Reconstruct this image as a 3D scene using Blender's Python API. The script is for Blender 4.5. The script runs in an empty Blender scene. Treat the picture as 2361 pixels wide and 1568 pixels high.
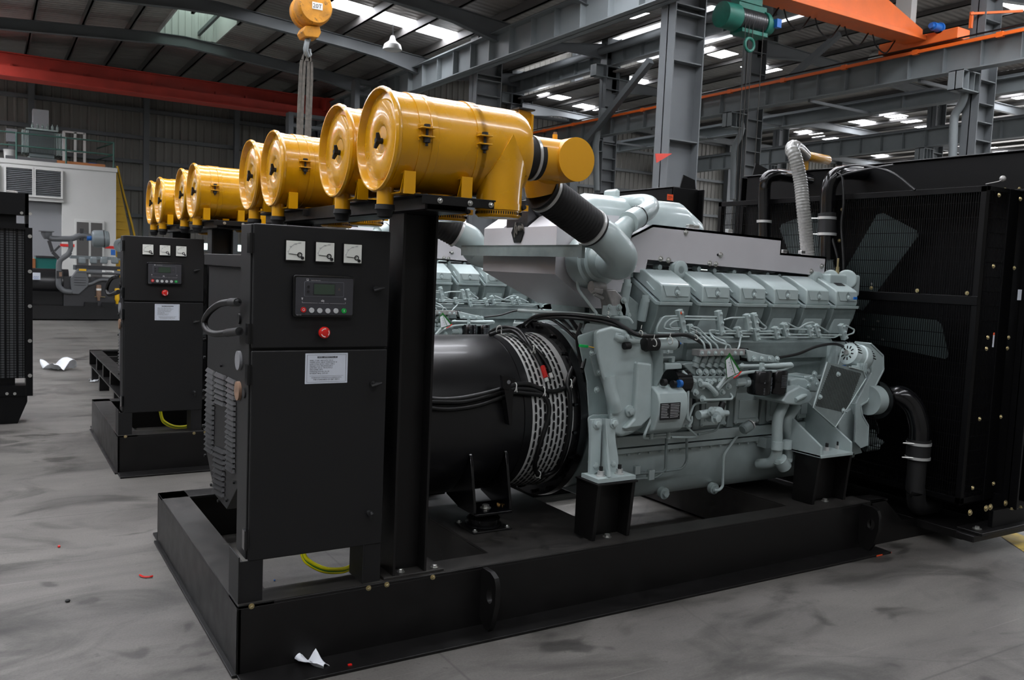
import bpy, bmesh, math, random
from mathutils import Vector, Matrix
random.seed(7)
C = bpy.context.scene.collection
PI = math.pi

# ------------------------------------------------------------------ camera numbers (surveyed from the photograph)
YAW, PITCH, ROLL, FPX, CAMH = 0.55225287, 0.08082551, 0.04214473, 1975.88, 1.7
_f = Vector((math.sin(YAW)*math.cos(PITCH), math.cos(YAW)*math.cos(PITCH), -math.sin(PITCH)))
_r0 = Vector((math.cos(YAW), -math.sin(YAW), 0)); _u0 = _r0.cross(_f)
_r = _r0*math.cos(ROLL) + _u0*math.sin(ROLL)
_u = -_r0*math.sin(ROLL) + _u0*math.cos(ROLL)
EYE = Vector((0, 0, CAMH))
def P(px, py, x=None, y=None, z=None):
    """a point read off the photograph (2361x1568), lying on the real plane x=, y= or z="""
    d = _r*(px-1180.5) - _u*(py-784) + _f*FPX
    if x is not None: t = x/d.x
    elif y is not None: t = y/d.y
    else: t = (z-CAMH)/d.z
    return EYE + d*t
def PC(px, py, cy, cz, R):
    """a point read off the photograph, lying on a cylinder along x (axis y=cy z=cz, radius R); nearest hit, else the closest approach"""
    d = _r*(px-1180.5) - _u*(py-784) + _f*FPX
    a = d.y**2+d.z**2; b = 2*(-cy*d.y+(CAMH-cz)*d.z); c = cy**2+(CAMH-cz)**2-R*R
    D = b*b-4*a*c
    t = (-b-math.sqrt(D))/(2*a) if D > 0 else -b/(2*a)
    return EYE + d*t

# ------------------------------------------------------------------ materials
def lin(c):
    c = c/255
    return c/12.92 if c <= 0.04045 else ((c+0.055)/1.055)**2.4
def rgb(r, g, b): return (lin(r), lin(g), lin(b), 1)
MATS = {}
def mat(name, col, rough=0.5, metal=0.0, coat=0.0, noise=0.0, nscale=20, bump=0.0, bscale=200, spec=0.5, emit=None, estr=0, alpha=1, trans=0):
    m = bpy.data.materials.new(name); m.use_nodes = True
    nt = m.node_tree; b = nt.nodes['Principled BSDF']
    b.inputs['Base Color'].default_value = rgb(*col)
    b.inputs['Roughness'].default_value = rough
    b.inputs['Metallic'].default_value = metal
    b.inputs['Coat Weight'].default_value = coat
    b.inputs['Coat Roughness'].default_value = 0.08
    b.inputs['Specular IOR Level'].default_value = spec
    b.inputs['Transmission Weight'].default_value = trans
    b.inputs['Alpha'].default_value = alpha
    if emit:
        b.inputs['Emission Color'].default_value = rgb(*emit); b.inputs['Emission Strength'].default_value = estr
    if noise or bump:
        tc = nt.nodes.new('ShaderNodeTexCoord')
    if noise:
        n = nt.nodes.new('ShaderNodeTexNoise'); n.inputs['Scale'].default_value = nscale; n.inputs['Detail'].default_value = 6
        nt.links.new(tc.outputs['Object'], n.inputs['Vector'])
        mr = nt.nodes.new('ShaderNodeMapRange'); mr.inputs['From Min'].default_value = 0.3; mr.inputs['From Max'].default_value = 0.7
        mr.inputs['To Min'].default_value = 1-noise; mr.inputs['To Max'].default_value = 1+noise
        nt.links.new(n.outputs['Fac'], mr.inputs['Value'])
        mx = nt.nodes.new('ShaderNodeMix'); mx.data_type = 'RGBA'; mx.blend_type = 'MULTIPLY'; mx.inputs['Factor'].default_value = 1
        mx.inputs['A'].default_value = rgb(*col)
        nt.links.new(mr.outputs['Result'], mx.inputs['B'])
        nt.links.new(mx.outputs['Result'], b.inputs['Base Color'])
        mr2 = nt.nodes.new('ShaderNodeMapRange'); mr2.inputs['To Min'].default_value = max(0, rough-0.12); mr2.inputs['To Max'].default_value = min(1, rough+0.12)
        nt.links.new(n.outputs['Fac'], mr2.inputs['Value']); nt.links.new(mr2.outputs['Result'], b.inputs['Roughness'])
    if bump:
        n2 = nt.nodes.new('ShaderNodeTexNoise'); n2.inputs['Scale'].default_value = bscale; n2.inputs['Detail'].default_value = 3
        nt.links.new(tc.outputs['Object'], n2.inputs['Vector'])
        bp = nt.nodes.new('ShaderNodeBump'); bp.inputs['Strength'].default_value = bump; bp.inputs['Distance'].default_value = 0.002
        nt.links.new(n2.outputs['Fac'], bp.inputs['Height']); nt.links.new(bp.outputs['Normal'], b.inputs['Normal'])
    MATS[name] = m
    return m
M = MATS
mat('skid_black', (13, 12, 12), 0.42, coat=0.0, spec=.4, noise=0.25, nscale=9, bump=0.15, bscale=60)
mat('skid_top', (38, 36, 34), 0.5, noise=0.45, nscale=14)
mat('cabinet_black', (19, 19, 20), 0.5, spec=.4, bump=0.25, bscale=500)
mat('gloss_black', (9, 9, 11), 0.2, coat=0.3, spec=.45)
mat('barrel_black', (20, 20, 22), 0.34, coat=0.1, noise=0.1, nscale=5)
mat('rubber', (13, 13, 14), 0.65, bump=0.3, bscale=300)
mat('cable_black', (12, 12, 13), 0.4)
mat('rad_black', (5, 5, 6), 0.45, spec=.18)
mat('core_dark', (12, 12, 13), 0.8)
mat('fan_grey', (78, 90, 90), 0.5)
mat('filter_yellow', (210, 150, 3), 0.28, coat=0.5, noise=0.04, nscale=6)
mat('filter_yellow_flat', (224, 160, 24), 0.4, coat=0.3)
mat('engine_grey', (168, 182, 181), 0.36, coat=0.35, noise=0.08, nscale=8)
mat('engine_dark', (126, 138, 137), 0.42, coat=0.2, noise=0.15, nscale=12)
mat('engine_pipe', (176, 190, 189), 0.38, coat=0.3)
mat('sheet_silver', (202, 200, 203), 0.42, metal=0.2, noise=0.04, nscale=4)
mat('alu_cast', (170, 168, 166), 0.45, metal=0.5, noise=0.15, nscale=30)
mat('grille_light', (205, 206, 204), 0.45)
mat('void', (5, 5, 6), 0.9)
mat('zinc', (200, 200, 196), 0.28, metal=0.9)
mat('zinc_yellow', (176, 162, 122), 0.35, metal=0.8)
mat('stainless', (205, 206, 204), 0.3, metal=0.55)
mat('white_plastic', (225, 226, 222), 0.45)
mat('dial_white', (226, 228, 220), 0.4)
mat('label_white', (205, 211, 220), 0.4)
mat('ink', (18, 18, 20), 0.6)
mat('ink_grey', (120, 124, 130), 0.6)
mat('module_face', (56, 56, 60), 0.45)
mat('screen_green', (58, 72, 60), 0.25)
mat('print_white', (205, 205, 205), 0.5)
mat('red', (205, 30, 24), 0.35, coat=0.4)
mat('green_btn', (10, 160, 62), 0.4)
mat('btn_grey', (190, 192, 192), 0.4)
mat('orange_sticker', (240, 84, 30), 0.5)
mat('blue', (30, 100, 180), 0.4)
mat('connector_green', (20, 190, 90), 0.4)
mat('earth_yellow', (222, 214, 12), 0.4)
mat('earth_green', (30, 110, 40), 0.4)
mat('tie_white', (215, 215, 210), 0.5)
mat('crane_orange', (232, 112, 50), 0.45, noise=0.08, nscale=3)
mat('crane_red', (206, 70, 58), 0.5, noise=0.12, nscale=2)
mat('rail_orange', (232, 104, 32), 0.45)
mat('hoist_green', (22, 104, 88), 0.5, noise=0.25, nscale=5)
mat('hook_yellow', (198, 134, 30), 0.5, noise=0.3, nscale=8)
mat('steel_grey', (100, 104, 106), 0.55, noise=0.1, nscale=1.5)
mat('steel_light', (124, 130, 132), 0.55, noise=0.1, nscale=1.5)
mat('purlin', (96, 94, 92), 0.6)
mat('rope', (48, 46, 42), 0.7, noise=0.3, nscale=40)
mat('sling', (84, 80, 74), 0.8, noise=0.3, nscale=30)
mat('office_white', (196, 196, 192), 0.75, noise=0.04, nscale=1.2)
mat('shutter_grey', (128, 129, 132), 0.5)
mat('louver_dark', (78, 76, 74), 0.6)
mat('stair_yellow', (190, 150, 14), 0.55, noise=0.1, nscale=5)
mat('rail_green', (62, 98, 88), 0.5)
mat('transformer', (176, 192, 188), 0.5)
mat('transformer_dark', (118, 128, 128), 0.6)
mat('cardboard', (168, 108, 66), 0.8)
mat('set_grey', (92, 94, 96), 0.45, coat=0.2)
mat('set_light', (120, 128, 130), 0.4, coat=0.3)
mat('teal', (16, 120, 112), 0.45)
mat('label_yellow', (226, 176, 20), 0.5)
mat('paper', (205, 208, 212), 0.7)
mat('lamp_white', (225, 225, 222), 0.35)
mat('tape_yellow', (168, 142, 52), 0.7, noise=0.3, nscale=15)
mat('rust', (132, 104, 84), 0.6, noise=0.3, nscale=40)
mat('wrap_dark', (44, 44, 46), 0.35, bump=1.0, bscale=30, coat=0.3)
mat('hose_clear', (128, 128, 124), 0.18, coat=0.4, noise=0.15, nscale=60)
mat('dust_orange', (206, 160, 90), 0.8)
mat('blue_tarp', (40, 110, 190), 0.6)
mat('skylight', (235, 242, 255), 0.5, emit=(246, 248, 255), estr=20)
mat('window_glow', (225, 240, 235), 0.5, emit=(215, 240, 232), estr=3.0)
mat('side_glow', (225, 235, 240), 0.5, emit=(246, 246, 248), estr=8.0)
mat('roof_sheet', (168, 163, 158), 0.42)
mat('wall_sheet', (124, 122, 116), 0.55)

def scuffs(m, col, scale, lo, hi):   # bare scratches and chips with a shape of their own
    nt = m.node_tree; b = nt.nodes['Principled BSDF']; src = b.inputs['Base Color'].links[0].from_socket
    tc = nt.nodes.new('ShaderNodeTexCoord'); n = nt.nodes.new('ShaderNodeTexNoise'); n.inputs['Scale'].default_value = scale; n.inputs['Detail'].default_value = 8; n.inputs['Roughness'].default_value = .75; n.inputs['Distortion'].default_value = 1.5
    nt.links.new(tc.outputs['Object'], n.inputs['Vector'])
    r = nt.nodes.new('ShaderNodeMapRange'); r.inputs['From Min'].default_value = lo; r.inputs['From Max'].default_value = hi; nt.links.new(n.outputs['Fac'], r.inputs['Value'])
    mx = nt.nodes.new('ShaderNodeMix'); mx.data_type = 'RGBA'; mx.inputs['B'].default_value = rgb(*col)
    nt.links.new(r.outputs['Result'], mx.inputs['Factor']); nt.links.new(src, mx.inputs['A']); nt.links.new(mx.outputs['Result'], b.inputs['Base Color'])
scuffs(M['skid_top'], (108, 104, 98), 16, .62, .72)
scuffs(M['hook_yellow'], (88, 62, 30), 14, .56, .66)
def sheet_texture(m, axis, scale):   # fine ribs of profiled sheeting, as relief only
    nt = m.node_tree; b = nt.nodes['Principled BSDF']
    tc = nt.nodes.new('ShaderNodeTexCoord'); w = nt.nodes.new('ShaderNodeTexWave')
    w.wave_type = 'BANDS'; w.bands_direction = axis; w.inputs['Scale'].default_value = scale; w.inputs['Distortion'].default_value = 0
    bp = nt.nodes.new('ShaderNodeBump'); bp.inputs['Strength'].default_value = 0.6; bp.inputs['Distance'].default_value = 0.03
    nt.links.new(tc.outputs['Object'], w.inputs['Vector']); nt.links.new(w.outputs['Fac'], bp.inputs['Height'])
    nt.links.new(bp.outputs['Normal'], b.inputs['Normal'])
    n = nt.nodes.new('ShaderNodeTexNoise'); n.inputs['Scale'].default_value = 0.8; n.inputs['Detail'].default_value = 5
    mp = nt.nodes.new('ShaderNodeMapping'); mp.inputs['Scale'].default_value = (1, 4, 1) if axis == 'Y' else (4, 1, 1)
    nt.links.new(tc.outputs['Object'], mp.inputs['Vector']); nt.links.new(mp.outputs['Vector'], n.inputs['Vector'])
    cr = nt.nodes.new('ShaderNodeMapRange'); cr.inputs['From Min'].default_value = .3; cr.inputs['From Max'].default_value = .7
    cr.inputs['To Min'].default_value = 0.86; cr.inputs['To Max'].default_value = 1.1
    mx = nt.nodes.new('ShaderNodeMix'); mx.data_type = 'RGBA'; mx.blend_type = 'MULTIPLY'; mx.inputs['Factor'].default_value = 1
    mx.inputs['A'].default_value = b.inputs['Base Color'].default_value
    nt.links.new(n.outputs['Fac'], cr.inputs['Value']); nt.links.new(cr.outputs['Result'], mx.inputs['B']); nt.links.new(mx.outputs['Result'], b.inputs['Base Color'])
sheet_texture(M['roof_sheet'], 'Y', 1.6)
M['roof_sheet'].node_tree.nodes['Principled BSDF'].inputs['Metallic'].default_value = 0.35

def floor_material():
    m = bpy.data.materials.new('concrete_floor'); m.use_nodes = True
    nt = m.node_tree; b = nt.nodes['Principled BSDF']; L = nt.links
    tc = nt.nodes.new('ShaderNodeTexCoord')
    def noise(scale, detail=6, stretch=None, dist=0, rough=0.6):
        n = nt.nodes.new('ShaderNodeTexNoise'); n.inputs['Scale'].default_value = scale; n.inputs['Detail'].default_value = detail
        n.inputs['Distortion'].default_value = dist; n.inputs['Roughness'].default_value = rough
        if stretch:
            mp = nt.nodes.new('ShaderNodeMapping'); mp.inputs['Scale'].default_value = stretch[:3]; mp.inputs['Rotation'].default_value = (0, 0, stretch[3] if len(stretch) > 3 else 0)
            L.new(tc.outputs['Object'], mp.inputs['Vector']); L.new(mp.outputs['Vector'], n.inputs['Vector'])
        else: L.new(tc.outputs['Object'], n.inputs['Vector'])
        return n.outputs['Fac']
    def ramp(src, stops):
        r = nt.nodes.new('ShaderNodeValToRGB'); e = r.color_ramp.elements
        e[0].position, e[0].color = stops[0][0], rgb(*stops[0][1]); e[1].position, e[1].color = stops[1][0], rgb(*stops[1][1])
        for p, c in stops[2:]:
            k = e.new(p); k.color = rgb(*c)
        L.new(src, r.inputs['Fac']); return r.outputs['Color']
    def mix(a, bb, fac, mode='MULTIPLY'):
        x = nt.nodes.new('ShaderNodeMix'); x.data_type = 'RGBA'; x.blend_type = mode
        if isinstance(fac, float): x.inputs['Factor'].default_value = fac
        else: L.new(fac, x.inputs['Factor'])
        L.new(a, x.inputs['A'])
        if isinstance(bb, tuple): x.inputs['B'].default_value = bb
        else: L.new(bb, x.inputs['B'])
        return x.outputs['Result']
    base = ramp(noise(0.55, 8, dist=0.6), [(0.3, (90, 87, 83)), (0.7, (118, 115, 110))])
    streak = ramp(noise(1.6, 7, (0.35, 2.2, 1, 0.15), 0.8), [(0.42, (255, 255, 255)), (0.75, (200, 200, 201))])
    c = mix(base, streak, 0.8)
    stain = ramp(noise(1.15, 6, (1.0, 1.6, 1), 1.2), [(0.50, (255, 255, 255)), (0.66, (132, 131, 130))])
    c = mix(c, stain, 0.75)
    oil = ramp(noise(1.3, 3, (1.0, 1.25, 1, .4), 0.6), [(0.60, (255, 255, 255)), (0.64, (150, 149, 148))])
    c = mix(c, oil, 0.8)
    spots = ramp(noise(22, 4), [(0.64, (255, 255, 255)), (0.72, (150, 150, 150))])
    c = mix(c, spots, 0.5)
    fine = ramp(noise(90, 4), [(0.3, (225, 225, 225)), (0.7, (255, 255, 255))])
    c = mix(c, fine, 1.0)
    scr = ramp(noise(5, 3, (0.25, 7, 1, -0.1), 0.3), [(0.66, (0, 0, 0)), (0.74, (255, 255, 255))])
    c = mix(c, rgb(178, 175, 170), scr, 'MIX') if False else c
    light = nt.nodes.new('ShaderNodeMath'); light.operation = 'MULTIPLY'; L.new(scr, light.inputs[0]); light.inputs[1].default_value = 0.14
    c = mix(c, rgb(178, 175, 170), light.outputs[0], 'MIX')
    # hairline cracks and saw joints
    vor = nt.nodes.new('ShaderNodeTexVoronoi'); vor.feature = 'DISTANCE_TO_EDGE'; vor.inputs['Scale'].default_value = 0.33
    mp = nt.nodes.new('ShaderNodeMapping'); wn = nt.nodes.new('ShaderNodeTexNoise'); wn.inputs['Scale'].default_value = 2.5
    va = nt.nodes.new('ShaderNodeVectorMath'); va.operation = 'MULTIPLY_ADD'; va.inputs[1].default_value = (0.12, 0.12, 0)
    L.new(tc.outputs['Object'], wn.inputs['Vector']); L.new(wn.outputs['Color'], va.inputs[0]); L.new(tc.outputs['Object'], va.inputs[2])
    L.new(va.outputs['Vector'], vor.inputs['Vector'])
    crk = nt.nodes.new('ShaderNodeMapRange'); crk.inputs['From Min'].default_value = 0.0015; crk.inputs['From Max'].default_value = 0.0035
    crk.inputs['To Min'].default_value = 0.28; crk.inputs['To Max'].default_value = 0.0
    L.new(vor.outputs['Distance'], crk.inputs['Value'])
    c = mix(c, rgb(58, 56, 54), crk.outputs['Result'], 'MIX')
    sep = nt.nodes.new('ShaderNodeSeparateXYZ'); L.new(tc.outputs['Object'], sep.inputs[0])
    for ax, off, per in (('Y', 1.9, 4.0), ('X', 0.3, 6.0)):
        ad = nt.nodes.new('ShaderNodeMath'); ad.operation = 'ADD'; L.new(sep.outputs[ax], ad.inputs[0]); ad.inputs[1].default_value = off+400
        md = nt.nodes.new('ShaderNodeMath'); md.operation = 'PINGPONG'; L.new(ad.outputs[0], md.inputs[0]); md.inputs[1].default_value = per/2
        mr = nt.nodes.new('ShaderNodeMapRange'); mr.inputs['From Min'].default_value = 0.002; mr.inputs['From Max'].default_value = 0.009
        mr.inputs['To Min'].default_value = 0.55; mr.inputs['To Max'].default_value = 0; L.new(md.outputs[0], mr.inputs['Value'])
        c = mix(c, rgb(50, 48, 46), mr.outputs['Result'], 'MIX')
    L.new(c, b.inputs['Base Color'])
    rr = nt.nodes.new('ShaderNodeMapRange'); rr.inputs['To Min'].default_value = 0.38; rr.inputs['To Max'].default_value = 0.62
    L.new(noise(1.6, 6), rr.inputs['Value']); L.new(rr.outputs['Result'], b.inputs['Roughness'])
    bp = nt.nodes.new('ShaderNodeBump'); bp.inputs['Strength'].default_value = 0.25; bp.inputs['Distance'].default_value = 0.004
    L.new(noise(60, 5), bp.inputs['Height']); L.new(bp.outputs['Normal'], b.inputs['Normal'])
    return m
M['floor'] = floor_material()

# ------------------------------------------------------------------ mesh builder
def V(*a): return Vector(a)
def catmull(pts, k=8):
    pts = [Vector(p) for p in pts]; out = []
    for i in range(len(pts)-1):
        p0 = pts[i-1] if i else pts[0]*2-pts[1]
        p1, p2 = pts[i], pts[i+1]
        p3 = pts[i+2] if i+2 < len(pts) else p2*2-p1
        for j in range(k):
            t = j/k
            out.append(0.5*((2*p1)+(-p0+p2)*t+(2*p0-5*p1+4*p2-p3)*t*t+(-p0+3*p1-3*p2+p3)*t**3))
    out.append(pts[-1]); return out
def bend(pts, r=0.02, n=4):
    pts = [Vector(p) for p in pts]; out = [pts[0]]
    for i in range(1, len(pts)-1):
        a, b, c = pts[i-1], pts[i], pts[i+1]
        d1, d2 = (a-b), (c-b)
        rr = min(r, d1.length*0.45, d2.length*0.45)
        if rr < 1e-5: out.append(b); continue
        s, e = b+d1.normalized()*rr, b+d2.normalized()*rr
        for j in range(n+1):
            t = j/n; out.append(s*(1-t)**2+b*2*t*(1-t)+e*t*t)
    out.append(pts[-1]); return out
def basis(d):
    d = Vector(d).normalized()
    a = Vector((0, 0, 1)) if abs(d.z) < 0.9 else Vector((1, 0, 0))
    u = d.cross(a).normalized(); return d, u, d.cross(u).normalized()
class MB:
    def __init__(s): s.v = []; s.f = []; s.mi = []; s.cur = 0; s.marks = []; s.inb = False; s.mixed = False
    def add(s, vs, fs):
        if not s.inb: s.mixed = True
        o = len(s.v); s.v += [Vector(v) for v in vs]
        for f in fs: s.f.append([i+o for i in f]); s.mi.append(s.cur)
        return s
    def box(s, x0, x1, y0, y1, z0, z1):
        if x0 > x1: x0, x1 = x1, x0
        if y0 > y1: y0, y1 = y1, y0
        if z0 > z1: z0, z1 = z1, z0
        vs = [(x, y, z) for z in (z0, z1) for y in (y0, y1) for x in (x0, x1)]
        return s.add(vs, [(0, 2, 3, 1), (4, 5, 7, 6), (0, 1, 5, 4), (2, 6, 7, 3), (0, 4, 6, 2), (1, 3, 7, 5)])
    def hexa(s, lo, hi):   # lo, hi: four points each, same winding
        vs = list(lo)+list(hi)
        return s.add(vs, [(3, 2, 1, 0), (4, 5, 6, 7), (0, 1, 5, 4), (1, 2, 6, 5), (2, 3, 7, 6), (3, 0, 4, 7)])
    def bar(s, a, b, w, h, up=None):   # rectangular bar between two points
        a, b = Vector(a), Vector(b); d = (b-a).normalized()
        up = Vector(up) if up else (Vector((0, 0, 1)) if abs(d.z) < 0.9 else Vector((0, 1, 0)))
        u = d.cross(up).normalized()*w/2; v = u.cross(d).normalized()*h/2
        return s.hexa([a-u-v, a+u-v, a+u+v, a-u+v], [b-u-v, b+u-v, b+u+v, b-u+v])
    def prism(s, poly, axis, a, b):   # 2-d outline extruded along an axis; poly in the other two coordinates, in xyz order
        def mk(p, t):
            return {'x': (t, p[0], p[1]), 'y': (p[0], t, p[1]), 'z': (p[0], p[1], t)}[axis]
        n = len(poly); vs = [mk(p, a) for p in poly]+[mk(p, b) for p in poly]
        fs = [list(range(n))[::-1], list(range(n, 2*n))]+[(i, (i+1) % n, n+(i+1) % n, n+i) for i in range(n)]
        return s.add(vs, fs)
    def slab(s, pts, n):   # polygon of 3-d points given thickness vector n
        k = len(pts); n = Vector(n); vs = [Vector(p) for p in pts]+[Vector(p)+n for p in pts]
        return s.add(vs, [list(range(k)), list(range(k, 2*k))[::-1]]+[(i, k+i, k+(i+1) % k, (i+1) % k) for i in range(k)])
    def cyl(s, a, b, r0, r1=None, n=24, cap=True):
        r1 = r0 if r1 is None else r1
        a, b = Vector(a), Vector(b); d, u, v = basis(b-a)
        vs = [p+(u*math.cos(2*PI*i/n)+v*math.sin(2*PI*i/n))*r for p, r in ((a, r0), (b, r1)) for i in range(n)]
        fs = [(i, n+i, n+(i+1) % n, (i+1) % n) for i in range(n)]
        if cap: fs += [list(range(n)), list(range(n, 2*n))[::-1]]
        return s.add(vs, fs)
    def lathe(s, a, d, prof, n=40, u=None):   # prof: (distance along d, radius)
        a = Vector(a); d, uu, v = basis(d)
        vs = []; fs = []
        for t, r in prof:
            for i in range(n): vs.append(a+d*t+(uu*math.cos(2*PI*i/n)+v*math.sin(2*PI*i/n))*max(r, 1e-4))
        for k in range(len(prof)-1):
            for i in range(n): fs.append((k*n+i, (k+1)*n+i, (k+1)*n+(i+1) % n, k*n+(i+1) % n))
        fs.append(list(range(n))); fs.append(list(range((len(prof)-1)*n, len(prof)*n))[::-1])
        return s.add(vs, fs)
    def tube(s, pts, r, n=12, cap=True):
        pts = [Vector(p) for p in pts]; m = len(pts)
        rs = r if isinstance(r, (list, tuple)) else [r]*m
        d0 = (pts[1]-pts[0]).normalized(); _, u, _v = basis(d0)
        vs = []
        for i, p in enumerate(pts):
            if i == 0: d = pts[1]-pts[0]
            elif i == m-1: d = pts[-1]-pts[-2]
            else: d = (pts[i+1]-p).normalized()+(p-pts[i-1]).normalized()
            d = d.normalized() if d.length > 1e-9 else d0
            u = (u-d*u.dot(d)).normalized(); v = d.cross(u)
            for j in range(n): vs.append(p+(u*math.cos(2*PI*j/n)+v*math.sin(2*PI*j/n))*rs[i])
        fs = [(i*n+j, (i+1)*n+j, (i+1)*n+(j+1) % n, i*n+(j+1) % n) for i in range(m-1) for j in range(n)]
        if cap: fs += [list(range(n)), list(range((m-1)*n, m*n))[::-1]]
        return s.add(vs, fs)
    def bellows(s, pts, r, dr, pitch, n=20):   # ribbed hose
        pts = [Vector(p) for p in pts]; L = [0]
        for a, b in zip(pts, pts[1:]): L.append(L[-1]+(b-a).length)
        k = max(4, int(L[-1]/pitch)*4); out = []; rs = []; seg = 0
        for i in range(k+1):
            t = L[-1]*i/k
            while seg < len(pts)-2 and L[seg+1] < t: seg += 1
            w = (t-L[seg])/max(1e-9, L[seg+1]-L[seg]); out.append(pts[seg].lerp(pts[seg+1], min(1, w)))
            rs.append(r+(dr if i % 4 in (1, 2) else 0))
        return s.tube(out, rs, n)
    def ball(s, c, r, sc=(1, 1, 1), n=16, m=10):
        c = Vector(c); vs = [c+V(0, 0, r*sc[2])]
        for i in range(1, m):
            a = PI*i/m
            for j in range(n):
                b = 2*PI*j/n; vs.append(c+V(r*sc[0]*math.sin(a)*math.cos(b), r*sc[1]*math.sin(a)*math.sin(b), r*sc[2]*math.cos(a)))
        vs.append(c-V(0, 0, r*sc[2])); fs = [(0, 1+j, 1+(j+1) % n) for j in range(n)]
        for i in range(m-2):
            for j in range(n): fs.append((1+i*n+j, 1+(i+1)*n+j, 1+(i+1)*n+(j+1) % n, 1+i*n+(j+1) % n))
        e = len(vs)-1; fs += [(e, 1+(m-2)*n+(j+1) % n, 1+(m-2)*n+j) for j in range(n)]
        return s.add(vs, fs)
    def bolt(s, p, d, r=0.012, h=0.01, washer=True):
        p = Vector(p); d = Vector(d).normalized(); s.marks.append((len(s.v), len(s.f))); s.inb = True
        if washer: s.cyl(p, p+d*0.003, r*1.5, n=16)
        s.cyl(p, p+d*h, r, n=6)
        s.cyl(p+d*h, p+d*(h+0.002), r*0.8, r*0.6, n=6); s.inb = False; return s
    def arcring(s, c, d, R, w, t, a0, a1, n=12, up=None):   # flat ring sector, width w (radial), thickness t along d
        c = Vector(c); d, u, v = basis(d)
        vs = []
        for i in range(n+1):
            a = a0+(a1-a0)*i/n; e = u*math.cos(a)+v*math.sin(a)
            vs += [c+e*(R-w/2), c+e*(R+w/2), c+e*(R+w/2)+d*t, c+e*(R-w/2)+d*t]
        fs = []
        for i in range(n):
            o = i*4
            for k in range(4): fs.append((o+k, o+(k+1) % 4, o+4+(k+1) % 4, o+4+k))
        fs += [(0, 3, 2, 1), (n*4, n*4+1, n*4+2, n*4+3)]
        return s.add(vs, fs)
    def torus(s, c, d, R, r, n=24, m=8):
        c = Vector(c); d, u, v = basis(d)
        vs = []; fs = []
        for i in range(n):
            a = 2*PI*i/n; e = u*math.cos(a)+v*math.sin(a)
            for j in range(m):
                b = 2*PI*j/m; vs.append(c+e*(R+r*math.cos(b))+d*r*math.sin(b))
        for i in range(n):
            for j in range(m): fs.append((i*m+j, ((i+1) % n)*m+j, ((i+1) % n)*m+(j+1) % m, i*m+(j+1) % m))
        return s.add(vs, fs)
    def text(s, txt, o, ud, vd, size, depth=0.0006, align='LEFT', squash=1.0):
        cu = bpy.data.curves.new('t', 'FONT'); cu.body = txt; cu.size = size; cu.align_x = align; cu.resolution_u = 2
        ob = bpy.data.objects.new('t', cu); me = bpy.data.meshes.new_from_object(ob)
        o, ud, vd = Vector(o), Vector(ud).normalized(), Vector(vd).normalized(); nd = ud.cross(vd)
        vs = [o+ud*v.co.x*squash+vd*v.co.y+nd*depth for v in me.vertices]
        s.add(vs, [list(p.vertices) for p in me.polygons])
        bpy.data.meshes.remove(me); bpy.data.objects.remove(ob); bpy.data.curves.remove(cu); return s
    def build(s, name, material, parent=None, bevel=0, seg=2, angle=35, smooth=True, **props):
        if len(s.marks) > 1 and not s.mixed:      # several bolts collected together: each becomes a part of its own
            mk = s.marks+[(len(s.v), len(s.f))]; ob = None
            for (v0, f0), (v1, f1) in zip(mk, mk[1:]):
                q = MB(); q.v = s.v[v0:v1]; q.f = [[i-v0 for i in f] for f in s.f[f0:f1]]; q.mi = [0]*(f1-f0); ob = q.build(name, material, parent, 0)
            return ob
        off = wloc(parent) if parent else Vector((0, 0, 0))
        loc = Vector((0, 0, 0))
        me = bpy.data.meshes.new(name)
        me.from_pydata([tuple(v-off) for v in s.v], [], s.f)
        mm = material if isinstance(material, (list, tuple)) else [material]
        for m_ in mm: me.materials.append(M[m_] if isinstance(m_, str) else m_)
        if len(mm) > 1: me.polygons.foreach_set('material_index', s.mi)
        bm = bmesh.new(); bm.from_mesh(me); bmesh.ops.recalc_face_normals(bm, faces=bm.faces); bm.to_mesh(me); bm.free()
        if smooth:
            me.polygons.foreach_set('use_smooth', [True]*len(me.polygons)); me.set_sharp_from_angle(angle=math.radians(angle))
        me.update()
        ob = bpy.data.objects.new(name, me); C.objects.link(ob)
        if parent: ob.parent = parent
        if bevel:
            md = ob.modifiers.new('bevel', 'BEVEL'); md.width = bevel; md.segments = seg; md.limit_method = 'ANGLE'; md.angle_limit = math.radians(40); md.harden_normals = True
        for k, v in props.items(): ob[k] = v
        return ob
_loc = {}
def wloc(o):
    p = Vector((0, 0, 0))
    while o is not None: p += o.location; o = o.parent
    return p
def tag(o, label=None, cat=None, group=None, kind=None):
    if label: o['label'] = label
    if cat: o['category'] = cat
    if group: o['group'] = group
    if kind: o['kind'] = kind
    return o
def thing(name, label, cat, loc=(0, 0, 0), group=None, kind=None):
    o = bpy.data.objects.new(name, None); C.objects.link(o); o.location = loc; o.empty_display_size = 0.1
    return tag(o, label, cat, group, kind)
def copy_tree(o, parent=None):
    c = o.copy(); C.objects.link(c)
    if parent is not None: c.parent = parent
    for ch in list(o.children): copy_tree(ch, c)
    return c
def dup(o, dx, dy, label, dz=0, group=None):
    c = copy_tree(o); c.location = o.location+Vector((dx, dy, dz)); c['label'] = label
    if group: c['group'] = group
    return c
# ================================================================== THE BUILDING
XA, XB, XC, XD = 10.08, 18.9, 27.8, 38.0          # the crane column rows
YC = [4.5, 11.27, 18.03, 24.8, 31.2]              # column spacing along the hall
YBACK = 31.6
fl = MB().box(-14, 50, -10, YBACK+.3, -.2, 0).build('floor', 'floor', smooth=False); tag(fl, 'grey polished concrete workshop floor with stains and joints', 'floor', kind='structure')

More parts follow.
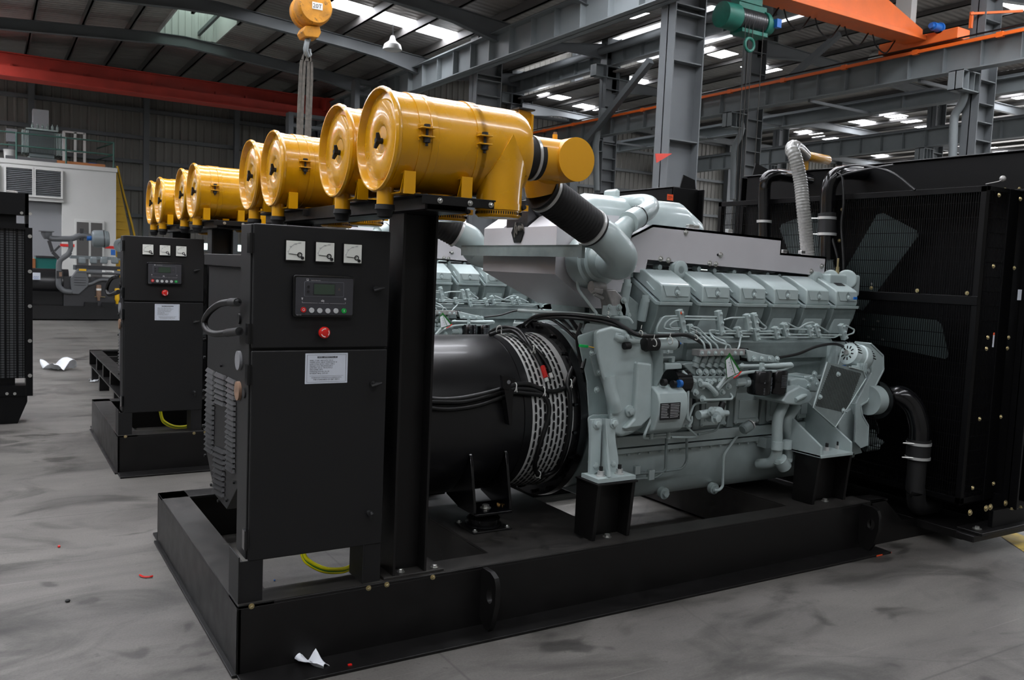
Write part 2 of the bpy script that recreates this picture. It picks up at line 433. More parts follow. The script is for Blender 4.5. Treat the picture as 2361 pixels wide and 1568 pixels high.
def ribbed_wall(x0, x1, y, z0, z1, pitch=.34, d=.035):
    mb = MB(); x = x0; pr = []
    while x < x1:
        pr += [(x, y), (x+pitch*.62, y), (x+pitch*.72, y-d), (x+pitch*.9, y-d)]; x += pitch
    pr.append((x1, y))
    vs = [(a, b, z0) for a, b in pr]+[(a, b, z1) for a, b in pr]; n = len(pr)
    return mb.add(vs, [(i, i+1, n+i+1, n+i) for i in range(n-1)])
WZ = 11.5
wb = MB(); wb = ribbed_wall(-9, 50, YBACK, 2.22, WZ, .26, .03)
wb.box(-9, 50, YBACK+.0, YBACK+.2, 0, 1.96)
wall = wb.build('wall_back', 'wall_sheet', smooth=False); tag(wall, 'ribbed grey steel sheeting of the end wall', 'wall', kind='structure')
mb = MB()
for z in (3.0, 3.9, 4.8, 5.6, 6.5, 7.4, 8.3): mb.box(-6, 50, YBACK-.22, YBACK-.04, z-.05, z+.07)
mb.build('girt', 'steel_grey', wall)
for i, x in enumerate((1.25, 4.6, 7.55, 13.5, 22, 31.5, 40)):
    if i < 3: MB().box(x-.085, x+.085, YBACK-.4, YBACK-.22, 0, 8).build('wall_post', 'steel_grey', wall)
    else: MB().box(x-.2, x+.2, YBACK-.5, YBACK-.22, 0, WZ).build('wall_post', 'steel_grey', wall)
wn = MB().box(-6, 50, YBACK-.01, YBACK+.04, 1.98, 2.2).build('window_1', 'window_glow', smooth=False); tag(wn, 'low band of bright glazing along the end wall', 'window', kind='structure')
mb = MB()
for k in range(38): mb.box(-6+k*1.5, -5.93+k*1.5, YBACK-.04, YBACK, 1.95, 2.22)
mb.box(-6, 50, YBACK-.05, YBACK, 1.93, 1.98); mb.box(-6, 50, YBACK-.05, YBACK, 2.2, 2.25)
mb.build('window_frame', 'steel_light', wn)
ws = MB(); ws.box(48, 48.2, -10, YBACK, 0, WZ); o = ws.build('wall_right', 'wall_sheet', smooth=False); tag(o, 'ribbed grey steel sheeting of the far side wall', 'wall', kind='structure')

for i, (z0_, z1_) in enumerate(((4.2, 6.4),)):
    wn = MB().box(47.9, 48.0, -6, YBACK-1, z0_, z1_).build('fill_strip', 'side_glow', smooth=False); tag(wn, 'long glowing strip added on the far side wall to light the roofs', 'window', kind='structure')  # glowing strip added to brighten the roof undersides of the far bays
    mb = MB()
    for k in range(18): mb.box(47.85, 47.9, -6+k*2.1, -5.93+k*2.1, z0_-.05, z1_+.05)
    mb.build('window_frame', 'steel_light', wn)  # bars across the added glowing strip
# ---- roofs: sheeting with purlins, rafters, skylights and added light strips as parts
def roof(name, label, segs, y0, y1, pur, rafters, holes=(), sky=(), pd=.2):
    """segs: (x, z) underside outline from one eave to the other; holes: (x0,x1,y0,y1) cut out of the sheet"""
    mb = MB()
    def zat(x):
        for (xa, za), (xb, zb) in zip(segs, segs[1:]):
            if xa-1e-6 <= x <= xb+1e-6: return za+(zb-za)*(x-xa)/(xb-xa)
        return segs[-1][1]
    xs = sorted(set([s[0] for s in segs]+[h[0] for h in holes]+[h[1] for h in holes]+[s[0] for s in sky]+[s[1] for s in sky]))
    ys = sorted(set([y0, y1]+[h[2] for h in holes]+[h[3] for h in holes]+[s[2] for s in sky]+[s[3] for s in sky]))
    for xa, xb in zip(xs, xs[1:]):
        for ya, yb in zip(ys, ys[1:]):
            cx, cy = (xa+xb)/2, (ya+yb)/2
            if any(h[0] < cx < h[1] and h[2] < cy < h[3] for h in list(holes)+list(sky)): continue
            mb.hexa([(xa, ya, zat(xa)), (xb, ya, zat(xb)), (xb, yb, zat(xb)), (xa, yb, zat(xa))], [(xa, ya, zat(xa)+.06), (xb, ya, zat(xb)+.06), (xb, yb, zat(xb)+.06), (xa, yb, zat(xa)+.06)])
    r = mb.build(name, 'roof_sheet', smooth=False); tag(r, label, 'ceiling', kind='structure')
    x = segs[0][0]+.3
    while x < segs[-1][0]-.1:
        z = zat(x); mb = MB()
        pieces = [(y0, y1)]
        for h in holes:
            if h[0] < x < h[1]: pieces = [(y0, h[2]), (h[3], y1)]
        for a, b in pieces:
            mb.box(x-.02, x+.02, a, b, z-pd, z-.005); mb.box(x-.02, x+.05, a, b, z-pd, z-pd+.015)
        mb.build('purlin', 'purlin', r, smooth=False); x += pur
    for y in rafters:
        mb = MB(); n = 24; x0, x1 = segs[0][0], segs[-1][0]
        for k in range(n):
            xa, xb = x0+(x1-x0)*k/n, x0+(x1-x0)*(k+1)/n
            def dep(x):   # haunched: deeper at the columns
                e = min(abs(x-x0), abs(x-x1)); return .26+.26*max(0, 1-e/1.8)
            za, zb = zat(xa)-.2, zat(xb)-.2; da, db = dep(xa), dep(xb)
            for ya, yb, fa, fb in ((y-.012, y+.012, 1, 1),):
                mb.hexa([(xa, ya, za-da), (xb, ya, zb-db), (xb, yb, zb-db), (xa, yb, za-da)], [(xa, ya, za), (xb, ya, zb), (xb, yb, zb), (xa, yb, za)])
            for s_, t_ in ((1, 0), (0, 1)):
                oa, ob = (0, 0) if s_ else (-da, -db)
                mb.hexa([(xa, y-.08, za+oa-.015), (xb, y-.08, zb+ob-.015), (xb, y+.08, zb+ob-.015), (xa, y+.08, za+oa-.015)], [(xa, y-.08, za+oa), (xb, y-.08, zb+ob), (xb, y+.08, zb+ob), (xa, y+.08, za+oa)])
        mb.build('rafter', 'steel_grey', r, smooth=False)
    for k, (xa, xb, ya, yb) in enumerate(sky):
        mb = MB().hexa([(xa, ya, zat(xa)+.005), (xb, ya, zat(xb)+.005), (xb, yb, zat(xb)+.005), (xa, yb, zat(xa)+.005)], [(xa, ya, zat(xa)+.03), (xb, ya, zat(xb)+.03), (xb, yb, zat(xb)+.03), (xa, yb, zat(xa)+.03)])
        mb.build('skylight', 'skylight', r, smooth=False)  # real roof lights and the added out-of-view strips alike
    return r, zat
seg1 = [(-9, 6.6), (-1.2, 7.3), (4.3, 7.72), (10.1, 7.28)]
hole = (3.95, 5.45, 22.2, 25.0)
sky1 = [(5.6, 10.0, 18.75, 19.5), (-8.6, -1.6, 14, 14.7), (-8.6, -1.6, 20, 21), (-8.6, -1.0, 24.5, 27), (-8.6, -3.0, 28.6, 29.2), (-1, 9.9, 7.9, 8.5), (-1, 9.9, 11.4, 12), (-8.6, -1.6, 9.6, 10.2), (-8.6, 9.9, 5.7, 6.1), (-8.6, 8, .7, 1.0), (-8.6, -1.6, 2.5, 3.3), (-8.6, 6, -4.3, -4.0)]  # most strips lie out of view, added to light floor, engine tops and end wall
q_ = P(980, 160, z=7.36); sky1.append((q_.x-.35, q_.x+.25, q_.y-.35, q_.y+.35))
r1, zr1 = roof('ceiling', 'dark ribbed roof sheeting over the bay of the generator sets', seg1, -6, YBACK, 1.08, [4.5, 10.2, 13.4, 16.69, 20.75, 24.5, 30.9], [hole], sky1)
# the raised roof light seen above the red crane
mb = MB(); zz = 7.6
for (xa, xb, ya, yb) in ((hole[0], hole[0], hole[2], hole[3]), (hole[1], hole[1], hole[2], hole[3]), (hole[0], hole[1], hole[3], hole[3]), (hole[0], hole[1], hole[2], hole[2])):
    mb.box(xa-.02, xb+.02, ya-.02, yb+.02, zz, zz+1.5)
k = hole[0]
while k < hole[1]: mb.box(k, k+.03, hole[3]-.06, hole[3]-.02, zz, zz+1.5); k += .17
mb.build('skylight_curb', 'office_white', r1, smooth=False)
MB().box(hole[0], hole[1], hole[2], hole[3], zz+1.5, zz+1.54).build('skylight', 'window_glow', r1, smooth=False)
mb = MB(); mb.box(hole[0], hole[1], hole[3]-.5, hole[3]-.42, zz+.75, zz+.82); mb.box(4.95, 5.02, hole[2], hole[3], zz+.1, zz+.2); mb.build('skylight_brace', 'steel_grey', r1)

SKYPX = [(1317, 18), (1254, 135), (1271, 139), (1455, 66), (1478, 70), (1277, 230), (1317, 240), (1357, 251), (1461, 193), (1481, 199), (1582, 226), (1651, 131), (1686, 144), (1755, 162), (1790, 177), (2020, 256), (2055, 267), (2089, 279), (2127, 293), (1795, 288), (1818, 294), (1864, 307), (1905, 320), (2320, 207), (2349, 222), (2268, 343), (2303, 353), (2037, 363), (1622, 317), (1657, 328), (2340, 10), (1990, 283)]
sky2, sky3, sky4 = [(11.0, 18.5, 7.8, 9.0), (11.0, 18.5, 1.8, 3.0)], [(19.5, 27.4, 6.0, 7.4), (19.5, 27.4, .0, 1.6)], [(28.3, 46, 7.0, 8.6), (28.3, 46, 3.0, 4.2)]  # large panels out of view, added for bounce light in the outer bays
for a_, b_ in SKYPX:
    q_ = P(a_, b_, z=8.7); w_ = .6
    if q_.x < 18.9: q_ = P(a_, b_, z=9.35); w_ = .4
    L_ = sky2 if q_.x < 18.9 else sky3 if q_.x < 27.9 else sky4
    if q_.y > YBACK-1 or q_.x > 46: continue
    if any(q_.x-w_ < r[1]+.02 and q_.x+w_ > r[0]-.02 and q_.y-.4 < r[3] and q_.y+.4 > r[2] for r in L_): continue
    L_.append((max(q_.x-w_, 10.2 if L_ is sky2 else 19.1 if L_ is sky3 else 28), q_.x+w_, q_.y-.38, q_.y+.38))
r2, zr2 = roof('ceiling', 'ribbed roof sheeting of the second bay above the pipe', [(10.1, 8.7), (18.9, 10.0)], -6, YBACK, 1.3, [4.5, 11.27, 18.03, 24.8, 30.8], (), sky2, .13)
r3, zr3 = roof('ceiling', 'ribbed roof sheeting of the third bay above the orange crane rail', [(19.0, 8.85), (27.8, 8.6)], -6, YBACK, 1.35, [4.5, 11.27, 18.03, 24.8, 30.8], (), sky3, .13)
r4, zr4 = roof('ceiling', 'ribbed roof sheeting of the far bays across the hall', [(27.9, 8.7), (47.9, 8.8)], 2, YBACK, 1.5, [11.27, 18.03, 24.8, 30.8], (), sky4, .13)
wl = MB().box(-9.2, -9, -9.4, YBACK, 0, WZ).build('wall_left', 'wall_sheet', smooth=False); tag(wl, 'ribbed steel sheeting of the side wall behind the row', 'wall', kind='structure')
wf = MB().box(-9, 50, -9.4, -9.2, 0, WZ).build('wall_front', 'wall_sheet', smooth=False); tag(wf, 'ribbed steel sheeting of the near end wall', 'wall', kind='structure')

# ---- crane columns and runway beams
def h_col(name, label, x, y, z1, w=.6, d=.34, group='grey crane columns', bracket=None):
    t = thing(name, label, 'column', (x, y, 0), group)
    mb = MB(); mb.box(x-w/2, x-w/2+.022, y-d/2, y+d/2, 0, z1); mb.box(x+w/2-.022, x+w/2, y-d/2, y+d/2, 0, z1); mb.box(x-w/2, x+w/2, y-.012, y+.012, 0, z1)
    mb.build('shaft', 'steel_grey', t, smooth=False)
    mb = MB()
    for z in bracket or (): mb.box(x-w/2+.02, x+w/2-.02, y-d/2+.01, y+d/2-.01, z, z+.02)
    if bracket: mb.build('stiffener', 'steel_grey', t, smooth=False)
    MB().box(x-w/2-.1, x+w/2+.1, y-d/2-.1, y+d/2+.1, 0, .03).build('base_plate', 'steel_grey', t)
    return t
def corbel(t, x0, x1, y, z, d=.34):
    mb = MB(); mb.box(x0, x1, y-d/2, y+d/2, z-.02, z); mb.box(x0, x1, y-d/2, y+d/2, z-.42, z-.4)
    mb.box(x0, x1, y-.012, y+.012, z-.42, z)
    mb.box(x0, x0+.02, y-d/2, y+d/2, z-.42, z); mb.box(x1-.02, x1, y-d/2, y+d/2, z-.42, z)
    for k in (1, 2): mb.box(x0+(x1-x0)*k/3, x0+(x1-x0)*k/3+.015, y-d/2, y+d/2, z-.4, z-.02)
    mb.build('corbel', 'steel_light', t, smooth=False)
where = ['beside the radiator row and out of view', 'rising behind the first engine, with a red gusset', 'behind the big yellow air cleaner at the front', 'behind the hook sling', 'at the end wall']
for i, y in enumerate(YC):
    if i == 0: continue
    t = h_col('steel_column', 'grey steel column of the first row '+where[i], XA, y, 8.4, .68, .36, bracket=(4.0, 5.3, 5.75, 6.1, 6.22, 6.86, 7.3, 7.8))
    if i == 1:
        a = P(1515, 375, y=y-.19); mb = MB(); mb.slab([a, P(1550, 354, y=y-.19), P(1512, 354, y=y-.19)], (0, .02, 0)); mb.build('gusset', 'crane_red', t, smooth=False)
for i, y in enumerate(YC):
    t = h_col('steel_column', ['', 'grey steel column of the second row under the orange crane rail, beside the side of the black radiator', 'grey steel column of the second row behind the green hoist', 'grey steel column of the second row seen over the black hose', 'grey steel column of the second row near the end wall'][i] or 'grey steel column of the second row outside the photo', XB, y, 10.0, .62, .36, bracket=(5.0, 5.4, 5.8, 6.3, 7.0, 7.6, 8.2))
    corbel(t, XB-.95, XB-.31, y, 6.43); corbel(t, XB-.75, XB+.75, y, 9.02)
for i, y in enumerate(YC[1:]):
    t = h_col('steel_column', 'grey steel column of the third row, '+['beyond the radiator', 'between the far crane beams', 'in line with the clear hose', 'against the end wall'][i], XC, y, 8.8, .55, .34, bracket=(5.4, 6.3, 7))
    corbel(t, XC-.8, XC-.27, y, 6.42)
def runway(label, x, z0, z1, y0, y1, w=.3, step=.85, rail=True, mat_='steel_light', dx=0):
    t = thing('crane_runway_beam', label, 'beam', (x, y0, z0), 'crane runway beams')
    mb = MB(); mb.box(x-.01, x+.01, y0, y1, z0, z1); mb.box(x-w/2, x+w/2, y0, y1, z0, z0+.022); mb.box(x-w/2-.03, x+w/2+.03, y0, y1, z1-.022, z1)
    mb.build('girder', mat_, t, smooth=False)
    mb = MB(); y = y0+.4
    while y < y1: mb.box(x-w/2+.01, x+w/2-.01, y-.008, y+.008, z0+.02, z1-.02); y += step
    mb.build('web_stiffener', mat_, t, smooth=False)
    if rail: MB().box(x-.035, x+.035, y0, y1, z1, z1+.09).build('rail', 'steel_grey', t, smooth=False)
    return t
runway('grey runway beam on the first column row, with close stiffeners', XA-.5, 6.23, 6.83, -4, YBACK-.3)
tB = runway('grey runway beam carrying the orange conductor rail', XB-.65, 6.45, 7.05, -4, YBACK-.3)
mb = MB(); mb.box(XB-.98, XB-.93, -4, YBACK-.3, 6.96, 7.03)
for k in range(18): mb.box(XB-.99, XB-.9, -3+k*1.9, -2.86+k*1.9, 6.94, 7.05)
mb.build('conductor_rail', 'rail_orange', tB)
mb = MB(); mb.tube([(XB-.9, -4, 7.12), (XB-.9, YBACK-.3, 7.12)], .02, 6); mb.build('cable', 'cable_black', tB)
mb = MB()
for k in range(9): mb.box(XB-.64, XB+2.2, 3+k*3.1, 3.07+k*3.1, 6.38, 6.45)
mb.build('outrigger', 'steel_grey', tB)
runway('upper grey beam on the second column row, above the orange rail', XB, 9.02, 9.75, -4, YBACK-.3, w=.34, step=.95, rail=False)
runway('grey runway beam on the third column row', XC-.55, 6.45, 7.05, -2, YBACK-.3)
runway('pale crane beam at the inner side of the third row', XB+1.9, 6.4, 6.75, -2, YBACK-.3, step=4)
t = MB().tube([P(1100, 208, x=XB-.5), P(1700, 20, x=XB-.5)], .13, 14).build('overhead_pipe', 'steel_grey'); tag(t, 'long grey round pipe running under the upper beam', 'pipe')
def brace(label, a, b, w=.13):
    mb = MB(); mb.bar(a, b, w, w); o = mb.build('diagonal_brace', 'steel_grey', smooth=False); tag(o, label, 'brace', 'diagonal steel braces')
brace('long diagonal steel tube leaning against the column behind the first engine', P(1337, 345, x=XB-1.1), P(1500, 140, x=XB-1.1), .2)
brace('diagonal steel strut behind the orange crane girder', P(1812, 188, x=XB+.5), P(1935, 78, x=XB+.5), .15)
brace('diagonal strut between the far columns above the radiator', P(2100, 378, x=XC), P(2185, 315, x=XC), .16)
mb = MB(); mb.tube([P(1392, 250, x=XB-1.0), P(1380, 300, x=XB-1), P(1374, 335, x=XB-1), P(1376, 440, x=XB-1)], .1, 12); o = mb.build('downpipe', 'steel_light'); tag(o, 'grey rainwater pipe with a kink on the column above the black hose', 'pipe', 'kinked rainwater pipes')
for lb, dx in (('grey kinked rainwater pipe on the column behind the green hoist', [(1700, 275), (1712, 290), (1706, 315), (1692, 340), (1690, 460)]), ('grey kinked rainwater pipe on the column above the radiator', [(2210, 190), (2226, 210), (2218, 240), (2200, 265), (2196, 370)])):
    o = MB().tube(bend([P(a, b, x=XB-.45) for a, b in dx], .3), .09, 12).build('downpipe', 'steel_light'); tag(o, lb, 'pipe', 'kinked rainwater pipes')

# ---- cranes
t = thing('red_bridge_crane', 'red crane girder spanning the bay in front of the end wall', 'crane', (0, 27.9, 6.4))
mb = MB(); mb.box(-8, 9.6, 27.7, 28.15, 6.52, 7.02); mb.box(-8, 9.6, 27.6, 28.25, 6.40, 6.52); mb.box(-8, 9.6, 27.62, 28.2, 7.02, 7.05); mb.build('girder', 'crane_red', t)
mb = MB(); mb.box(-8, 9.6, 27.3, 27.42, 6.36, 6.62); mb.box(-8, 9.6, 27.2, 27.5, 6.34, 6.37); mb.build('lower_girder', 'crane_red', t)
mb = MB(); mb.box(-8, 9.5, 27.45, 27.7, 6.62, 6.66)
for k in range(20): mb.box(-7.5+k*.9, -7.44+k*.9, 27.55, 27.7, 6.66, 6.76)
mb.build('walkway', 'crane_red', t)
MB().box(9.3, 9.85, 27.0, 28.9, 6.55, 6.95).build('end_carriage', 'crane_red', t)

t = thing('orange_bridge_crane', 'orange crane girder with tapered end over the third bay', 'crane', (14, 12.35, 7.2))
mb = MB(); yg = 12.3
mb.prism([(9.6, 7.32), (17.2, 7.32), (17.9, 7.32), (17.9, 7.45), (16.2, 7.98), (9.6, 7.98)], 'y', yg-.2, yg+.2)
mb.box(9.6, 17.95, yg-.27, yg+.27, 7.22, 7.32)
mb.build('girder', 'crane_orange', t, bevel=.008)
mb = MB(); mb.box(17.95, 18.4, yg-1.0, yg+.95, 7.12, 7.36); mb.build('end_carriage', 'crane_orange', t, bevel=.02)
mb = MB(); mb.cyl((17.95, yg-.55, 7.42), (17.72, yg-.55, 7.42), .09); mb.cyl((17.72, yg-.55, 7.42), (17.64, yg-.55, 7.42), .06); mb.cyl((18.0, yg-.55, 7.42), (17.95, yg-.55, 7.42), .12); mb.build('travel_motor', 'blue', t)
mb = MB(); mb.box(17.85, 18.05, yg+.1, yg+.5, 7.42, 8.3); mb.build('control_box', 'office_white', t)
mb = MB(); mb.bar((18.4, yg-1.0, 7.4), (18.4, yg-1.0, 7.75), .06, .06); mb.bar((18.35, yg-1.0, 7.7), (19.3, yg-1.6, 7.8), .05, .05); mb.build('arm', 'crane_orange', t)
for k in range(5):
    x = 12.9+k*.95; MB().tube(catmull([(x, yg+.2, 7.22), (x+.15, yg+.2, 7.0), (x+.5, yg+.2, 6.9), (x+.8, yg+.2, 7.22)], 5), .016, 6).build('festoon_cable', 'cable_black', t)

t = thing('electric_hoist', 'green wire rope hoist hanging under the orange girder', 'hoist', (12.4, 12.3, 6.6))
a, b = P(1668, 34, y=yg), P(1790, 68, y=yg); d = (b-a).normalized(); a.y = b.y = yg; b.z = a.z
L = (b-a).length
mb = MB(); mb.lathe(a, (1, 0, 0), [(-.08, .1), (-.06, .24), (.3, .25), (.36, .2)]); mb.build('motor_end', 'hoist_green', t)
mb = MB(); mb.lathe(a+V(.36, 0, 0), (1, 0, 0), [(k*.03, .2+(.012 if k % 2 else 0)) for k in range(22)]); mb.build('rope_drum', 'wrap_dark', t)
mb = MB(); mb.lathe(a+V(1.0, 0, 0), (1, 0, 0), [(0, .24), (.1, .24), (.12, .18), (.25, .17), (.28, .1)]); mb.box(a.x+.36, a.x+1.05, yg-.16, yg+.16, a.z-.27, a.z-.2); mb.box(a.x+.3, a.x+1.05, yg-.1, yg+.1, a.z+.19, a.z+.3); mb.build('gear_case', 'hoist_green', t)
MB().box(a.x+1.2, a.x+1.32, yg-.25, yg-.14, a.z-.06, a.z+.1).build('terminal_box', 'blue', t)
mb = MB(); mb.box(a.x+.3, a.x+.9, yg-.12, yg+.12, a.z+.3, 7.3); mb.build('trolley', 'hoist_green', t)
for k, dx in enumerate((.42, .52, .62, .9)): MB().tube([(a.x+dx, yg-.18, a.z-.1), (a.x+dx, yg-.18, 2.2)], .008, 5).build('wire_rope', 'rope', t)
MB().torus((a.x+.55, yg-.18, a.z-.5), (0, 1, 0), .12, .03).build('sheave', 'hoist_green', t)

# ---- hook block of the near crane and its sling
Yh = 9.0; hb = P(718, 22, y=Yh)
t = thing('hook_block', 'worn yellow crane hook block with a white 20T plate', 'hook', hb)
mb = MB(); mb.lathe(hb+V(0, .2, 0), (0, -1, 0), [(0, .12), (.02, .178), (.1, .185), (.11, .17), (.2, .17), (.21, .185), (.29, .185), (.34, .178), (.36, .165)]); mb.build('sheave_cover', 'hook_yellow', t)
MB().box(hb.x-.02-.045+.02, hb.x+.065, hb.y-.164, hb.y-.161, hb.z-.035, hb.z+.035).build('capacity_plate', 'white_plastic', t)
MB().text('20T', (hb.x-.04, hb.y-.166, hb.z-.022), (1, 0, 0), (0, 0, 1), .06).build('lettering', 'ink', t, smooth=False)
mb = MB(); mb.prism([(hb.x-.09, hb.z-.2), (hb.x+.06, hb.z-.18), (hb.x+.08, hb.z-.24), (hb.x+.05, hb.z-.3), (hb.x-.09, hb.z-.31), (hb.x-.12, hb.z-.26)], 'y', hb.y-.1, hb.y+.1); mb.build('crosshead', 'hook_yellow', t, bevel=.01)
h = P(710, 88, y=Yh)
mb = MB(); mb.cyl(h+V(0, 0, .05), h+V(0, 0, -.03), .03); mb.tube(catmull([h, h+V(-.02, -.03, -.06), h+V(-.03, -.03, -.13), h+V(0, 0, -.18), h+V(.03, .03, -.15), h+V(.035, .04, -.1)], 6), [.028]*18+[.026]*8+[.016]*5, 10); mb.build('hook', 'steel_light', t)
for dx in (-.11, -.07, .07, .11): MB().tube([hb+V(dx, 0, .1), hb+V(dx, 0, 3.3)], .008, 6).build('wire_rope', 'rope', t)
def strap(pts, w):
    mb = MB(); pts = [Vector(p) for p in pts]
    for a, b in zip(pts, pts[1:]): mb.bar(a, b, w, .02, up=(0, 1, 0))
    return mb
t = thing('lifting_sling', 'grey webbing sling looped over the crane hook', 'sling', h+V(0, 0, -.3))
s0 = h+V(-.005, 0, -.12)
for dxs, nm in (((-.065, -.09), 1), ((-.035, -.055), 1), ((.02, -.005), 1), ((.05, .03), 1)):
    strap(catmull([s0+V(0, .0, 0), s0+V(dxs[0]*.6, 0, -.1), s0+V(dxs[0], 0, -.3), s0+V(dxs[1], 0, -1.6)], 5), .034).build('strap', 'sling', t)

# ---- pendant lamps
def pendant(px, py, Y, label, top):
    c = P(px, py, y=Y); t = thing('pendant_lamp', label, 'lamp', c, 'bell lamps under the roof')
    s = .17
    MB().lathe(c+V(0, 0, s), (0, 0, -1), [(0, .04), (.05, .06), (.12, .08), (.2, .19), (.3, .22), (.32, .22), (.3, .2)], 24).build('lamp_shade', 'lamp_white', t)
    MB().cyl(c+V(0, 0, s), (c.x, c.y, top), .012, n=6).build('cord', 'cable_black', t)
pendant(905, 100, 18.9, 'white bell lamp hanging below the bright roof strip', 7.3)
pendant(2020, 125, 17.0, 'white bell lamp hanging below the orange girder', 8.6)
pendant(1140, 100, 24.0, 'lit bell lamp between the first two columns', 8.6)

# ================================================================== OFFICE AND THE THINGS ON IT
YO = 28.6; k_ = 28.6
def O(px, py, y=YO): return P(px, py, y=y)
xl = -4.0; cr = O(268, 388); ztop = cr.z; xr = cr.x
t = thing('office_building', 'white office block with dark louvred panels beside the yellow stairs', 'building', (0, YO, 0))
mb = MB()
a1, a2 = O(143, 460), O(143, 605)
mb.box(a1.x, xr, YO, YBACK-.6, 0, ztop-.12); mb.box(xl, a1.x, YO, YBACK-.6, 3.15, ztop-.12); mb.box(xl, a1.x, YO+.25, YBACK-.6, 0, 3.15)
mb.build('wall', 'office_white', t, smooth=False)
MB().box(xl, xr+.03, YO-.03, YBACK-.55, ztop-.12, ztop).build('roof', 'office_white', t)
for x0p, x1p in ((-80, -5), (14, 74), (82, 140)):
    p0, p1 = O(x0p, 395), O(x1p, 458); x0, x1 = p0.x, p1.x; z0, z1 = 3.28, 4.02
    f = MB().box(x0, x1, YO-.04, YO, z0, z1).build('louver_panel', 'louver_dark', t, smooth=False)
    mb = MB(); n = 14
    for k in range(n):
        z = z0+(z1-z0)*(k+.5)/n; mb.hexa([(x0, YO-.09, z-.015), (x1, YO-.09, z-.015), (x1, YO-.05, z+.015), (x0, YO-.05, z+.015)], [(x0, YO-.09, z-.008), (x1, YO-.09, z-.008), (x1, YO-.05, z+.022), (x0, YO-.05, z+.022)])
    mb.build('louver', 'steel_grey', f, smooth=False)
    mb = MB(); e = .05
    mb.box(x0-e, x0, YO-.1, YO, z0-e, z1+e); mb.box(x1, x1+e, YO-.1, YO, z0-e, z1+e); mb.box(x0, x1, YO-.1, YO, z0-e, z0); mb.box(x0, x1, YO-.1, YO, z1, z1+e); mb.build('frame', 'office_white', f)
MB().box(xl, a1.x, YO+.2, YO+.24, 0, 3.13).build('door', 'shutter_grey', t)
MB().box(xl, a1.x+.05, YO-.05, YO+.1, 3.13, 3.22).build('lintel', 'office_white', t)
w0, w1 = O(172, 505), O(240, 600)
f = MB().box(w0.x, w1.x, YO-.06, YO, .9, w0.z).build('window', 'office_white', t, bevel=.01)
mid = (w0.x+w1.x)/2
for a, b in ((w0.x+.05, mid-.03), (mid+.03, w1.x-.06)): MB().box(a, b, YO-.07, YO-.055, .98, w0.z-.08).build('pane', 'louver_dark', f)
mb = MB(); mb.box(a1.x-.05, xr, YO-.012, YO, 1.85, 1.93); mb.build('stripe', 'red', t, smooth=False)
mb = MB(); mb.box(xr-.14, xr-.02, YO-.012, YO, 1.66, 1.82); mb.build('notice', 'blue', t, smooth=False)

t = thing('guard_railing', 'dark green pipe railing on the office roof', 'railing', (1, YO, ztop))
for x in (O(38, 350).x, O(153, 350).x, O(263, 350).x, -2):
    MB().cyl((x, YO+.1, ztop), (x, YO+.1, ztop+.78), .025, n=8).build('post', 'rail_green', t)
for z in (.4, .76): MB().tube([(-4, YO+.1, ztop+z), (O(263, 350).x, YO+.1, ztop+z)], .022, 8).build('rail', 'rail_green', t)
x = O(263, 350).x
for z in (.4, .76): MB().tube([(x, YO+.1, ztop+z), (x-.25, YBACK-.8, ztop+z)], .022, 8).build('rail', 'rail_green', t)

# stairs beside the office
t = thing('stair_flight', 'yellow steel stair flight at the end of the white office', 'staircase', (4.2, 29, 0))
mb = MB(); xs0 = xr+.02
mb.prism([(xs0, ztop-.1), (xs0+.05, ztop-.1), (xs0+.5, 1.9), (xs0+.85, 0), (xs0, 0)], 'y', YO+.35, YO+.42); mb.build('stringer', 'stair_yellow', t)
mb = MB()
for k in range(18):
    z = ztop-.15-k*.235; xx = xs0+.0+k*.042; mb.box(xs0, xx+.04, YO+.3, YO+.35, z-.02, z)
mb.build('tread', 'stair_yellow', t)
for dy in (.34, .44): MB().tube([(xs0+.05, YO+dy, ztop+.1), (xs0+.22, YO+dy, 3.6), (xs0+.48, YO+dy, 2.6), (xs0+.65, YO+dy, 1.8)], .03, 8).build('handrail', 'stair_yellow' if dy < .4 else 'rail_green', t)

t = thing('transformer', 'grey green finned transformer standing on the office roof', 'transformer', (1.8, 29.6, ztop))
a, b = P(50, 300, y=29.5), P(143, 310, y=29.5); z0, z1_ = ztop+.08, a.z+.02
xm0, xm1 = P(66, 300, y=29.5).x, P(125, 300, y=29.5).x
MB().box(xm0, xm1, 29.3, 29.9, z0+.1, z1_).build('tank', 'transformer_dark', t, bevel=.02)
for x0, x1 in ((a.x, xm0), (xm1, b.x)):
    mb = MB(); k = x0
    while k < x1-.02: mb.box(k, k+.018, 29.25, 29.95, z0+.2, z1_-.03); k += .036
    mb.build('radiator_fin', 'transformer', t, smooth=False)
mb = MB()
k = xm0
while k < xm1: mb.box(k, k+.012, 29.22, 29.3, z0+.22, z1_-.05); k += .03
mb.build('radiator_fin', 'transformer_dark', t, smooth=False)
MB().box(xm0-.08, xm1+.08, 29.2, 30, z1_, z1_+.04).build('lid', 'transformer', t)
MB().box(xm0-.02, xm1+.0, 29.35, 29.85, z0, z0+.1).build('base', 'transformer', t)
mb = MB()
for k in range(6):
    c = V(xm0+.1+k*.13, 29.5, z1_+.04); mb.lathe(c, (0, 0, 1), [(0, .03), (.03, .045), (.05, .03), (.08, .045), (.1, .03), (.13, .04), (.16, .015), (.2, .01)], 10)
mb.build('bushing', 'transformer', t)
t = MB(); a = P(75, 250, y=29.9); b = P(113, 295, y=29.9); t.box(a.x, b.x, 29.9, 30.3, ztop+1.0, a.z); o = t.build('wrapped_crate', 'paper', bevel=.02); tag(o, 'white wrapped crate on top behind the transformer', 'crate')
MB().box(a.x+.05, b.x-.05, 29.95, 30.25, ztop+.0, ztop+1.0).build('stand', 'transformer_dark', o)
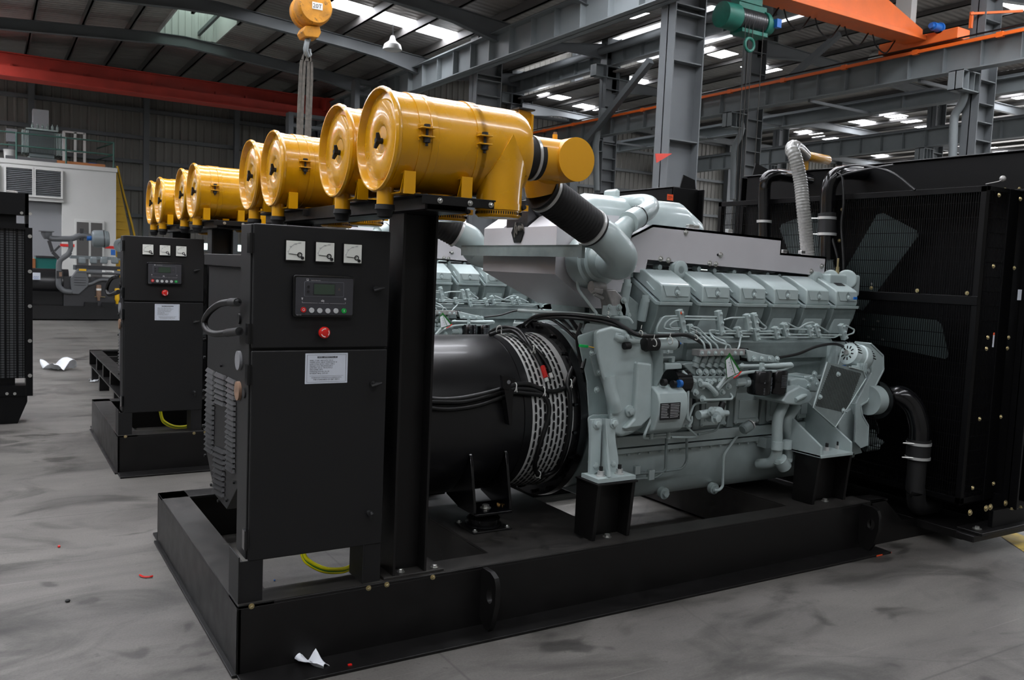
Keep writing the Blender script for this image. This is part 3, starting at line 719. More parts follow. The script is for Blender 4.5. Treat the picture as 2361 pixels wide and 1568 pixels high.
t = thing('steel_rack', 'empty light grey frame rack standing beside the transformer', 'rack', (2.4, 29.5, ztop))
a, b = P(145, 303, y=29.5), P(192, 373, y=29.5)
for x in (a.x, a.x+.3, b.x): MB().box(x-.035, x+.035, 29.1, 29.15, ztop, a.z-.03).build('post', 'office_white', t)
for z in (a.z-.04, a.z-.22, a.z-.6): MB().box(a.x, b.x, 29.1, 29.14, z-.03, z+.02).build('rail', 'office_white', t)
a, b = P(14, 295, y=29.4), P(40, 318, y=29.4)
o = MB().box(a.x, b.x, 29.4, 29.7, a.z-.38, a.z).build('cabinet_box', 'shutter_grey', bevel=.01); tag(o, 'small grey box on a stand beside the transformer', 'box')
MB().box(a.x+.05, b.x-.05, 29.45, 29.65, ztop, a.z-.38).build('stand', 'wrap_dark', o)
a, b = P(131, 372, y=28.9), P(242, 385, y=28.9)
o = MB().box(a.x, b.x, 28.8, 29.1, ztop, ztop+.1).build('timber_plank', 'cardboard', bevel=.01); tag(o, 'brown timber lying along the edge of the office roof', 'timber')
o = MB().box(a.x-1.3, a.x, 28.9, 29.2, ztop, ztop+.12).build('steel_bundle', 'wrap_dark'); tag(o, 'dark steel sections lying on the roof under the transformer', 'steel')
c = P(213, 372, y=29.2); mb = MB(); mb.ball((c.x, 29.2, ztop+.08), .22, (1, .6, .35)); o = mb.build('tarp_bundle', 'blue_tarp'); tag(o, 'small blue bundle on the office roof edge', 'bundle')
c = P(22, 340, y=29.3); mb = MB(); mb.lathe((c.x, 29.3, ztop), (0, 0, 1), [(0, .13), (.3, .16), (.32, .17)], 20); o = mb.build('bucket', 'office_white'); tag(o, 'white bucket on the office roof', 'bucket')
# ================================================================== GENERATOR SET (built once, at the front of the row)
X0, Y0, X1, Y1, ZT = .86, 3.42, 5.05, 5.32, .30
CY, CZ = 4.37, .865          # crankshaft axis
SETS = {}
def part(mb, name, m, t, **k): return mb.build(name, m, t, **k)

# ---- base frame
t = thing('base_frame', 'black steel base frame of the front generator set with lifting eyes', 'base frame', (X0, Y0, 0), 'generator base frames'); SETS['skid'] = t
def rail(name, x0, x1, yw, s):   # s=-1: near rail (flange outwards towards -y), +1: far rail
    mb = MB(); mb.box(x0, x1, yw, yw-s*.018, .012, ZT-.012)
    mb.box(x0, x1, yw, yw-s*.15, ZT-.014, ZT)
    mb.box(x0, x1, yw-s*.02, yw+s*.16, 0, .014)
    part(mb, name, 'skid_black', t, bevel=.003)
rail('side_rail', X0, 4.92, Y0, -1); rail('side_rail', X0, 4.92, Y1, 1)
mb = MB(); mb.box(X0, X0+.016, Y0, Y1, .012, ZT-.012); mb.box(X0, X0+.15, Y0, Y1, ZT-.014, ZT); mb.box(X0-.02, X0+.1, Y0, Y1, 0, .014); part(mb, 'end_rail', 'skid_black', t, bevel=.003)
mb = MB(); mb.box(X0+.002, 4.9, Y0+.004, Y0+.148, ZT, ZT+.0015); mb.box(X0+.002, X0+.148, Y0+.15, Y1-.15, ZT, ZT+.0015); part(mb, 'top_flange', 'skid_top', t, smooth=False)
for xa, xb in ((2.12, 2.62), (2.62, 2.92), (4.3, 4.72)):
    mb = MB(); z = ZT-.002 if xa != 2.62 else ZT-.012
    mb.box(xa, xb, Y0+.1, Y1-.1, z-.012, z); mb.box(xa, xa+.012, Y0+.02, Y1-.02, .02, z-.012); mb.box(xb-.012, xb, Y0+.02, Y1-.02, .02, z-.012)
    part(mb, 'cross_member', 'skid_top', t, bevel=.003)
# sloping tail that carries the radiator
for yy, s in ((Y0, 1), (Y1-.018, 1)):
    mb = MB(); mb.prism([(4.90, 0), (4.90, ZT), (5.05, ZT), (5.26, .13), (5.75, .13), (5.75, 0)], 'y', yy, yy+.02); mb.box(4.9, 5.08, yy-.0, yy+.13 if yy < 4 else yy-.11, ZT-.014, ZT); part(mb, 'tail_plate', 'skid_black', t, bevel=.003)
mb = MB(); mb.box(5.38, 6.08, 3.0, 3.12, .085, .13); mb.box(5.38, 6.08, 5.56, 5.68, .085, .13); mb.box(5.42, 6.02, 3.1, 5.6, .07, .125); mb.box(5.3, 5.95, 3.43, 5.3, .0, .12); part(mb, 'radiator_bearer', 'skid_black', t, bevel=.006)
def lug(x, yy=Y0, s=-1):
    mb = MB(); n = 12; cx, cz, R = yy+s*.09, .17, .033
    outer = [(yy, ZT-.003), (yy+s*.09, ZT-.003), (yy+s*.125, ZT-.02), (yy+s*.14, ZT-.05), (yy+s*.14, .16), (yy+s*.1, .014), (yy+s*.05, .014), (yy, .05)]
    # plate with a round eye: fan between outline and hole
    hole = [(yy+s*.085+.03*math.cos(a), .185+.04*math.sin(a)) for a in [2*PI*i/16 for i in range(16)]]
    m = 32; cc = V(yy+s*.085, .185, 0)
    ring = []
    for i in range(m):
        a = 2*PI*i/m; d = V(math.cos(a), math.sin(a), 0); best = None
        for (p, q) in zip(outer, outer[1:]+outer[:1]):
            p_, q_ = V(p[0], p[1], 0), V(q[0], q[1], 0); e = q_-p_; den = d.x*e.y-d.y*e.x
            if abs(den) < 1e-9: continue
            w = p_-cc; tt = (w.x*e.y-w.y*e.x)/den; uu = (w.x*d.y-w.y*d.x)/den
            if tt > 0 and -1e-6 <= uu <= 1+1e-6 and (best is None or tt < best): best = tt
        ring.append((cc+d*best, cc+V(d.x*.027, d.y*.036, 0)))
    vs = []
    for xx in (x, x+.025):
        for o_, i_ in ring: vs += [(xx, o_.x, o_.y), (xx, i_.x, i_.y)]
    fs = []
    for i in range(m):
        j = (i+1) % m; fs += [(2*i, 2*j, 2*j+1, 2*i+1), (2*m+2*i, 2*m+2*i+1, 2*m+2*j+1, 2*m+2*j), (2*i, 2*m+2*i, 2*m+2*j, 2*j), (2*i+1, 2*j+1, 2*m+2*j+1, 2*m+2*i+1)]
    mb.add(vs, fs); part(mb, 'lifting_lug', 'skid_black', t)
lug(P(1098, 1312, z=ZT).x+.04); lug(P(2000, 1160, z=ZT).x-.05); 
for px, py in ((850, 1356), (892, 1348), (998, 1331), (580, 1398)):
    p = P(px, py, y=Y0-.002); MB().bolt((p.x, Y0, p.z), (0, -1, 0), .008, .012).build('bolt', 'zinc_yellow', t)

# ---- post and beam that carry the air cleaners
t = thing('air_cleaner_stand', 'black steel post and beam frame carrying the front set of air cleaners', 'frame', (1.6, Y0, ZT), 'air cleaner stands'); SETS['stand'] = t
for ya, yb in ((3.44, 3.6), (5.14, 5.3)):
    mb = MB(); mb.box(1.545, 1.557, ya, yb, ZT+.012, 1.93); mb.box(1.70, 1.712, ya, yb, ZT+.012, 1.93); mb.box(1.55, 1.71, (ya+yb)/2-.005, (ya+yb)/2+.005, ZT+.012, 1.93)
    part(mb, 'post', 'skid_black', t, bevel=.002)
    part(MB().box(1.5, 1.8, ya-.005, yb+.01, ZT+.0015, ZT+.013), 'base_plate', 'skid_top', t, bevel=.002)
for x, y in ((1.475, 3.47), (1.60, 3.475), (1.765, 3.465)):
    MB().bolt((x, y, ZT+.002 if x < 1.5 else ZT+.014), (0, 0, 1), .012, .012).build('bolt', 'zinc', t)
mb = MB(); mb.box(1.53, 1.54, 3.2, 5.55, 1.93, 2.01-.012); mb.box(1.715, 1.725, 3.2, 5.55, 1.93, 1.998); mb.box(1.53, 1.725, 3.2, 5.55, 1.93, 1.938); part(mb, 'beam', 'skid_black', t, bevel=.002)
for yc in (3.36, 3.86, 4.89, 5.39):
    mb = MB(); mb.box(1.50, 1.86, yc-.19, yc-.184, 1.955, 1.99); mb.box(1.47, 1.86, yc-.19, yc+.19, 1.985, 1.993); part(mb, 'saddle_plate', 'skid_black', t, bevel=.002)
for x in (1.58, 1.72, 1.82): part(MB().bolt((x, 3.17, 1.972), (0, -1, 0), .008, .012), 'bolt', 'zinc', t)

# ---- one air cleaner
def air_cleaner():
    yc, zc, R = 3.36, 2.215, .2
    t = thing('air_cleaner', 'big yellow canister air cleaner at the front end of the first pair', 'air cleaner', (1.37, yc, 1.99), 'yellow air cleaners')
    mb = MB(); mb.lathe((1.4, yc, zc), (1, 0, 0), [(0, R), (.13, R), (.133, R+.004), (.16, R+.004), (.163, R), (.36, R), (.363, R+.004), (.385, R+.004), (.388, R-.001), (.55, R-.001), (.60, R-.002), (.625, R-.012), (.64, R-.035), (.65, R-.07), (.652, .05)], 64)
    part(mb, 'canister', 'filter_yellow', t, angle=30)
    mb = MB(); mb.lathe((1.43, yc, zc), (-1, 0, 0), [(0, R+.002), (.028, R+.003), (.036, R+.012), (.05, R+.015), (.06, R+.009), (.060, R+.003), (.052, R-.003), (.024, R-.008), (.016, R-.012), (.014, R-.030), (.034, R-.034), (.039, R-.040), (.040, .078), (.036, .062), (.018, .044), (.004, .032), (.005, .02), (.01, .012)], 72)
    part(mb, 'end_cover', 'filter_yellow', t, angle=42)
    c = V(1.42, yc, zc-.005); mb = MB(); mb.cyl(c, c+V(-.05, 0, 0), .014, .011, n=12)
    for s in (1, -1):
        mb.tube([c+V(-.036, 0, 0), c+V(-.042, -.008*s, .016*s), c+V(-.046, -.011*s, .031*s)], [.011, .010, .007], 8)
    part(mb, 'wing_nut', 'rubber', t)
    for x in (1.50, 1.765):
        b = MB(); b.lathe((x-.022, yc, zc), (1, 0, 0), [(0, R), (0, R+.004), (.045, R+.004), (.045, R)], 64); b = part(b, 'clamp_band', 'filter_yellow', t, angle=30)
        y = yc-R-.004; z = zc+.02
        mb = MB(); mb.box(x-.03, x+.03, y-.028, y+.012, z+.012, z+.018); mb.box(x-.03, x+.03, y-.028, y+.012, z-.022, z-.016); mb.box(x-.03, x+.03, y, y+.01, z+.018, z+.03); mb.box(x-.03, x+.03, y, y+.01, z-.035, z-.022); part(mb, 'lug', 'filter_yellow', b, bevel=.002)
        mb = MB(); mb.cyl((x, y-.012, z+.026), (x, y-.012, z-.055), .006, n=8); mb.cyl((x, y-.012, z-.022), (x, y-.012, z-.042), .014, n=6); mb.cyl((x, y-.012, z+.02), (x, y-.012, z+.03), .013, n=6); part(mb, 'clamp_bolt', 'rubber', b)
    for x in (1.45, 1.71):
        mb = MB(); pl = [(yc-.215, zc-.06+.0), (yc-.215, zc-.12), (yc-.165, 1.993), (yc-.11, 1.993)]
        y0 = yc-.17
        w = .05
        for (ya, za), (yb, zb) in zip([(yc-.135, zc-.145), (yc-.17, zc-.14), (yc-.165, zc-.165), (yc-.14, 1.997), (yc-.07, 1.995)], [(yc-.17, zc-.14), (yc-.165, zc-.165), (yc-.14, 1.997), (yc-.07, 1.995), (yc-.02, 1.995)]):
            mb.bar((x, ya, za), (x, yb, zb), w, .006, up=(0, 0, 1) if abs(za-zb) < .02 else (0, 1, 0))
        mb.box(x-w/2, x+w/2, yc-.178, yc-.172, 1.99, zc-.135)
        part(mb, 'foot', 'filter_yellow', t)
    mb = MB(); mb.cyl((1.412, yc-.02, zc-R+.03), (1.412, yc-.02, 1.945), .035); part(mb, 'dust_outlet', 'filter_yellow', t)
    mb = MB(); mb.lathe((1.412, yc-.02, 1.95), (0, 0, -1), [(0, .04), (.02, .042), (.03, .034), (.05, .03), (.055, .02)], 20); part(mb, 'dust_valve', 'rubber', t)
    # intake drum hanging from the far end, pointed where it meets the canister
    xi = 1.905; yi = yc-.112
    mb = MB(); n = 48; ri = .099
    top = []
    for i in range(n):
        a = 2*PI*i/n; y = yi+ri*math.sin(a); x = xi+ri*math.cos(a)
        zs = zc+.06-abs(x-xi)*(1.9 if x < xi else 1.7)
        ys = yc-math.sqrt(max(0, R*R-(zs-zc)**2))-.004
        top.append((x, min(y, ys) if y < yi+.02 else max(y, ys), zs))
    vs = top+[(xi+ri*math.cos(2*PI*i/n), yi+ri*math.sin(2*PI*i/n), zc-.15) for i in range(n)]+[(xi+ri*math.cos(2*PI*i/n), yi+ri*math.sin(2*PI*i/n), 1.965) for i in range(n)]
    fs = [(i, n+i, n+(i+1) % n, (i+1) % n) for i in range(n)]+[(n+i, 2*n+i, 2*n+(i+1) % n, n+(i+1) % n) for i in range(n)]+[list(range(2*n, 3*n))[::-1], list(range(n))]
    mb.add(vs, fs); part(mb, 'intake_drum', 'filter_yellow', t, angle=50)
    mb = MB(); mb.lathe((xi, yi, 1.985), (0, 0, -1), [(0, ri+.002), (0, ri+.005), (.028, ri+.005), (.03, ri), (.05, ri), (.06, ri-.01), (.06, ri-.02)], 40); mb.box(xi+.06, xi+.115, yi-.06, yi-.035, 1.96, 1.985); d = part(mb, 'drum_cap', 'filter_yellow', t, angle=40)
    mb = MB()
    for i in range(60):
        a = 2*PI*i/60; mb.box(xi+(ri+.0)*math.cos(a)-.002, xi+(ri+.0)*math.cos(a)+.002, yi+(ri+.0)*math.sin(a)-.002, yi+ri*math.sin(a)+.002, 1.938, 1.95)
    part(mb, 'screen', 'void', d, smooth=False)
    mb = MB(); mb.cyl((xi+.075, yi-.07, 1.973), (xi+.075, yi-.092, 1.973), .014, .01, n=10); part(mb, 'cap_knob', 'rubber', t)
    mb = MB(); mb.slab([(2.04, yc-.028, zc+.205), (2.105, yc-.028, zc+.2), (2.115, yc-.028, zc+.18), (2.105, yc-.028, zc+.02), (2.085, yc-.028, zc+.02), (2.085, yc-.028, zc+.17), (2.04, yc-.028, zc+.17)], (0, .006, 0)); mb.box(2.1, 2.112, yc-.04, yc+.03, zc+.03, zc+.19); part(mb, 'end_bracket', 'filter_yellow', t, bevel=.002)
    part(MB().box(2.03, 2.115, yc-.045, yc+.04, zc+.205, zc+.212), 'bracket_pad', 'rubber', t)
    mb = MB(); mb.cyl((2.04, yc, zc), (2.16, yc, zc), .098, n=40); part(mb, 'outlet_sleeve', 'rubber', t)
    mb = MB(); mb.lathe((2.12, yc, zc), (1, 0, 0), [(0, .099), (0, .103), (.014, .103), (.014, .099)], 40); part(mb, 'hose_clamp', 'stainless', t)
    return t
fA = air_cleaner()
SETS['filters'] = [(0, fA)]
# collector pipe joining a pair, and the hose to the turbocharger
t = thing('intake_pipe', 'yellow round ended intake pipe beside the front air cleaners', 'pipe', (2.3, 3.5, 2.2), 'yellow intake pipes'); SETS['intake'] = t
xc, zc = 2.315, 2.22
mb = MB(); mb.lathe((xc, 3.255, zc), (0, 1, 0), [(0, .085), (.001, .1), (.004, .1), (.7, .1), (.704, .08)], 44); part(mb, 'collector', 'filter_yellow_flat', t, angle=40)
for yy in (3.36, 3.86): part(MB().cyl((2.14, yy, zc), (xc, yy, zc), .096, n=40), 'branch', 'filter_yellow_flat', t)
S_ = P(1250, 440, y=3.56); E_ = P(1366, 527, y=3.62); dv = (E_-S_).normalized()
part(MB().cyl(V(xc, 3.56, zc)-dv*.02, S_+dv*.02, .093, n=40), 'outlet', 'filter_yellow_flat', t)
mb = MB(); mb.cyl((xc-.03, 3.4, zc+.09), (xc-.03, 3.4, zc+.125), .012); part(mb, 'nipple', 'filter_yellow_flat', t); part(MB().cyl((xc-.03, 3.4, zc+.125), (xc-.03, 3.4, zc+.135), .009), 'sensor_cap', 'rust', t)
t = thing('intake_hose', 'ribbed black hose from the yellow intake pipe down to the near turbocharger', 'hose', S_, 'ribbed intake hoses'); SETS['hose'] = t
part(MB().bellows([S_, S_.lerp(E_, .5), E_], .093, .004, .022, 40), 'hose', 'rubber', t, angle=60)
for q in (.06, .96):
    c = S_.lerp(E_, q); part(MB().lathe(c-dv*.008, dv, [(0, .096), (0, .102), (.018, .102), (.018, .096)], 40), 'hose_clamp', 'stainless', t)
for q in (0, 1.0):
    c = S_.lerp(E_, q); part(MB().lathe(c-dv*.006, dv, [(0, .09), (0, .1), (.014, .1), (.014, .09)], 40), 'cuff', 'rubber', t)

# ---- control cabinet
YF = 3.44
def K(u, v, y=YF-.012): return P(450+u/3.734, 480+v/3.734, y=y)
t = thing('control_cabinet', 'black control cabinet at the front with gauges, screen and red emergency stop', 'cabinet', (1.19, 3.5, ZT), 'generator control cabinets'); SETS['cab'] = t
xa, xb, zb, zt = .897, 1.487, .476, 1.842
mb = MB(); mb.box(xa, xb-.005, YF+.02, 3.615, zb, zt); part(mb, 'body', 'cabinet_black', t, bevel=.004)
mb = MB(); mb.box(xa+.006, xb, YF, YF+.018, 1.346, zt+.002); d1 = part(mb, 'upper_door', 'cabinet_black', t, bevel=.006)
mb = MB(); mb.box(xa+.006, xb, YF, YF+.018, zb-.004, 1.337); d2 = part(mb, 'lower_door', 'cabinet_black', t, bevel=.006)
for z, par in ((1.765, d1), (1.405, d1), (1.24, d2), (.565, d2)):
    mb = MB(); mb.box(xa-.012, xa+.008, YF+.0, YF+.03, z-.04, z+.04); mb.cyl((xa-.006, YF-.004, z-.04), (xa-.006, YF-.004, z+.04), .007, n=10); part(mb, 'hinge', 'gloss_black', par)
mb = MB(); mb.box(.865, .965, YF+.002, YF+.007, ZT, zb); mb.box(.865, .871, YF, 3.6, ZT, zb+.02); part(mb, 'leg', 'cabinet_black', t, bevel=.002)
mb = MB(); mb.box(1.40, 1.485, YF+.004, YF+.01, ZT, zb); mb.box(1.40, 1.406, YF, 3.6, ZT, zb); part(mb, 'leg', 'cabinet_black', t, bevel=.002)
for px, py, s in ((868, 667, 1), (862, 886, 1), (853, 1183, 0)):
    c = P(px, py, y=YF-.01); mb = MB(); mb.cyl((c.x, YF, c.z), (c.x, YF-.022, c.z), .012, n=14); mb.box(c.x-.012, c.x+.012, YF-.03, YF-.018, c.z-.009, c.z+.009)
    if s: mb.tube([(c.x-.016, YF-.026, c.z-.006), (c.x+.004, YF-.03, c.z), (c.x+.03, YF-.026, c.z+.006)], [.007, .009, .005], 8)
    else: mb.tube([(c.x, YF-.026, c.z+.008), (c.x, YF-.03, c.z), (c.x+.002, YF-.026, c.z-.03)], [.007, .009, .006], 8)
    part(mb, 'latch_knob', 'rubber', t)
def rbox(x0, x1, z0, z1, y0, y1, r=.01, n=4):
    pl = []
    for cx, cz, a0 in ((x1-r, z1-r, 0), (x0+r, z1-r, PI/2), (x0+r, z0+r, PI), (x1-r, z0+r, 1.5*PI)):
        for i in range(n+1): a = a0+PI/2*i/n; pl.append((cx+r*math.cos(a), cz+r*math.sin(a)))
    return MB().prism(pl, 'y', y0, y1)
ticks = [[('5', 810, 315), ('100', 866, 322), ('200', 900, 312), ('V', 832, 355)], [('0', 1062, 330), ('50', 1118, 340), ('100', 1148, 332), ('A', 1075, 378)], [('0', 1302, 345), ('1000', 1358, 355), ('500', 1335, 370), ('A', 1325, 385)]]
for gi, (u0, v0, u1, v1) in enumerate(((775, 270, 953, 458), (1032, 286, 1204, 469), (1272, 299, 1440, 485))):
    a, b = K(u0, v0), K(u1, v1); w = .084; cx, cz = (a.x+b.x)/2, (a.z+b.z)/2; h = w
    g = part(rbox(cx-w/2*.98-.001, cx+w/2*.98+.001, cz-h/2-.001, cz+h/2+.001, YF-.012, YF, .003), 'gauge', 'gloss_black', t)
    g.data.materials[0] = M['gloss_black']
    q = part(MB().box(cx-w*.46, cx+w*.46, YF-.0135, YF-.012, cz-h*.46, cz+h*.46), 'dial', 'dial_white', g, smooth=False)
    px_, pz_ = cx+w*.2, cz-h*.2
    mb = MB(); mb.bar((px_, YF-.0145, pz_), (cx-w*.32, YF-.0145, pz_+.003), .0022, .002); part(mb, 'needle', 'ink', g, smooth=False)
    mb = MB(); mb.torus((px_, YF-.0145, pz_), (0, 1, 0), .0085, .0022, 20, 6); mb.cyl((px_+.011, YF-.0135, pz_-.012), (px_+.011, YF-.018, pz_-.012), .0065, n=12); part(mb, 'pivot', 'ink', g)
    mb = MB(); mb.arcring((px_, YF-.0137, pz_), (0, -1, 0), .047, .0009, .0004, -PI*.5, 0, 10)
    for s_, du, dv_ in (('0', -.4, -.1), ('50', -.3, .14), ('100', -.1, .28), ('150', .12, .34)): mb.text(s_, (cx+du*w, YF-.0138, cz+dv_*h), (1, 0, 0), (0, 0, 1), .008)
    part(mb, 'scale', 'ink_grey', g, smooth=False)
# control module
a, b = K(845, 562, YF-.02), K(1362, 950, YF-.02); mx0, mx1, mz1, mz0 = a.x, b.x, a.z-.004, b.z+.004
m_ = part(rbox(mx0, mx1, mz0, mz1, YF-.024, YF, .012), 'control_module', 'gloss_black', t, bevel=.004)
part(rbox(mx0+.01, mx1-.007, mz0+.01, mz1-.01, YF-.0265, YF-.024, .006), 'face_plate', 'module_face', m_)
def KM(u, v, d=.0272): return K(u, v, YF-d)
a, b = KM(942, 630), KM(1278, 766); part(rbox(a.x, b.x, b.z, a.z, YF-.0272, YF-.0265, .004), 'display_border', 'ink_grey', m_)
part(rbox(a.x+.0012, b.x-.0012, b.z+.0012, a.z-.0012, YF-.0276, YF-.0265, .003), 'display_field', 'module_face', m_)
a, b = KM(1022, 651), KM(1200, 747); part(MB().box(a.x-.001, b.x+.001, YF-.029, YF-.0276, b.z-.001, a.z+.001), 'display_bezel', 'ink', m_); part(MB().box(a.x+.001, b.x-.001, YF-.0294, YF-.029, b.z+.001, a.z-.001), 'screen', 'screen_green', m_, smooth=False)
mb = MB()
for u, v in ((974, 675), (974, 717)): c = KM(u, v); mb.cyl((c.x, YF-.0276, c.z), (c.x, YF-.031, c.z), .0052, n=16)
part(mb, 'arrow_button', 'ink', m_)
for (u, v), mt in zip(((931, 874), (1002, 879), (1072, 882), (1141, 884), (1211, 884), (1280, 884)), ('red', 'btn_grey', 'btn_grey', 'btn_grey', 'btn_grey', 'green_btn')):
    c = KM(u, v); bt = part(MB().cyl((c.x, YF-.0265, c.z), (c.x, YF-.031, c.z), .0105 if mt != 'red' else .0112, n=20), 'button', mt, m_)
mb = MB()
c = KM(931, 874); mb.torus((c.x, YF-.0315, c.z), (0, 1, 0), .0045, .001, 14, 4)
c = KM(1280, 884); mb.box(c.x-.001, c.x+.001, YF-.032, YF-.031, c.z-.0045, c.z+.0045)
a = KM(960, 622); mb.box(a.x, a.x+.0085, YF-.0275, YF-.0265, a.z-.001, a.z+.0025); mb.box(a.x, a.x+.0007, YF-.0275, YF-.0265, a.z, a.z+.0075); mb.box(a.x+.0078, a.x+.0085, YF-.0275, YF-.0265, a.z, a.z+.0075); mb.box(a.x, a.x+.0085, YF-.0275, YF-.0265, a.z+.0068, a.z+.0075)
a = KM(998, 622); mb.text('Deep Sea Electronics', (a.x, YF-.0272, a.z-.001), (1, 0, 0), (0, 0, 1), .0047)
a = KM(870, 922); mb.text('Made in U.K', (a.x, YF-.0272, a.z), (1, 0, 0), (0, 0, 1), .0042)
for u0, v0, u1, v1 in ((922, 815, 1055, 818), (1063, 818, 1152, 820), (1160, 820, 1293, 824), (922, 800, 922, 815), (1293, 810, 1293, 824), (1108, 806, 1108, 819)):
    a, b = KM(u0, v0), KM(u1, v1); mb.bar((a.x, YF-.0272, a.z), (b.x+1e-5, YF-.0272, b.z), .0006, .0006)
a = KM(1085, 804); mb.box(a.x, a.x+.013, YF-.0275, YF-.0265, a.z, a.z+.003)
for i, h_ in enumerate((.006, .004, .0085, .0045, .006)): mb.box(a.x+.0005+i*.0025, a.x+.002+i*.0025, YF-.0275, YF-.0265, a.z+.003, a.z+h_)
a = KM(922, 778); mb.box(a.x-.0015, a.x+.0015, YF-.0275, YF-.0265, a.z-.005, a.z+.001); mb.box(a.x-.0035, a.x+.0035, YF-.0275, YF-.0265, a.z+.001, a.z+.0035)
a = KM(1292, 783); mb.torus((a.x, YF-.0272, a.z), (0, 1, 0), .0035, .0005, 14, 4); mb.box(a.x-.002, a.x+.002, YF-.0275, YF-.0265, a.z-.0004, a.z+.0004)
part(mb, 'printing', 'print_white', m_, smooth=False)
a = KM(1240, 702); mb = MB(); r_ = .005
for i in range(3):
    p, q = [(a.x+r_*math.sin(2*PI*k/3), YF-.0279, a.z+r_*math.cos(2*PI*k/3)) for k in (i, i+1)]; mb.bar(p, q, .0006, .0006)
part(mb, 'warning_symbol', 'rust', m_, smooth=False)
# emergency stop
c = K(1111, 1071, YF-.02); e_ = part(MB().lathe((c.x, YF, c.z), (0, -1, 0), [(0, .025), (.004, .025), (.005, .014), (.014, .014)], 28), 'emergency_stop', 'ink', t)
part(MB().lathe((c.x, YF-.012, c.z), (0, -1, 0), [(0, .022), (.006, .0245), (.014, .0245), (.02, .021), (.023, .012)], 32), 'mushroom_head', 'red', e_)
mb = MB()
for k in range(3): mb.arcring((c.x, YF-.0335, c.z), (0, -1, 0), .0165, .0032, .0008, 2*PI*k/3+.35, 2*PI*k/3+1.65, 8)
part(mb, 'arrow_marking', 'white_plastic', e_, smooth=False)
# rating plate
a, b = K(950, 1245, YF-.001), K(1308, 1508, YF-.001)
pl_ = part(rbox(a.x, b.x, b.z+.003, a.z-.003, YF-.0015, YF, .002), 'rating_plate', 'label_white', t, smooth=False)
mb = MB(); w_, h_ = b.x-a.x, a.z-b.z-.006; ox, oz = a.x, b.z+.003; yy = YF-.002
for (p0, p1, q0, q1) in ((.04, .96, .05, .055), (.04, .96, .945, .95), (.04, .045, .05, .95), (.955, .96, .05, .95), (.1, .9, .25, .254)): mb.box(ox+w_*p0, ox+w_*p1, yy, YF-.0015, oz+h_*q0, oz+h_*q1)
mb.box(ox+w_*.28, ox+w_*.75, yy, YF-.0015, oz+h_*.84, oz+h_*.9)
rows = ['MODEL:  LT1250M   PRIME OUTPUT: 900 kW', 'STANDBY OUTPUT: 1000 kW  POWER FACTOR: 0.8', 'RATED VOLTAGE: 400/230 V  PHASE: 3  WIRE: 4', 'FREQUENCY: 50 Hz  INSULATION CLASS: H', 'RATED SPEED: 1500 rpm   PROTECTION: 23', 'SERIAL NUMBER: 1250 M', 'DIMENSIONS(L*W*H) 450 x 195 x 245', 'NET WEIGHT: 9800 kg   DATE: 2011']
for i, s_ in enumerate(rows): mb.text(s_, (ox+w_*.1, yy-.0002, oz+h_*(.745-.061*i)), (1, 0, 0), (0, 0, 1), .0078, squash=.66)
mb.text('ALTERNATORS CONFORM IN ACCORDANCE WITH', (ox+w_*.5, yy-.0002, oz+h_*.18), (1, 0, 0), (0, 0, 1), .0065, align='CENTER', squash=.85)
mb.text('THE STANDARDS OF GB/T 2820.5', (ox+w_*.5, yy-.0002, oz+h_*.11), (1, 0, 0), (0, 0, 1), .009, align='CENTER', squash=.85)
part(mb, 'printing', 'ink', pl_, smooth=False)
part(MB().text('DIESEL GENERATING SET', (ox+w_*.515, yy-.0006, oz+h_*.852), (1, 0, 0), (0, 0, 1), .0095, align='CENTER', squash=.78), 'lettering', 'label_white', pl_, smooth=False)
# conduit loop on the side
def KS(u, v, x=xa-.03): return P(450+u/3.734, 480+v/3.734, x=x)
pts = [P(548, 697, x=.86), P(530, 697, x=.86), P(505, 702, x=.855), P(482, 720, x=.85), P(471, 742, x=.85), P(478, 762, x=.85), P(495, 770, x=.85), P(520, 768, x=.86), P(552, 764, x=.87)]
part(MB().bellows(catmull(pts, 6), .0125, .0018, .011, 14), 'conduit', 'cable_black', t, angle=60)
for p, q in ((pts[0], pts[1]), (pts[-1], pts[-2])): part(MB().cyl(p, p.lerp(q, .9), .017, n=12), 'conduit_gland', 'rubber', t)
mb = MB()
for px, py in ((553, 735),): c = P(px, py, x=xa); mb.cyl((xa, c.y, c.z), (xa-.008, c.y, c.z), .022, n=20)
c = P(564, 906, x=xa); mb.cyl((xa, c.y, c.z), (xa-.006, c.y, c.z), .022, n=20)
part(mb, 'blanking_plug', 'rubber', t)
for px, py, mt in ((553.5, 831, 'shutter_grey'), (552, 901, 'rust')):
    c = P(px, py, x=xa); part(MB().cyl((xa, c.y, c.z), (xa-.012, c.y, c.z), .04, n=28), 'blanking_disc', mt, t)
mb = MB(); p = P(905, 745, y=3.5); mb.tube(catmull([(xb-.01, 3.52, 1.47), (xb+.025, 3.52, 1.42), (xb+.025, 3.52, 1.34), (xb-.01, 3.52, 1.29)], 6), .012, 8); part(mb, 'side_handle', 'rubber', t)

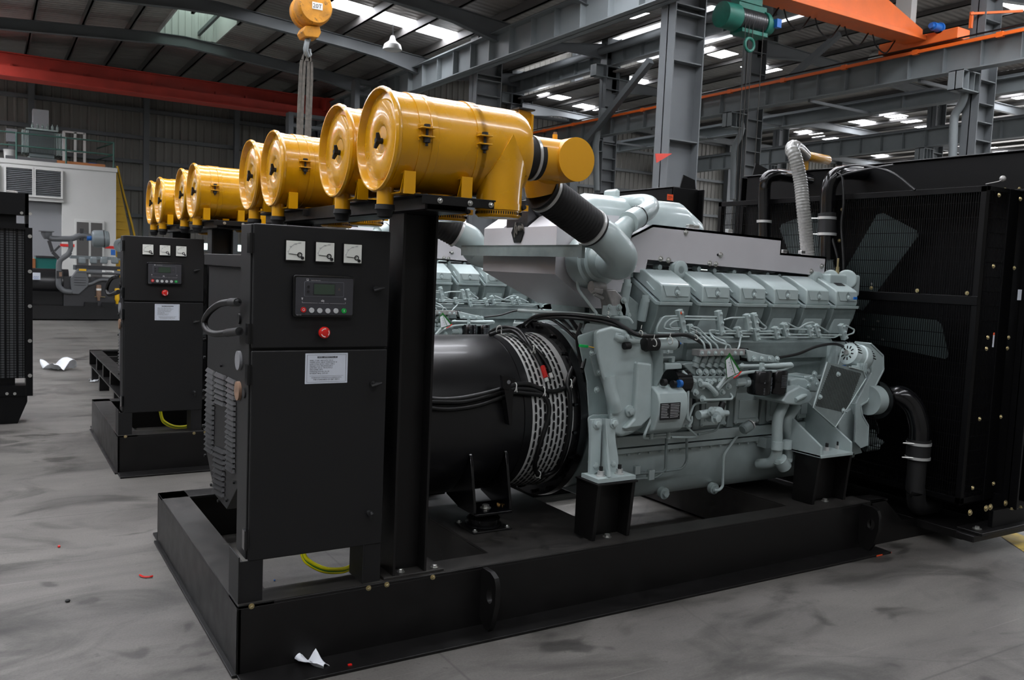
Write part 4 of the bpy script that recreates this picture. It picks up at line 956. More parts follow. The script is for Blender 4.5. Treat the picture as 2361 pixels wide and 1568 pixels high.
# earth cable beneath the cabinet
pts = [P(697, 1280, y=3.75), P(715, 1303, y=3.72), P(750, 1318, y=3.68), P(790, 1318, y=3.65), P(812, 1308, y=3.64)]
for p in pts: p.z = max(p.z, .02)
t = thing('earth_cable', 'yellow and green earth cable looping under the front cabinet', 'cable', pts[-1], 'earth cables'); SETS['earth'] = t
q0 = V(pts[0].x-.02, pts[0].y+.03, .49)
mb = MB(); mb.tube(catmull([q0]+pts, 6), .0085, 10); part(mb, 'cable', 'earth_yellow', t)
mb = MB(); mb.tube(catmull([q0+V(.008, 0, .02)]+[p+V(.004, -.004, .014) for p in pts], 6), .0085, 10); part(mb, 'cable', 'earth_yellow', t)
mb = MB(); mb.tube(catmull([q0+V(0, -.006, 0)]+[p+V(.0, -.006, .006) for p in pts], 6), .0042, 6); part(mb, 'green_stripe', 'earth_green', t)
mb = MB(); e = pts[-1]; mb.box(e.x-.01, e.x+.015, e.y-.01, e.y+.01, e.z-.012, e.z+.02); part(mb, 'cable_lug', 'earth_yellow', t)

# ---- alternator
t = thing('alternator', 'black barrel shaped alternator of the front set with slotted grille', 'alternator', (1.9, CY, ZT), 'alternators'); SETS['alt'] = t
R = .452
mb = MB(); mb.lathe((1.15, CY, CZ), (1, 0, 0), [(0, R-.02), (.02, R), (1.36, R), (1.362, R-.004), (1.37, R-.004), (1.372, R+.001), (1.42, R+.001), (1.43, R-.01)], 80); part(mb, 'barrel', 'barrel_black', t, angle=30)
g = part(MB().lathe((2.57, CY, CZ), (1, 0, 0), [(0, R-.01), (0, R+.002), (.27, R+.012), (.27, R-.01)], 80), 'vent_band', 'grille_light', t, angle=30)
mb = MB(); ncol = 8; nrow = 56
for c_ in range(ncol):
    x = 2.59+c_*.029
    for k in range(nrow):
        a0 = 2*PI*(k+(.5 if c_ % 2 else 0))/nrow; a1 = a0+2*PI/nrow*.86
        rr = R+.0035+.0012*c_+.0025; n = 4
        vs = []
        for i in range(n+1):
            a = a0+(a1-a0)*i/n
            e = V(0, math.cos(a), math.sin(a)); w = .0075 if 0 < i < n else .005
            vs += [V(x-w, CY, CZ)+e*rr, V(x+w, CY, CZ)+e*rr]
        mb.add(vs, [(2*i, 2*i+1, 2*i+3, 2*i+2) for i in range(n)])
part(mb, 'slots', 'void', g, smooth=False)
mb = MB(); mb.lathe((2.84, CY, CZ), (1, 0, 0), [(0, R-.02), (0, .50), (.004, .528), (.03, .532), (.05, .532), (.052, .5), (.09, .48)], 80); fl_ = part(mb, 'flange', 'gloss_black', t, angle=30)
mb = MB()
for k in range(20):
    a = 2*PI*k/20+.12; e = V(0, math.cos(a), math.sin(a)); mb.cyl(V(2.84, CY, CZ)+e*.505, V(2.812, CY, CZ)+e*.505, .011, n=8)
part(mb, 'flange_bolt', 'gloss_black', fl_)
# terminal housing and louvred end cover
mb = MB(); mb.box(1.07, 1.7, 3.98, 4.93, 1.15, 1.705); part(mb, 'terminal_box', 'cabinet_black', t, bevel=.006)
part(MB().box(1.035, 1.72, 3.93, 4.975, 1.66, 1.722), 'terminal_lid', 'cabinet_black', t, bevel=.004)
cv = [(4.965, 1.66), (4.985, 1.0), (5.005, .63), (4.75, .41), (4.476, .40), (4.26, .57), (3.9, .57), (3.8, .7), (3.8, 1.66)]
part(MB().prism(cv, 'x', 1.06, 1.11), 'end_cover', 'cabinet_black', t, bevel=.004)
mb = MB()
def L6(u, v): return P(440+u/3.825, 780+v/3.825, x=1.058)
cols = [((150, 250), (215, 290), (135, 985), (200, 1030), 17), ((225, 290), (315, 330), (220, 575), (305, 610), 6), ((330, 335), (400, 370), (318, 1150), (388, 1200), 18), ((215, 945), (303, 985), (205, 1360), (295, 1410), 9)]
for tl, tr, bl, br, n in cols:
    a, b, c_, d_ = L6(*tl), L6(*tr), L6(*bl), L6(*br)
    for k in range(n):
        f0 = (k+.05)/n; f1 = (k+.8)/n
        p, q = a.lerp(c_, f0), b.lerp(d_, f0); r_, s_ = a.lerp(c_, f1), b.lerp(d_, f1)
        o = V(-.016, 0, 0); o2 = V(0, 0, 0)
        vs = [p, q, r_, s_, r_+o, s_+o, p.lerp(q, .12)+V(-.004, 0, 0), p.lerp(q, .88)+V(-.004, 0, 0)]
        mb.add(vs, [(0, 1, 7, 6), (6, 7, 5, 4), (4, 5, 3, 2), (0, 6, 4, 2), (1, 3, 5, 7)])
part(mb, 'louvers', 'cabinet_black', t, angle=20)
mb = MB()
for u, v in ((128, 168), (122, 462), (118, 770), (133, 1032), (187, 1292), (250, 1432), (320, 1428), (386, 1270), (272, 240)):
    c = L6(u, v); mb.cyl(c, c+V(-.01, 0, 0), .008, n=10)
part(mb, 'screw', 'rubber', t)
# feet on the near and far side with rubber mounts
for s in (-1, 1):
    def fy(v): return CY+s*v
    for x in (2.2, 2.42):
        part(MB().prism([(fy(.18), .50), (fy(.42), .72), (fy(.44), .70), (fy(.50), .44), (fy(.50), .40), (fy(.34), .40), (fy(.18), .44)], 'x', x-.008, x+.008), 'foot_web', 'gloss_black', t, bevel=.002)
    part(MB().box(2.2, 2.42, fy(.30), fy(.52), .395, .408), 'foot_plate', 'gloss_black', t, bevel=.003)
    part(MB().bolt((2.31, fy(.42), .408), (0, 0, 1), .02, .018), 'foot_bolt', 'zinc', t)
    mo = part(MB().lathe((2.31, fy(.40), ZT+.012), (0, 0, 1), [(0, .1), (.01, .1), (.012, .088), (.04, .092), (.06, .075), (.078, .06), (.083, .058)], 40), 'vibration_mount', 'gloss_black', t)
    part(MB().box(2.19, 2.43, fy(.29), fy(.51), ZT-.002, ZT+.008), 'mount_plate', 'skid_black', mo, bevel=.003)
    mb = MB()
    for dx in (-.1, .1):
        for dy in (.31, .49): mb.bolt((2.31+dx, fy(dy), ZT+.008), (0, 0, 1), .009, .01)
    part(mb, 'mount_bolt', 'zinc', mo)
# lifting ear
def PY(pl, y): return [(P(a, b, y=y).x, P(a, b, y=y).z) for a, b in pl]
mb = MB(); mb.prism(PY([(1155, 865), (1165, 866), (1186, 873), (1187, 881), (1178, 884), (1172, 900), (1158, 896)], 3.86), 'y', 3.85, 3.875); mb.prism(PY([(1160, 895), (1176, 890), (1182, 905), (1178, 980), (1172, 980), (1166, 930)], 3.88), 'y', 3.87, 3.92); part(mb, 'lifting_ear', 'gloss_black', t, bevel=.003)
c = P(1173, 881, y=3.849); part(MB().cyl(c, c+V(0, -.001, 0), .011, n=14), 'eye_hole', 'shutter_grey', t)
# ================================================================== ENGINE
t = thing('diesel_engine', 'grey twelve cylinder diesel engine of the front generator set', 'engine', (4.0, CY, .35), 'twelve cylinder diesel engines'); SETS['eng'] = t
EN = t
YB = 3.87      # near face of the crankcase
def E(mb, name, m='engine_grey', **k): return mb.build(name, m, EN, **k)
def Y(v, s=-1): return CY+s*v
# sump
mb = MB(); mb.prism([(3.87, .66), (3.87, .56), (3.9, .42), (3.97, .352), (4.77, .352), (4.84, .42), (4.87, .56), (4.87, .66)], 'x', 3.06, 4.9); E(mb, 'oil_sump', bevel=.012, seg=3)
mb = MB(); mb.box(3.06, 4.92, 3.845, 4.895, .66, .69); mb.box(3.06, 4.92, 3.835, 4.9, .70, .765)
E(mb, 'sump_rail', bevel=.004)
for k in range(22): E(MB().bolt((3.12+k*.083, 3.85, .66), (0, 0, -1), .008, .012), 'rail_bolt')
for px, py in ((1530, 1137), (1645, 1126)):
    c = P(px, py, y=3.885); mb = MB(); mb.cyl(c+V(0, .02, 0), c+V(0, -.012, 0), .036, n=20); mb.cyl(c, c+V(0, -.03, 0), .022, n=6); E(mb, 'drain_plug')
# crankcase
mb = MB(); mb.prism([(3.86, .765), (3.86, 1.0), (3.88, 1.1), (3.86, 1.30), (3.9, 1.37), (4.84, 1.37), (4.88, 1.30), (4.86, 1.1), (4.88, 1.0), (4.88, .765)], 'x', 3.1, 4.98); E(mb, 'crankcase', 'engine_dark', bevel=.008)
for k in range(6):
    x = 3.17+k*.292
    d = E(MB().box(x, x+.215, 3.835, 3.865, .79, 1.03), 'inspection_cover', bevel=.006)
    part(MB().box(x+.03, x+.185, 3.828, 3.84, .82, .94), 'raised_panel', 'engine_grey', d, bevel=.004)
    mb = MB()
    for dx in (.012, .203):
        for z in (.80, 1.02): mb.bolt((x+dx, 3.835, z), (0, -1, 0), .009, .01)
    part(mb, 'cover_bolt', 'engine_pipe', d)
    mb = MB(); mb.prism([(x+.225, .77), (x+.28, .77), (x+.262, 1.06), (x+.243, 1.06)], 'y', 3.83, 3.87); E(mb, 'rib', 'engine_dark', bevel=.006)
    E(MB().torus((x+.252, 3.828, .965), (0, 1, 0), .02, .005, 16, 6), 'core_plug', 'engine_dark')
mb = MB(); mb.box(3.3, 4.9, 3.80, 3.87, 1.055, 1.08); mb.box(3.6, 4.95, 3.83, 3.87, 1.2, 1.31); E(mb, 'crankcase_ledge', 'engine_dark', bevel=.005)
a = P(1490, 1052, y=3.832); E(MB().text('A 37708 08002', (a.x, 3.829, .718), (1, 0, 0), (0, 0, 1), .045, depth=.003), 'cast_lettering', smooth=False)
# heads, rocker covers: near bank, then far bank mirrored
LX = [3.345, 3.672, 3.988, 4.297, 4.602, 4.90]
cov = [(3.975, 1.742), (3.822, 1.668), (3.800, 1.652), (3.794, 1.578), (3.802, 1.553), (4.08, 1.703), (4.10, 1.742)]
for side in (-1, 1):
    def my(p): return p if side < 0 else (2*CY-p[0], p[1])
    for i, x in enumerate(LX):
        w = .232-.002*i
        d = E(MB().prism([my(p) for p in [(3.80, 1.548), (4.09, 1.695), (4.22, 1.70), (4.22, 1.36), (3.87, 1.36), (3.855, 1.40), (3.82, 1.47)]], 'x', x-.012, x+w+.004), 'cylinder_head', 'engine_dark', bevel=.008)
        part(MB().prism([my(p) for p in [(3.82, 1.47), (3.90, 1.50), (3.93, 1.36), (3.845, 1.36)]], 'x', x+.02, x+w-.02), 'head_boss', 'engine_grey', d, bevel=.01)
        v = E(MB().prism([my(p) for p in cov], 'x', x, x+w), 'rocker_cover', bevel=.010, seg=3)
        mb = MB(); mb.prism([my(p) for p in [(3.786, 1.556), (3.79, 1.536), (3.83, 1.536), (4.10, 1.685), (4.088, 1.706), (3.82, 1.556)]], 'x', x-.014, x+w+.008); part(mb, 'cover_flange', 'engine_grey', v, bevel=.003)
        # raised front and side faces with the fixing screw
        p0, p1 = V(0, *my((3.800, 1.652))), V(0, *my((3.794, 1.578))); nn = (p1-p0).cross(V(1, 0, 0)).normalized()
        if nn.y*side < 0: nn = -nn
        c = (p0+p1)/2+V(x+w*.5, 0, 0)
        mb = MB(); q0, q1 = p0.lerp(p1, .02), p0.lerp(p1, .86)
        if side < 0: mb.slab([q0+V(x+.01, 0, 0), q0+V(x+w-.008, 0, 0), q1+V(x+w-.025, 0, 0), q1+V(x+.035, 0, 0)], nn*.006)
        if side < 0: part(mb, 'nameless_face'.replace('nameless', 'front'), 'engine_grey', v, bevel=.002)
        if side < 0:
            mb = MB(); pts = [c+V(0, 0, 0)+(p0-p1)*a_+V(b_, 0, 0)+nn*.0065 for a_, b_ in ((.48, 0), (.2, .02), (-.12, .021), (-.46, 0), (-.12, -.021), (.2, -.02))]
            mb.slab(pts, nn*.001); part(mb, 'screw_recess', 'engine_dark', v, smooth=False)
            mb = MB(); mb.cyl(c-(p0-p1)*.05+nn*.004, c-(p0-p1)*.05+nn*.02, .012, n=12); mb.cyl(c-(p0-p1)*.05+nn*.004, c-(p0-p1)*.05+nn*.010, .017, n=12); part(mb, 'screw', 'engine_pipe', v)
            part(MB().bar((x-.003, 3.93, 1.668), (x-.003, 3.86, 1.62), .008, .006), 'side_rib', 'engine_pipe', v)
            mb = MB(); mb.cyl((x-.03, 4.05, 1.69), (x-.03, 4.05, 1.742), .018, n=10); part(mb, 'stud', 'engine_grey', d)
    # the last near cover carries stickers
x = LX[5]; mb = MB(); mb.slab([V(x+.09, 3.90, 1.7085), V(x+.17, 3.90, 1.7085), V(x+.17, 3.865, 1.6915), V(x+.09, 3.865, 1.6915)], (0, -.0005, .001)); E(mb, 'dark_sticker', 'ink', smooth=False)
mb = MB(); c = P(1970, 688, y=3.775); mb.box(c.x-.02, c.x+.015, c.y-.012, c.y-.006, c.z-.008, c.z+.01); E(mb, 'blue_sticker', 'blue', smooth=False)
# pipe and small bosses behind the covers, lifting eyes
mb = MB(); mb.cyl((3.3, 4.12, 1.715), (5.05, 4.12, 1.715), .04, n=16); E(mb, 'water_manifold', 'engine_grey')
for px, py in ((1517, 616), (1607, 620), (1643, 624), (1688, 628), (1723, 631), (1765, 634), (1792, 637)):
    c = P(px, py, y=4.05); E(MB().cyl(c+V(0, .03, -.0), c+V(0, -.02, 0), .017, n=14).cyl(c+V(0, .0, 0), c+V(0, 0, -.05), .012, n=10), 'manifold_boss')
for px, py in ((1562, 622), (1878, 645)):
    c = P(px, py, y=4.0); mb = MB(); n = 30; vs = []
    mb.lathe(c+V(0, -.035, 0), (0, 1, 0), [(0, .022), (.0, .052), (.003, .056), (.052, .056), (.055, .052), (.055, .022), (.0, .022)], 28); mb.box(c.x-.03, c.x+.03, c.y-.03, c.y+.02, c.z-.1, c.z-.03); E(mb, 'lifting_eye', angle=50)
# housing of the flywheel
mb = MB(); pl = []
for k in range(40):
    a = 2*PI*k/40; r = .5; pl.append((CY+r*math.cos(a), CZ+r*math.sin(a)))
mb.prism(pl, 'x', 2.935, 3.12); mb.box(2.98, 3.12, 3.9, 4.84, .6, 1.36); E(mb, 'flywheel_housing', bevel=.01)
mb = MB()
for px, py in ((1377, 899), (1370, 830), (1386, 858), (1368, 1000)):
    c = P(px, py, y=3.9); c.y = 3.88; mb.bolt((2.925, c.y+.02, c.z), (-1, 0, 0), .013, .014)
E(mb, 'housing_bolt')
# curved shoulder of the housing and the gear case bulge
def GP(u, v, y): return P(1300+u/4.612, 580+v/4.612, y=y)
def HP(u, v, y): return P(1300+u/4.481, 850+v/4.481, y=y)
def draft(mb, px, y0, y1, dx=.0):   # casting with draft: outline at y0 widening towards the block at y1
    a = [P(u, v, y=y0) for u, v in px]; b = [P(u, v, y=y1)+V(dx, 0, 0) for u, v in px]; n = len(a)
    return mb.add(a+b, [list(range(n)), list(range(n, 2*n))[::-1]]+[(i, n+i, n+(i+1) % n, (i+1) % n) for i in range(n)])
yg = 3.66
out = [(1375, 762), (1410, 752), (1445, 762), (1500, 812), (1507, 840), (1506, 900), (1500, 960), (1482, 985), (1455, 1000), (1432, 1008), (1418, 1002), (1400, 985), (1408, 960), (1400, 900), (1385, 860), (1374, 800)]
mb = draft(MB(), out, yg, 3.95, -.03); E(mb, 'gear_case', bevel=.02, seg=4)
pts = [P(a, b, y=yg-.03) for a, b in ((1470, 835), (1503, 838), (1503, 960), (1478, 985), (1440, 990), (1462, 965), (1466, 900))]
mb = MB(); mb.prism([(p.x, p.z) for p in pts], 'y', yg-.035, yg+.02); E(mb, 'gear_case_cover', bevel=.014, seg=3)
a = P(1420, 858, y=yg-.004); E(MB().text('12T 74095ET', (a.x, yg-.002, a.z-.012), (1, 0, 0), (0, 0, 1), .03, depth=.003), 'cast_lettering', smooth=False)
mb = MB(); mb.tube(catmull([P(1404, 868, y=yg+.01), P(1408, 900, y=yg), P(1415, 925, y=yg-.01), P(1420, 945, y=yg)], 5), .035, 14); E(mb, 'oil_gallery')
mb = MB(); mb.cyl(P(1450, 947, y=yg)+V(0, .02, 0), P(1450, 947, y=yg)+V(0, -.012, 0), .032, n=20); mb.bolt(P(1450, 947, y=yg)+V(0, -.012, 0), (0, -1, 0), .02, .02); E(mb, 'case_plug')
mb = MB(); c = P(1380, 855, y=3.70); mb.slab([P(1362, 822, y=3.73), P(1378, 812, y=3.73), P(1392, 850, y=3.71), P(1388, 868, y=3.71), P(1374, 868, y=3.72)], (0, .012, 0)); E(mb, 'side_plate', 'engine_dark', bevel=.002)
mb = MB(); mb.bolt(P(1382, 858, y=3.71), (0, -1, 0), .012, .012); mb.bolt(P(1384, 822, y=3.71), (0, -1, 0), .01, .01); mb.bolt(P(1364, 814, y=3.72), (0, -1, 0), .01, .01); mb.bolt(P(1376, 899, y=3.73), (0, -1, 0), .013, .012); E(mb, 'plate_bolt')
mb = draft(MB(), ((1330, 775), (1375, 758), (1395, 860), (1400, 900), (1425, 985), (1424, 1070), (1362, 1085), (1356, 960), (1352, 880)), 3.84, 4.05, .01); draft(mb, ((1354, 962), (1366, 955), (1408, 955), (1422, 968), (1424, 1070), (1362, 1080)), 3.80, 3.95, .01); E(mb, 'housing_shoulder', bevel=.012, seg=3)
mb = MB(); mb.tube([P(1352, 765, y=3.95), P(1395, 772, y=3.85), P(1425, 778, y=3.78)], [.05, .055, .045], 16); E(mb, 'starter_housing')
pl = [P(a, b, y=3.62) for a, b in ((1500, 790), (1528, 808), (1528, 860), (1508, 905), (1500, 905))]
mb = MB(); mb.slab([P(1497, 792, y=3.7), P(1529, 808, y=3.60), P(1529, 862, y=3.60), P(1506, 905, y=3.66), P(1497, 900, y=3.72)], (0, .012, 0)); E(mb, 'end_plate')
# mounting brackets
yb = 3.60
mb = MB(); mb.slab([P(1364, 968, y=yb), P(1388, 966, y=yb), P(1383, 1085, y=yb-.02), P(1360, 1098, y=yb-.02)], (0, .02, 0)); mb.slab([P(1392, 966, y=yb), P(1419, 968, y=yb), P(1419, 1012, y=yb), P(1426, 1060, y=yb-.02), P(1424, 1090, y=yb-.02), P(1398, 1090, y=yb-.02)], (0, .02, 0))
mb.slab([P(1384, 966, y=yb-.0), P(1391, 966, y=yb-.0), P(1404, 1100, y=3.47), P(1384, 1100, y=yb)], (.014, 0, 0))
x0, x1 = 2.70, 2.95; mb.box(x0, x1, 3.47, 3.62, .618, .64); draft(mb, ((1366, 975), (1418, 975), (1420, 1075), (1364, 1085)), 3.62, 3.82, 0); E(mb, 'mounting_bracket', bevel=.004)
mb = MB()
for px, py in ((1377, 978), (1416, 976), (1371, 1073), (1411, 1069)): mb.bolt(P(px, py, y=yb-.004), (0, -1, 0), .019, .018)
E(mb, 'bracket_bolt', 'engine_pipe')
for x in (2.76, 2.885):
    mb = MB(); mb.cyl((x, 3.53, .64), (x, 3.53, .645), .026); mb.cyl((x, 3.53, .645), (x, 3.53, .668), .018, n=6); E(mb, 'nut', 'stainless'); E(MB().cyl((x, 3.53, .668), (x, 3.53, .69), .010, n=12), 'stud', 'rubber')
mb = MB()
for (pa, pb, pc_, pd) in (((1823, 956), (1893, 1030), (1892, 1052), (1822, 1036)), ((1930, 992), (1962, 1020), (1961, 1043), (1928, 1040))):
    xk = P(pb[0], pb[1], y=3.47).x
    A, B, C_, D = (P(pa[0], pa[1], x=xk-.0), P(pb[0], pb[1], x=xk), P(pc_[0], pc_[1], x=xk), P(pd[0], pd[1], x=xk))
    mb.slab([(xk, 3.88, .93), (xk, B.y, B.z), (xk, C_.y, .615), (xk, 3.88, .615)], (.018, 0, 0))
xk0, xk1 = P(1893, 1030, y=3.47).x, P(1962, 1020, y=3.47).x+.018
mb.box(xk0, xk1, 3.46, 3.9, .612, .632); E(mb, 'mounting_bracket', bevel=.004)
for px, py in ((1906, 1036), (1932, 1032)):
    c = P(px, py, z=.64); mb = MB(); mb.cyl((c.x, c.y, .632), (c.x, c.y, .655), .018, n=6); E(mb, 'nut', 'stainless'); E(MB().cyl((c.x, c.y, .655), (c.x, c.y, .68), .010, n=12), 'stud', 'rubber')

# heat shields over the exhaust
mb = MB(); ys, yn = 4.0, 4.74
pl = [(3.16, 1.72), (3.16, 1.86), (3.25, 1.93), (3.43, 2.012), (4.56, 1.99), (4.56, 1.895), (5.02, 1.888), (5.02, 1.752), (4.60, 1.768), (3.40, 1.80), (3.385, 1.72)]
mb.prism(pl, 'y', ys, ys+.02); mb.prism(pl, 'y', yn-.02, yn)
mb.hexa([(3.16, ys, 1.86), (3.16, yn, 1.86), (3.25, yn, 1.93), (3.25, ys, 1.93)], [(3.16, ys, 1.845), (3.16, yn, 1.845), (3.25, yn, 1.915), (3.25, ys, 1.915)])
mb.hexa([(3.25, ys, 1.93), (3.25, yn, 1.93), (3.43, yn, 2.012), (3.43, ys, 2.012)], [(3.25, ys, 1.915), (3.25, yn, 1.915), (3.43, yn, 1.997), (3.43, ys, 1.997)])
mb.hexa([(3.43, ys, 2.012), (3.43, yn, 2.012), (4.56, yn, 1.99), (4.56, ys, 1.99)], [(3.43, ys, 1.997), (3.43, yn, 1.997), (4.56, yn, 1.975), (4.56, ys, 1.975)])
mb.hexa([(4.56, ys, 1.895), (4.56, yn, 1.895), (5.02, yn, 1.888), (5.02, ys, 1.888)], [(4.56, ys, 1.88), (4.56, yn, 1.88), (5.02, yn, 1.873), (5.02, ys, 1.873)])
mb.box(4.55, 4.56, ys, yn, 1.88, 1.99); mb.box(5.01, 5.02, ys, yn, 1.755, 1.888)
E(mb, 'heat_shield', 'sheet_silver', smooth=False)
mb = MB()
for px, py in ((1581, 536), (1523, 597), (1541, 600), (1661, 588), (1636, 607), (1650, 609), (1894, 614), (1870, 626)): mb.bolt(P(px, py, y=ys-.001), (0, -1, 0), .012, .014)
E(mb, 'shield_bolt', 'zinc')
mb = MB()
for px, py in ((1592, 522), (1605, 524), (1682, 533), (1808, 580), (1850, 582)): 
    c = P(px, py, y=ys+.05); mb.box(c.x-.02, c.x+.02, c.y-.01, c.y+.02, c.z-.01, c.z+.012)
E(mb, 'shield_tab', 'zinc', bevel=.002)
c = P(1655, 588, y=ys); E(MB().cyl((c.x-.001, ys, c.z+.001), (c.x-.001, ys-.002, c.z+.001), .008, n=12), 'shield_hole', 'void')
mb = MB(); mb.tube([(3.1, 4.37, 2.0), (3.2, 4.37, 2.03), (3.9, 4.37, 2.03), (4.08, 4.37, 1.98)], [.16, .17, .17, .12], 24); E(mb, 'exhaust_cover', 'engine_grey')
# aftercooler at the rear
ya, yz_ = 4.03, 4.86
mb = MB(); A = [(2.75, ya, 1.69), (2.75, yz_, 1.69), (2.75, yz_, 1.962), (2.75, ya, 1.962)]
mb.hexa(A, [(3.3, ya, 1.69), (3.3, yz_, 1.69), (3.3, yz_, 1.962), (3.3, ya, 1.962)])
mb.hexa([(2.75, ya, 1.69), (2.75, yz_, 1.69), (3.3, yz_, 1.69), (3.3, ya, 1.69)], [(3.04, ya, 1.50), (3.04, yz_-.22, 1.50), (3.3, yz_-.22, 1.50), (3.3, ya, 1.50)])
E(mb, 'aftercooler', 'sheet_silver', smooth=False)
mb = MB()
for ya_, yb_ in ((4.03, 4.34), (4.62, 4.86)):
    mb = MB(); mb.hexa([(2.75, ya_, 1.962), (2.75, yb_, 1.962), (3.3, yb_, 1.962), (3.3, ya_, 1.962)], [(2.86, ya_+(.05 if ya_ < 4.1 else 0), 2.05), (2.86, yb_-(.05 if ya_ > 4.1 else 0), 2.05), (3.3, yb_-.02, 2.05), (3.3, ya_+.02, 2.05)])
    E(mb, 'aftercooler_top', 'sheet_silver', smooth=False)
mb = MB(); mb.lathe((2.98, 4.42, 1.93), (0, 0, 1), [(0, .1), (.06, .12), (.1, .17), (.16, .225), (.19, .235), (.2, .2)], 16); mb.box(2.76, 2.9, 4.36, 4.6, 1.93, 2.1); E(mb, 'wrapped_exhaust_flange', 'wrap_dark')
mb = MB(); mb.lathe((2.747, 4.44, 1.93), (-1, 0, 0), [(0, .07), (.006, .07), (.006, .05)], 6); E(mb, 'access_hole', 'void')
mb = MB(); mb.tube(catmull([(2.74, 4.46, 1.99), (2.73, 4.45, 1.95), (2.735, 4.43, 1.92), (2.73, 4.44, 1.97), (2.735, 4.46, 1.93), (2.73, 4.45, 1.9)], 5), .005, 6); mb.bolt((2.745, 4.40, 1.955), (-1, 0, 0), .018, .02); E(mb, 'tie_string', 'sling')
# cross bracket, turbochargers
xk = 2.66; ye_ = P(1334, 578, x=xk).y
mb = MB(); mb.box(xk, xk+.09, ye_, 5.0, 1.838, 1.85); mb.box(xk, xk+.01, ye_, 5.0, 1.785, 1.85); mb.box(xk, xk+.02, ye_-.03, ye_, 1.78, 1.93); E(mb, 'cross_bracket', 'engine_dark', smooth=False)
for s in (-1, 1):
    def T(v): return V(v[0], v[1] if s < 0 else 2*CY-v[1], v[2])
    tc = P(1398, 600, y=3.83)
    mb = MB(); mb.lathe(T((tc.x, 4.03, tc.z)), (0, s, 0), [(0, .10), (.01, .15), (.05, .165), (.10, .16), (.13, .15), (.135, .13), (.16, .125), (.165, .105), (.2, .1), (.22, .09)], 48); mb.tube(catmull([T(tc+V(0, .13, -.1)), T(tc+V(.1, .13, -.05)), T(tc+V(.15, .13, .03)), T(tc+V(.12, .13, .14))], 5), [.05+.001*i for i in range(16)], 14)
    tb = E(mb, 'turbocharger', angle=40)
    ctr = P(1428, 578, y=3.60)
    path = catmull([E_-dv*.03, E_+dv*.05, P(1400, 553, y=3.6), P(1430, 588, y=3.60), P(1425, 608, y=3.68), T((tc.x+.01, 3.86, tc.z))] if s < 0 else [T(E_), T(E_+dv*.1), T(P(1430, 588, y=3.60)), T((tc.x+.01, 3.86, tc.z))], 7)
    mb = MB(); mb.tube(path, .088, 28); E(mb, 'intake_elbow')
    if s < 0:
        mb = MB()
        for q in (.05, .13): c = E_+dv*q; mb.lathe(c, dv, [(0, .088), (0, .0905), (.003, .0905), (.003, .088)], 32)
        c = P(1400, 548, y=3.53); mb.slab([P(1395, 528, y=3.535), P(1408, 545, y=3.525), P(1438, 565, y=3.53), P(1428, 552, y=3.53)], (0, .01, 0)) if False else None
        E(mb, 'elbow_seam', 'engine_pipe')
        q0 = P(1425, 545, y=3.98)
        xp = [P(1428, 550, y=3.93), P(1437, 528, y=3.92), P(1462, 505, y=3.92), P(1490, 488, y=3.97), P(1498, 474, y=4.05), P(1478, 468, y=4.2), P(1432, 472, y=4.37), P(1395, 478, y=4.5)]
        E(MB().tube(catmull(xp, 7), [.062]*8+[.056]*42, 20), 'crossover_pipe')
        a_, b_ = xp[2]-(xp[3]-xp[2])*.45, xp[2]+(xp[3]-xp[2])*.25
        E(MB().cyl(a_, b_, .064, n=28), 'pipe_sleeve'); dd = (b_-a_).normalized()
        E(MB().lathe(b_, dd, [(0, .06), (0, .067), (.008, .067), (.008, .06)], 28), 'sleeve_clamp', 'gloss_black')
        c = P(1453, 510, y=3.92)-V(0, .0, 0); E(MB().slab([a_.lerp(b_, .45)+V(-.012, -.064, -.008), a_.lerp(b_, 1.0)+V(-.01, -.064, -.005), a_.lerp(b_, 1.0)+V(-.01, -.062, .013), a_.lerp(b_, .45)+V(-.012, -.062, .01)], (0, .004, 0)), 'name_sticker', 'ink', smooth=False)
        c = P(1410, 470, y=4.4); E(MB().box(c.x-.03, c.x+.01, c.y-.08, c.y+.06, c.z-.09, c.z+.09), 'pipe_flange', bevel=.02)
mb = MB(); cc = [P(a, b, y=3.80) for a, b in ((1398, 668), (1420, 668), (1440, 690), (1446, 712), (1445, 730), (1412, 730), (1410, 700))]; mb.prism([(p.x, p.z) for p in cc], 'y', 3.80, 3.9); E(mb, 'turbo_support', 'alu_cast', bevel=.008)
mb = MB(); cc = [P(a, b, y=3.795) for a, b in ((1398, 705), (1430, 705), (1432, 728), (1396, 728))]; mb.prism([(p.x, p.z) for p in cc], 'y', 3.785, 3.83); cc = [P(a, b, y=3.79) for a, b in ((1432, 688), (1450, 700), (1455, 718), (1450, 732), (1430, 728))]; mb.prism([(p.x, p.z) for p in cc], 'y', 3.80, 3.85); E(mb, 'support_plate', bevel=.004)
mb = MB()
for px, py in ((1405, 709), (1427, 709), (1403, 725), (1429, 725), (1438, 693), (1448, 727)): mb.bolt(P(px, py, y=3.785), (0, -1, 0), .013, .014)
E(mb, 'support_bolt')
mb = MB(); mb.cyl(P(1362, 660, y=3.86), P(1392, 664, y=3.86), .03); mb.cyl(P(1365, 668, y=3.85), P(1385, 672, y=3.85), .022); mb.tube([P(1370, 678, y=3.84), P(1380, 683, y=3.84), P(1390, 688, y=3.84)], .01, 8); E(mb, 'actuator', 'alu_cast')
E(MB().tube(bend([P(1332, 608, y=3.96), P(1331, 665, y=3.96), P(1375, 722, y=3.85), P(1375, 728, y=3.85), P(1450, 733, y=3.75), P(1458, 745, y=3.75)], .04), .009, 8), 'oil_pipe', 'engine_pipe')
E(MB().tube(bend([P(1195, 716, y=4.4), P(1300, 722, y=4.1), P(1380, 728, y=3.84)], .03), .011, 8), 'oil_pipe', 'engine_pipe')
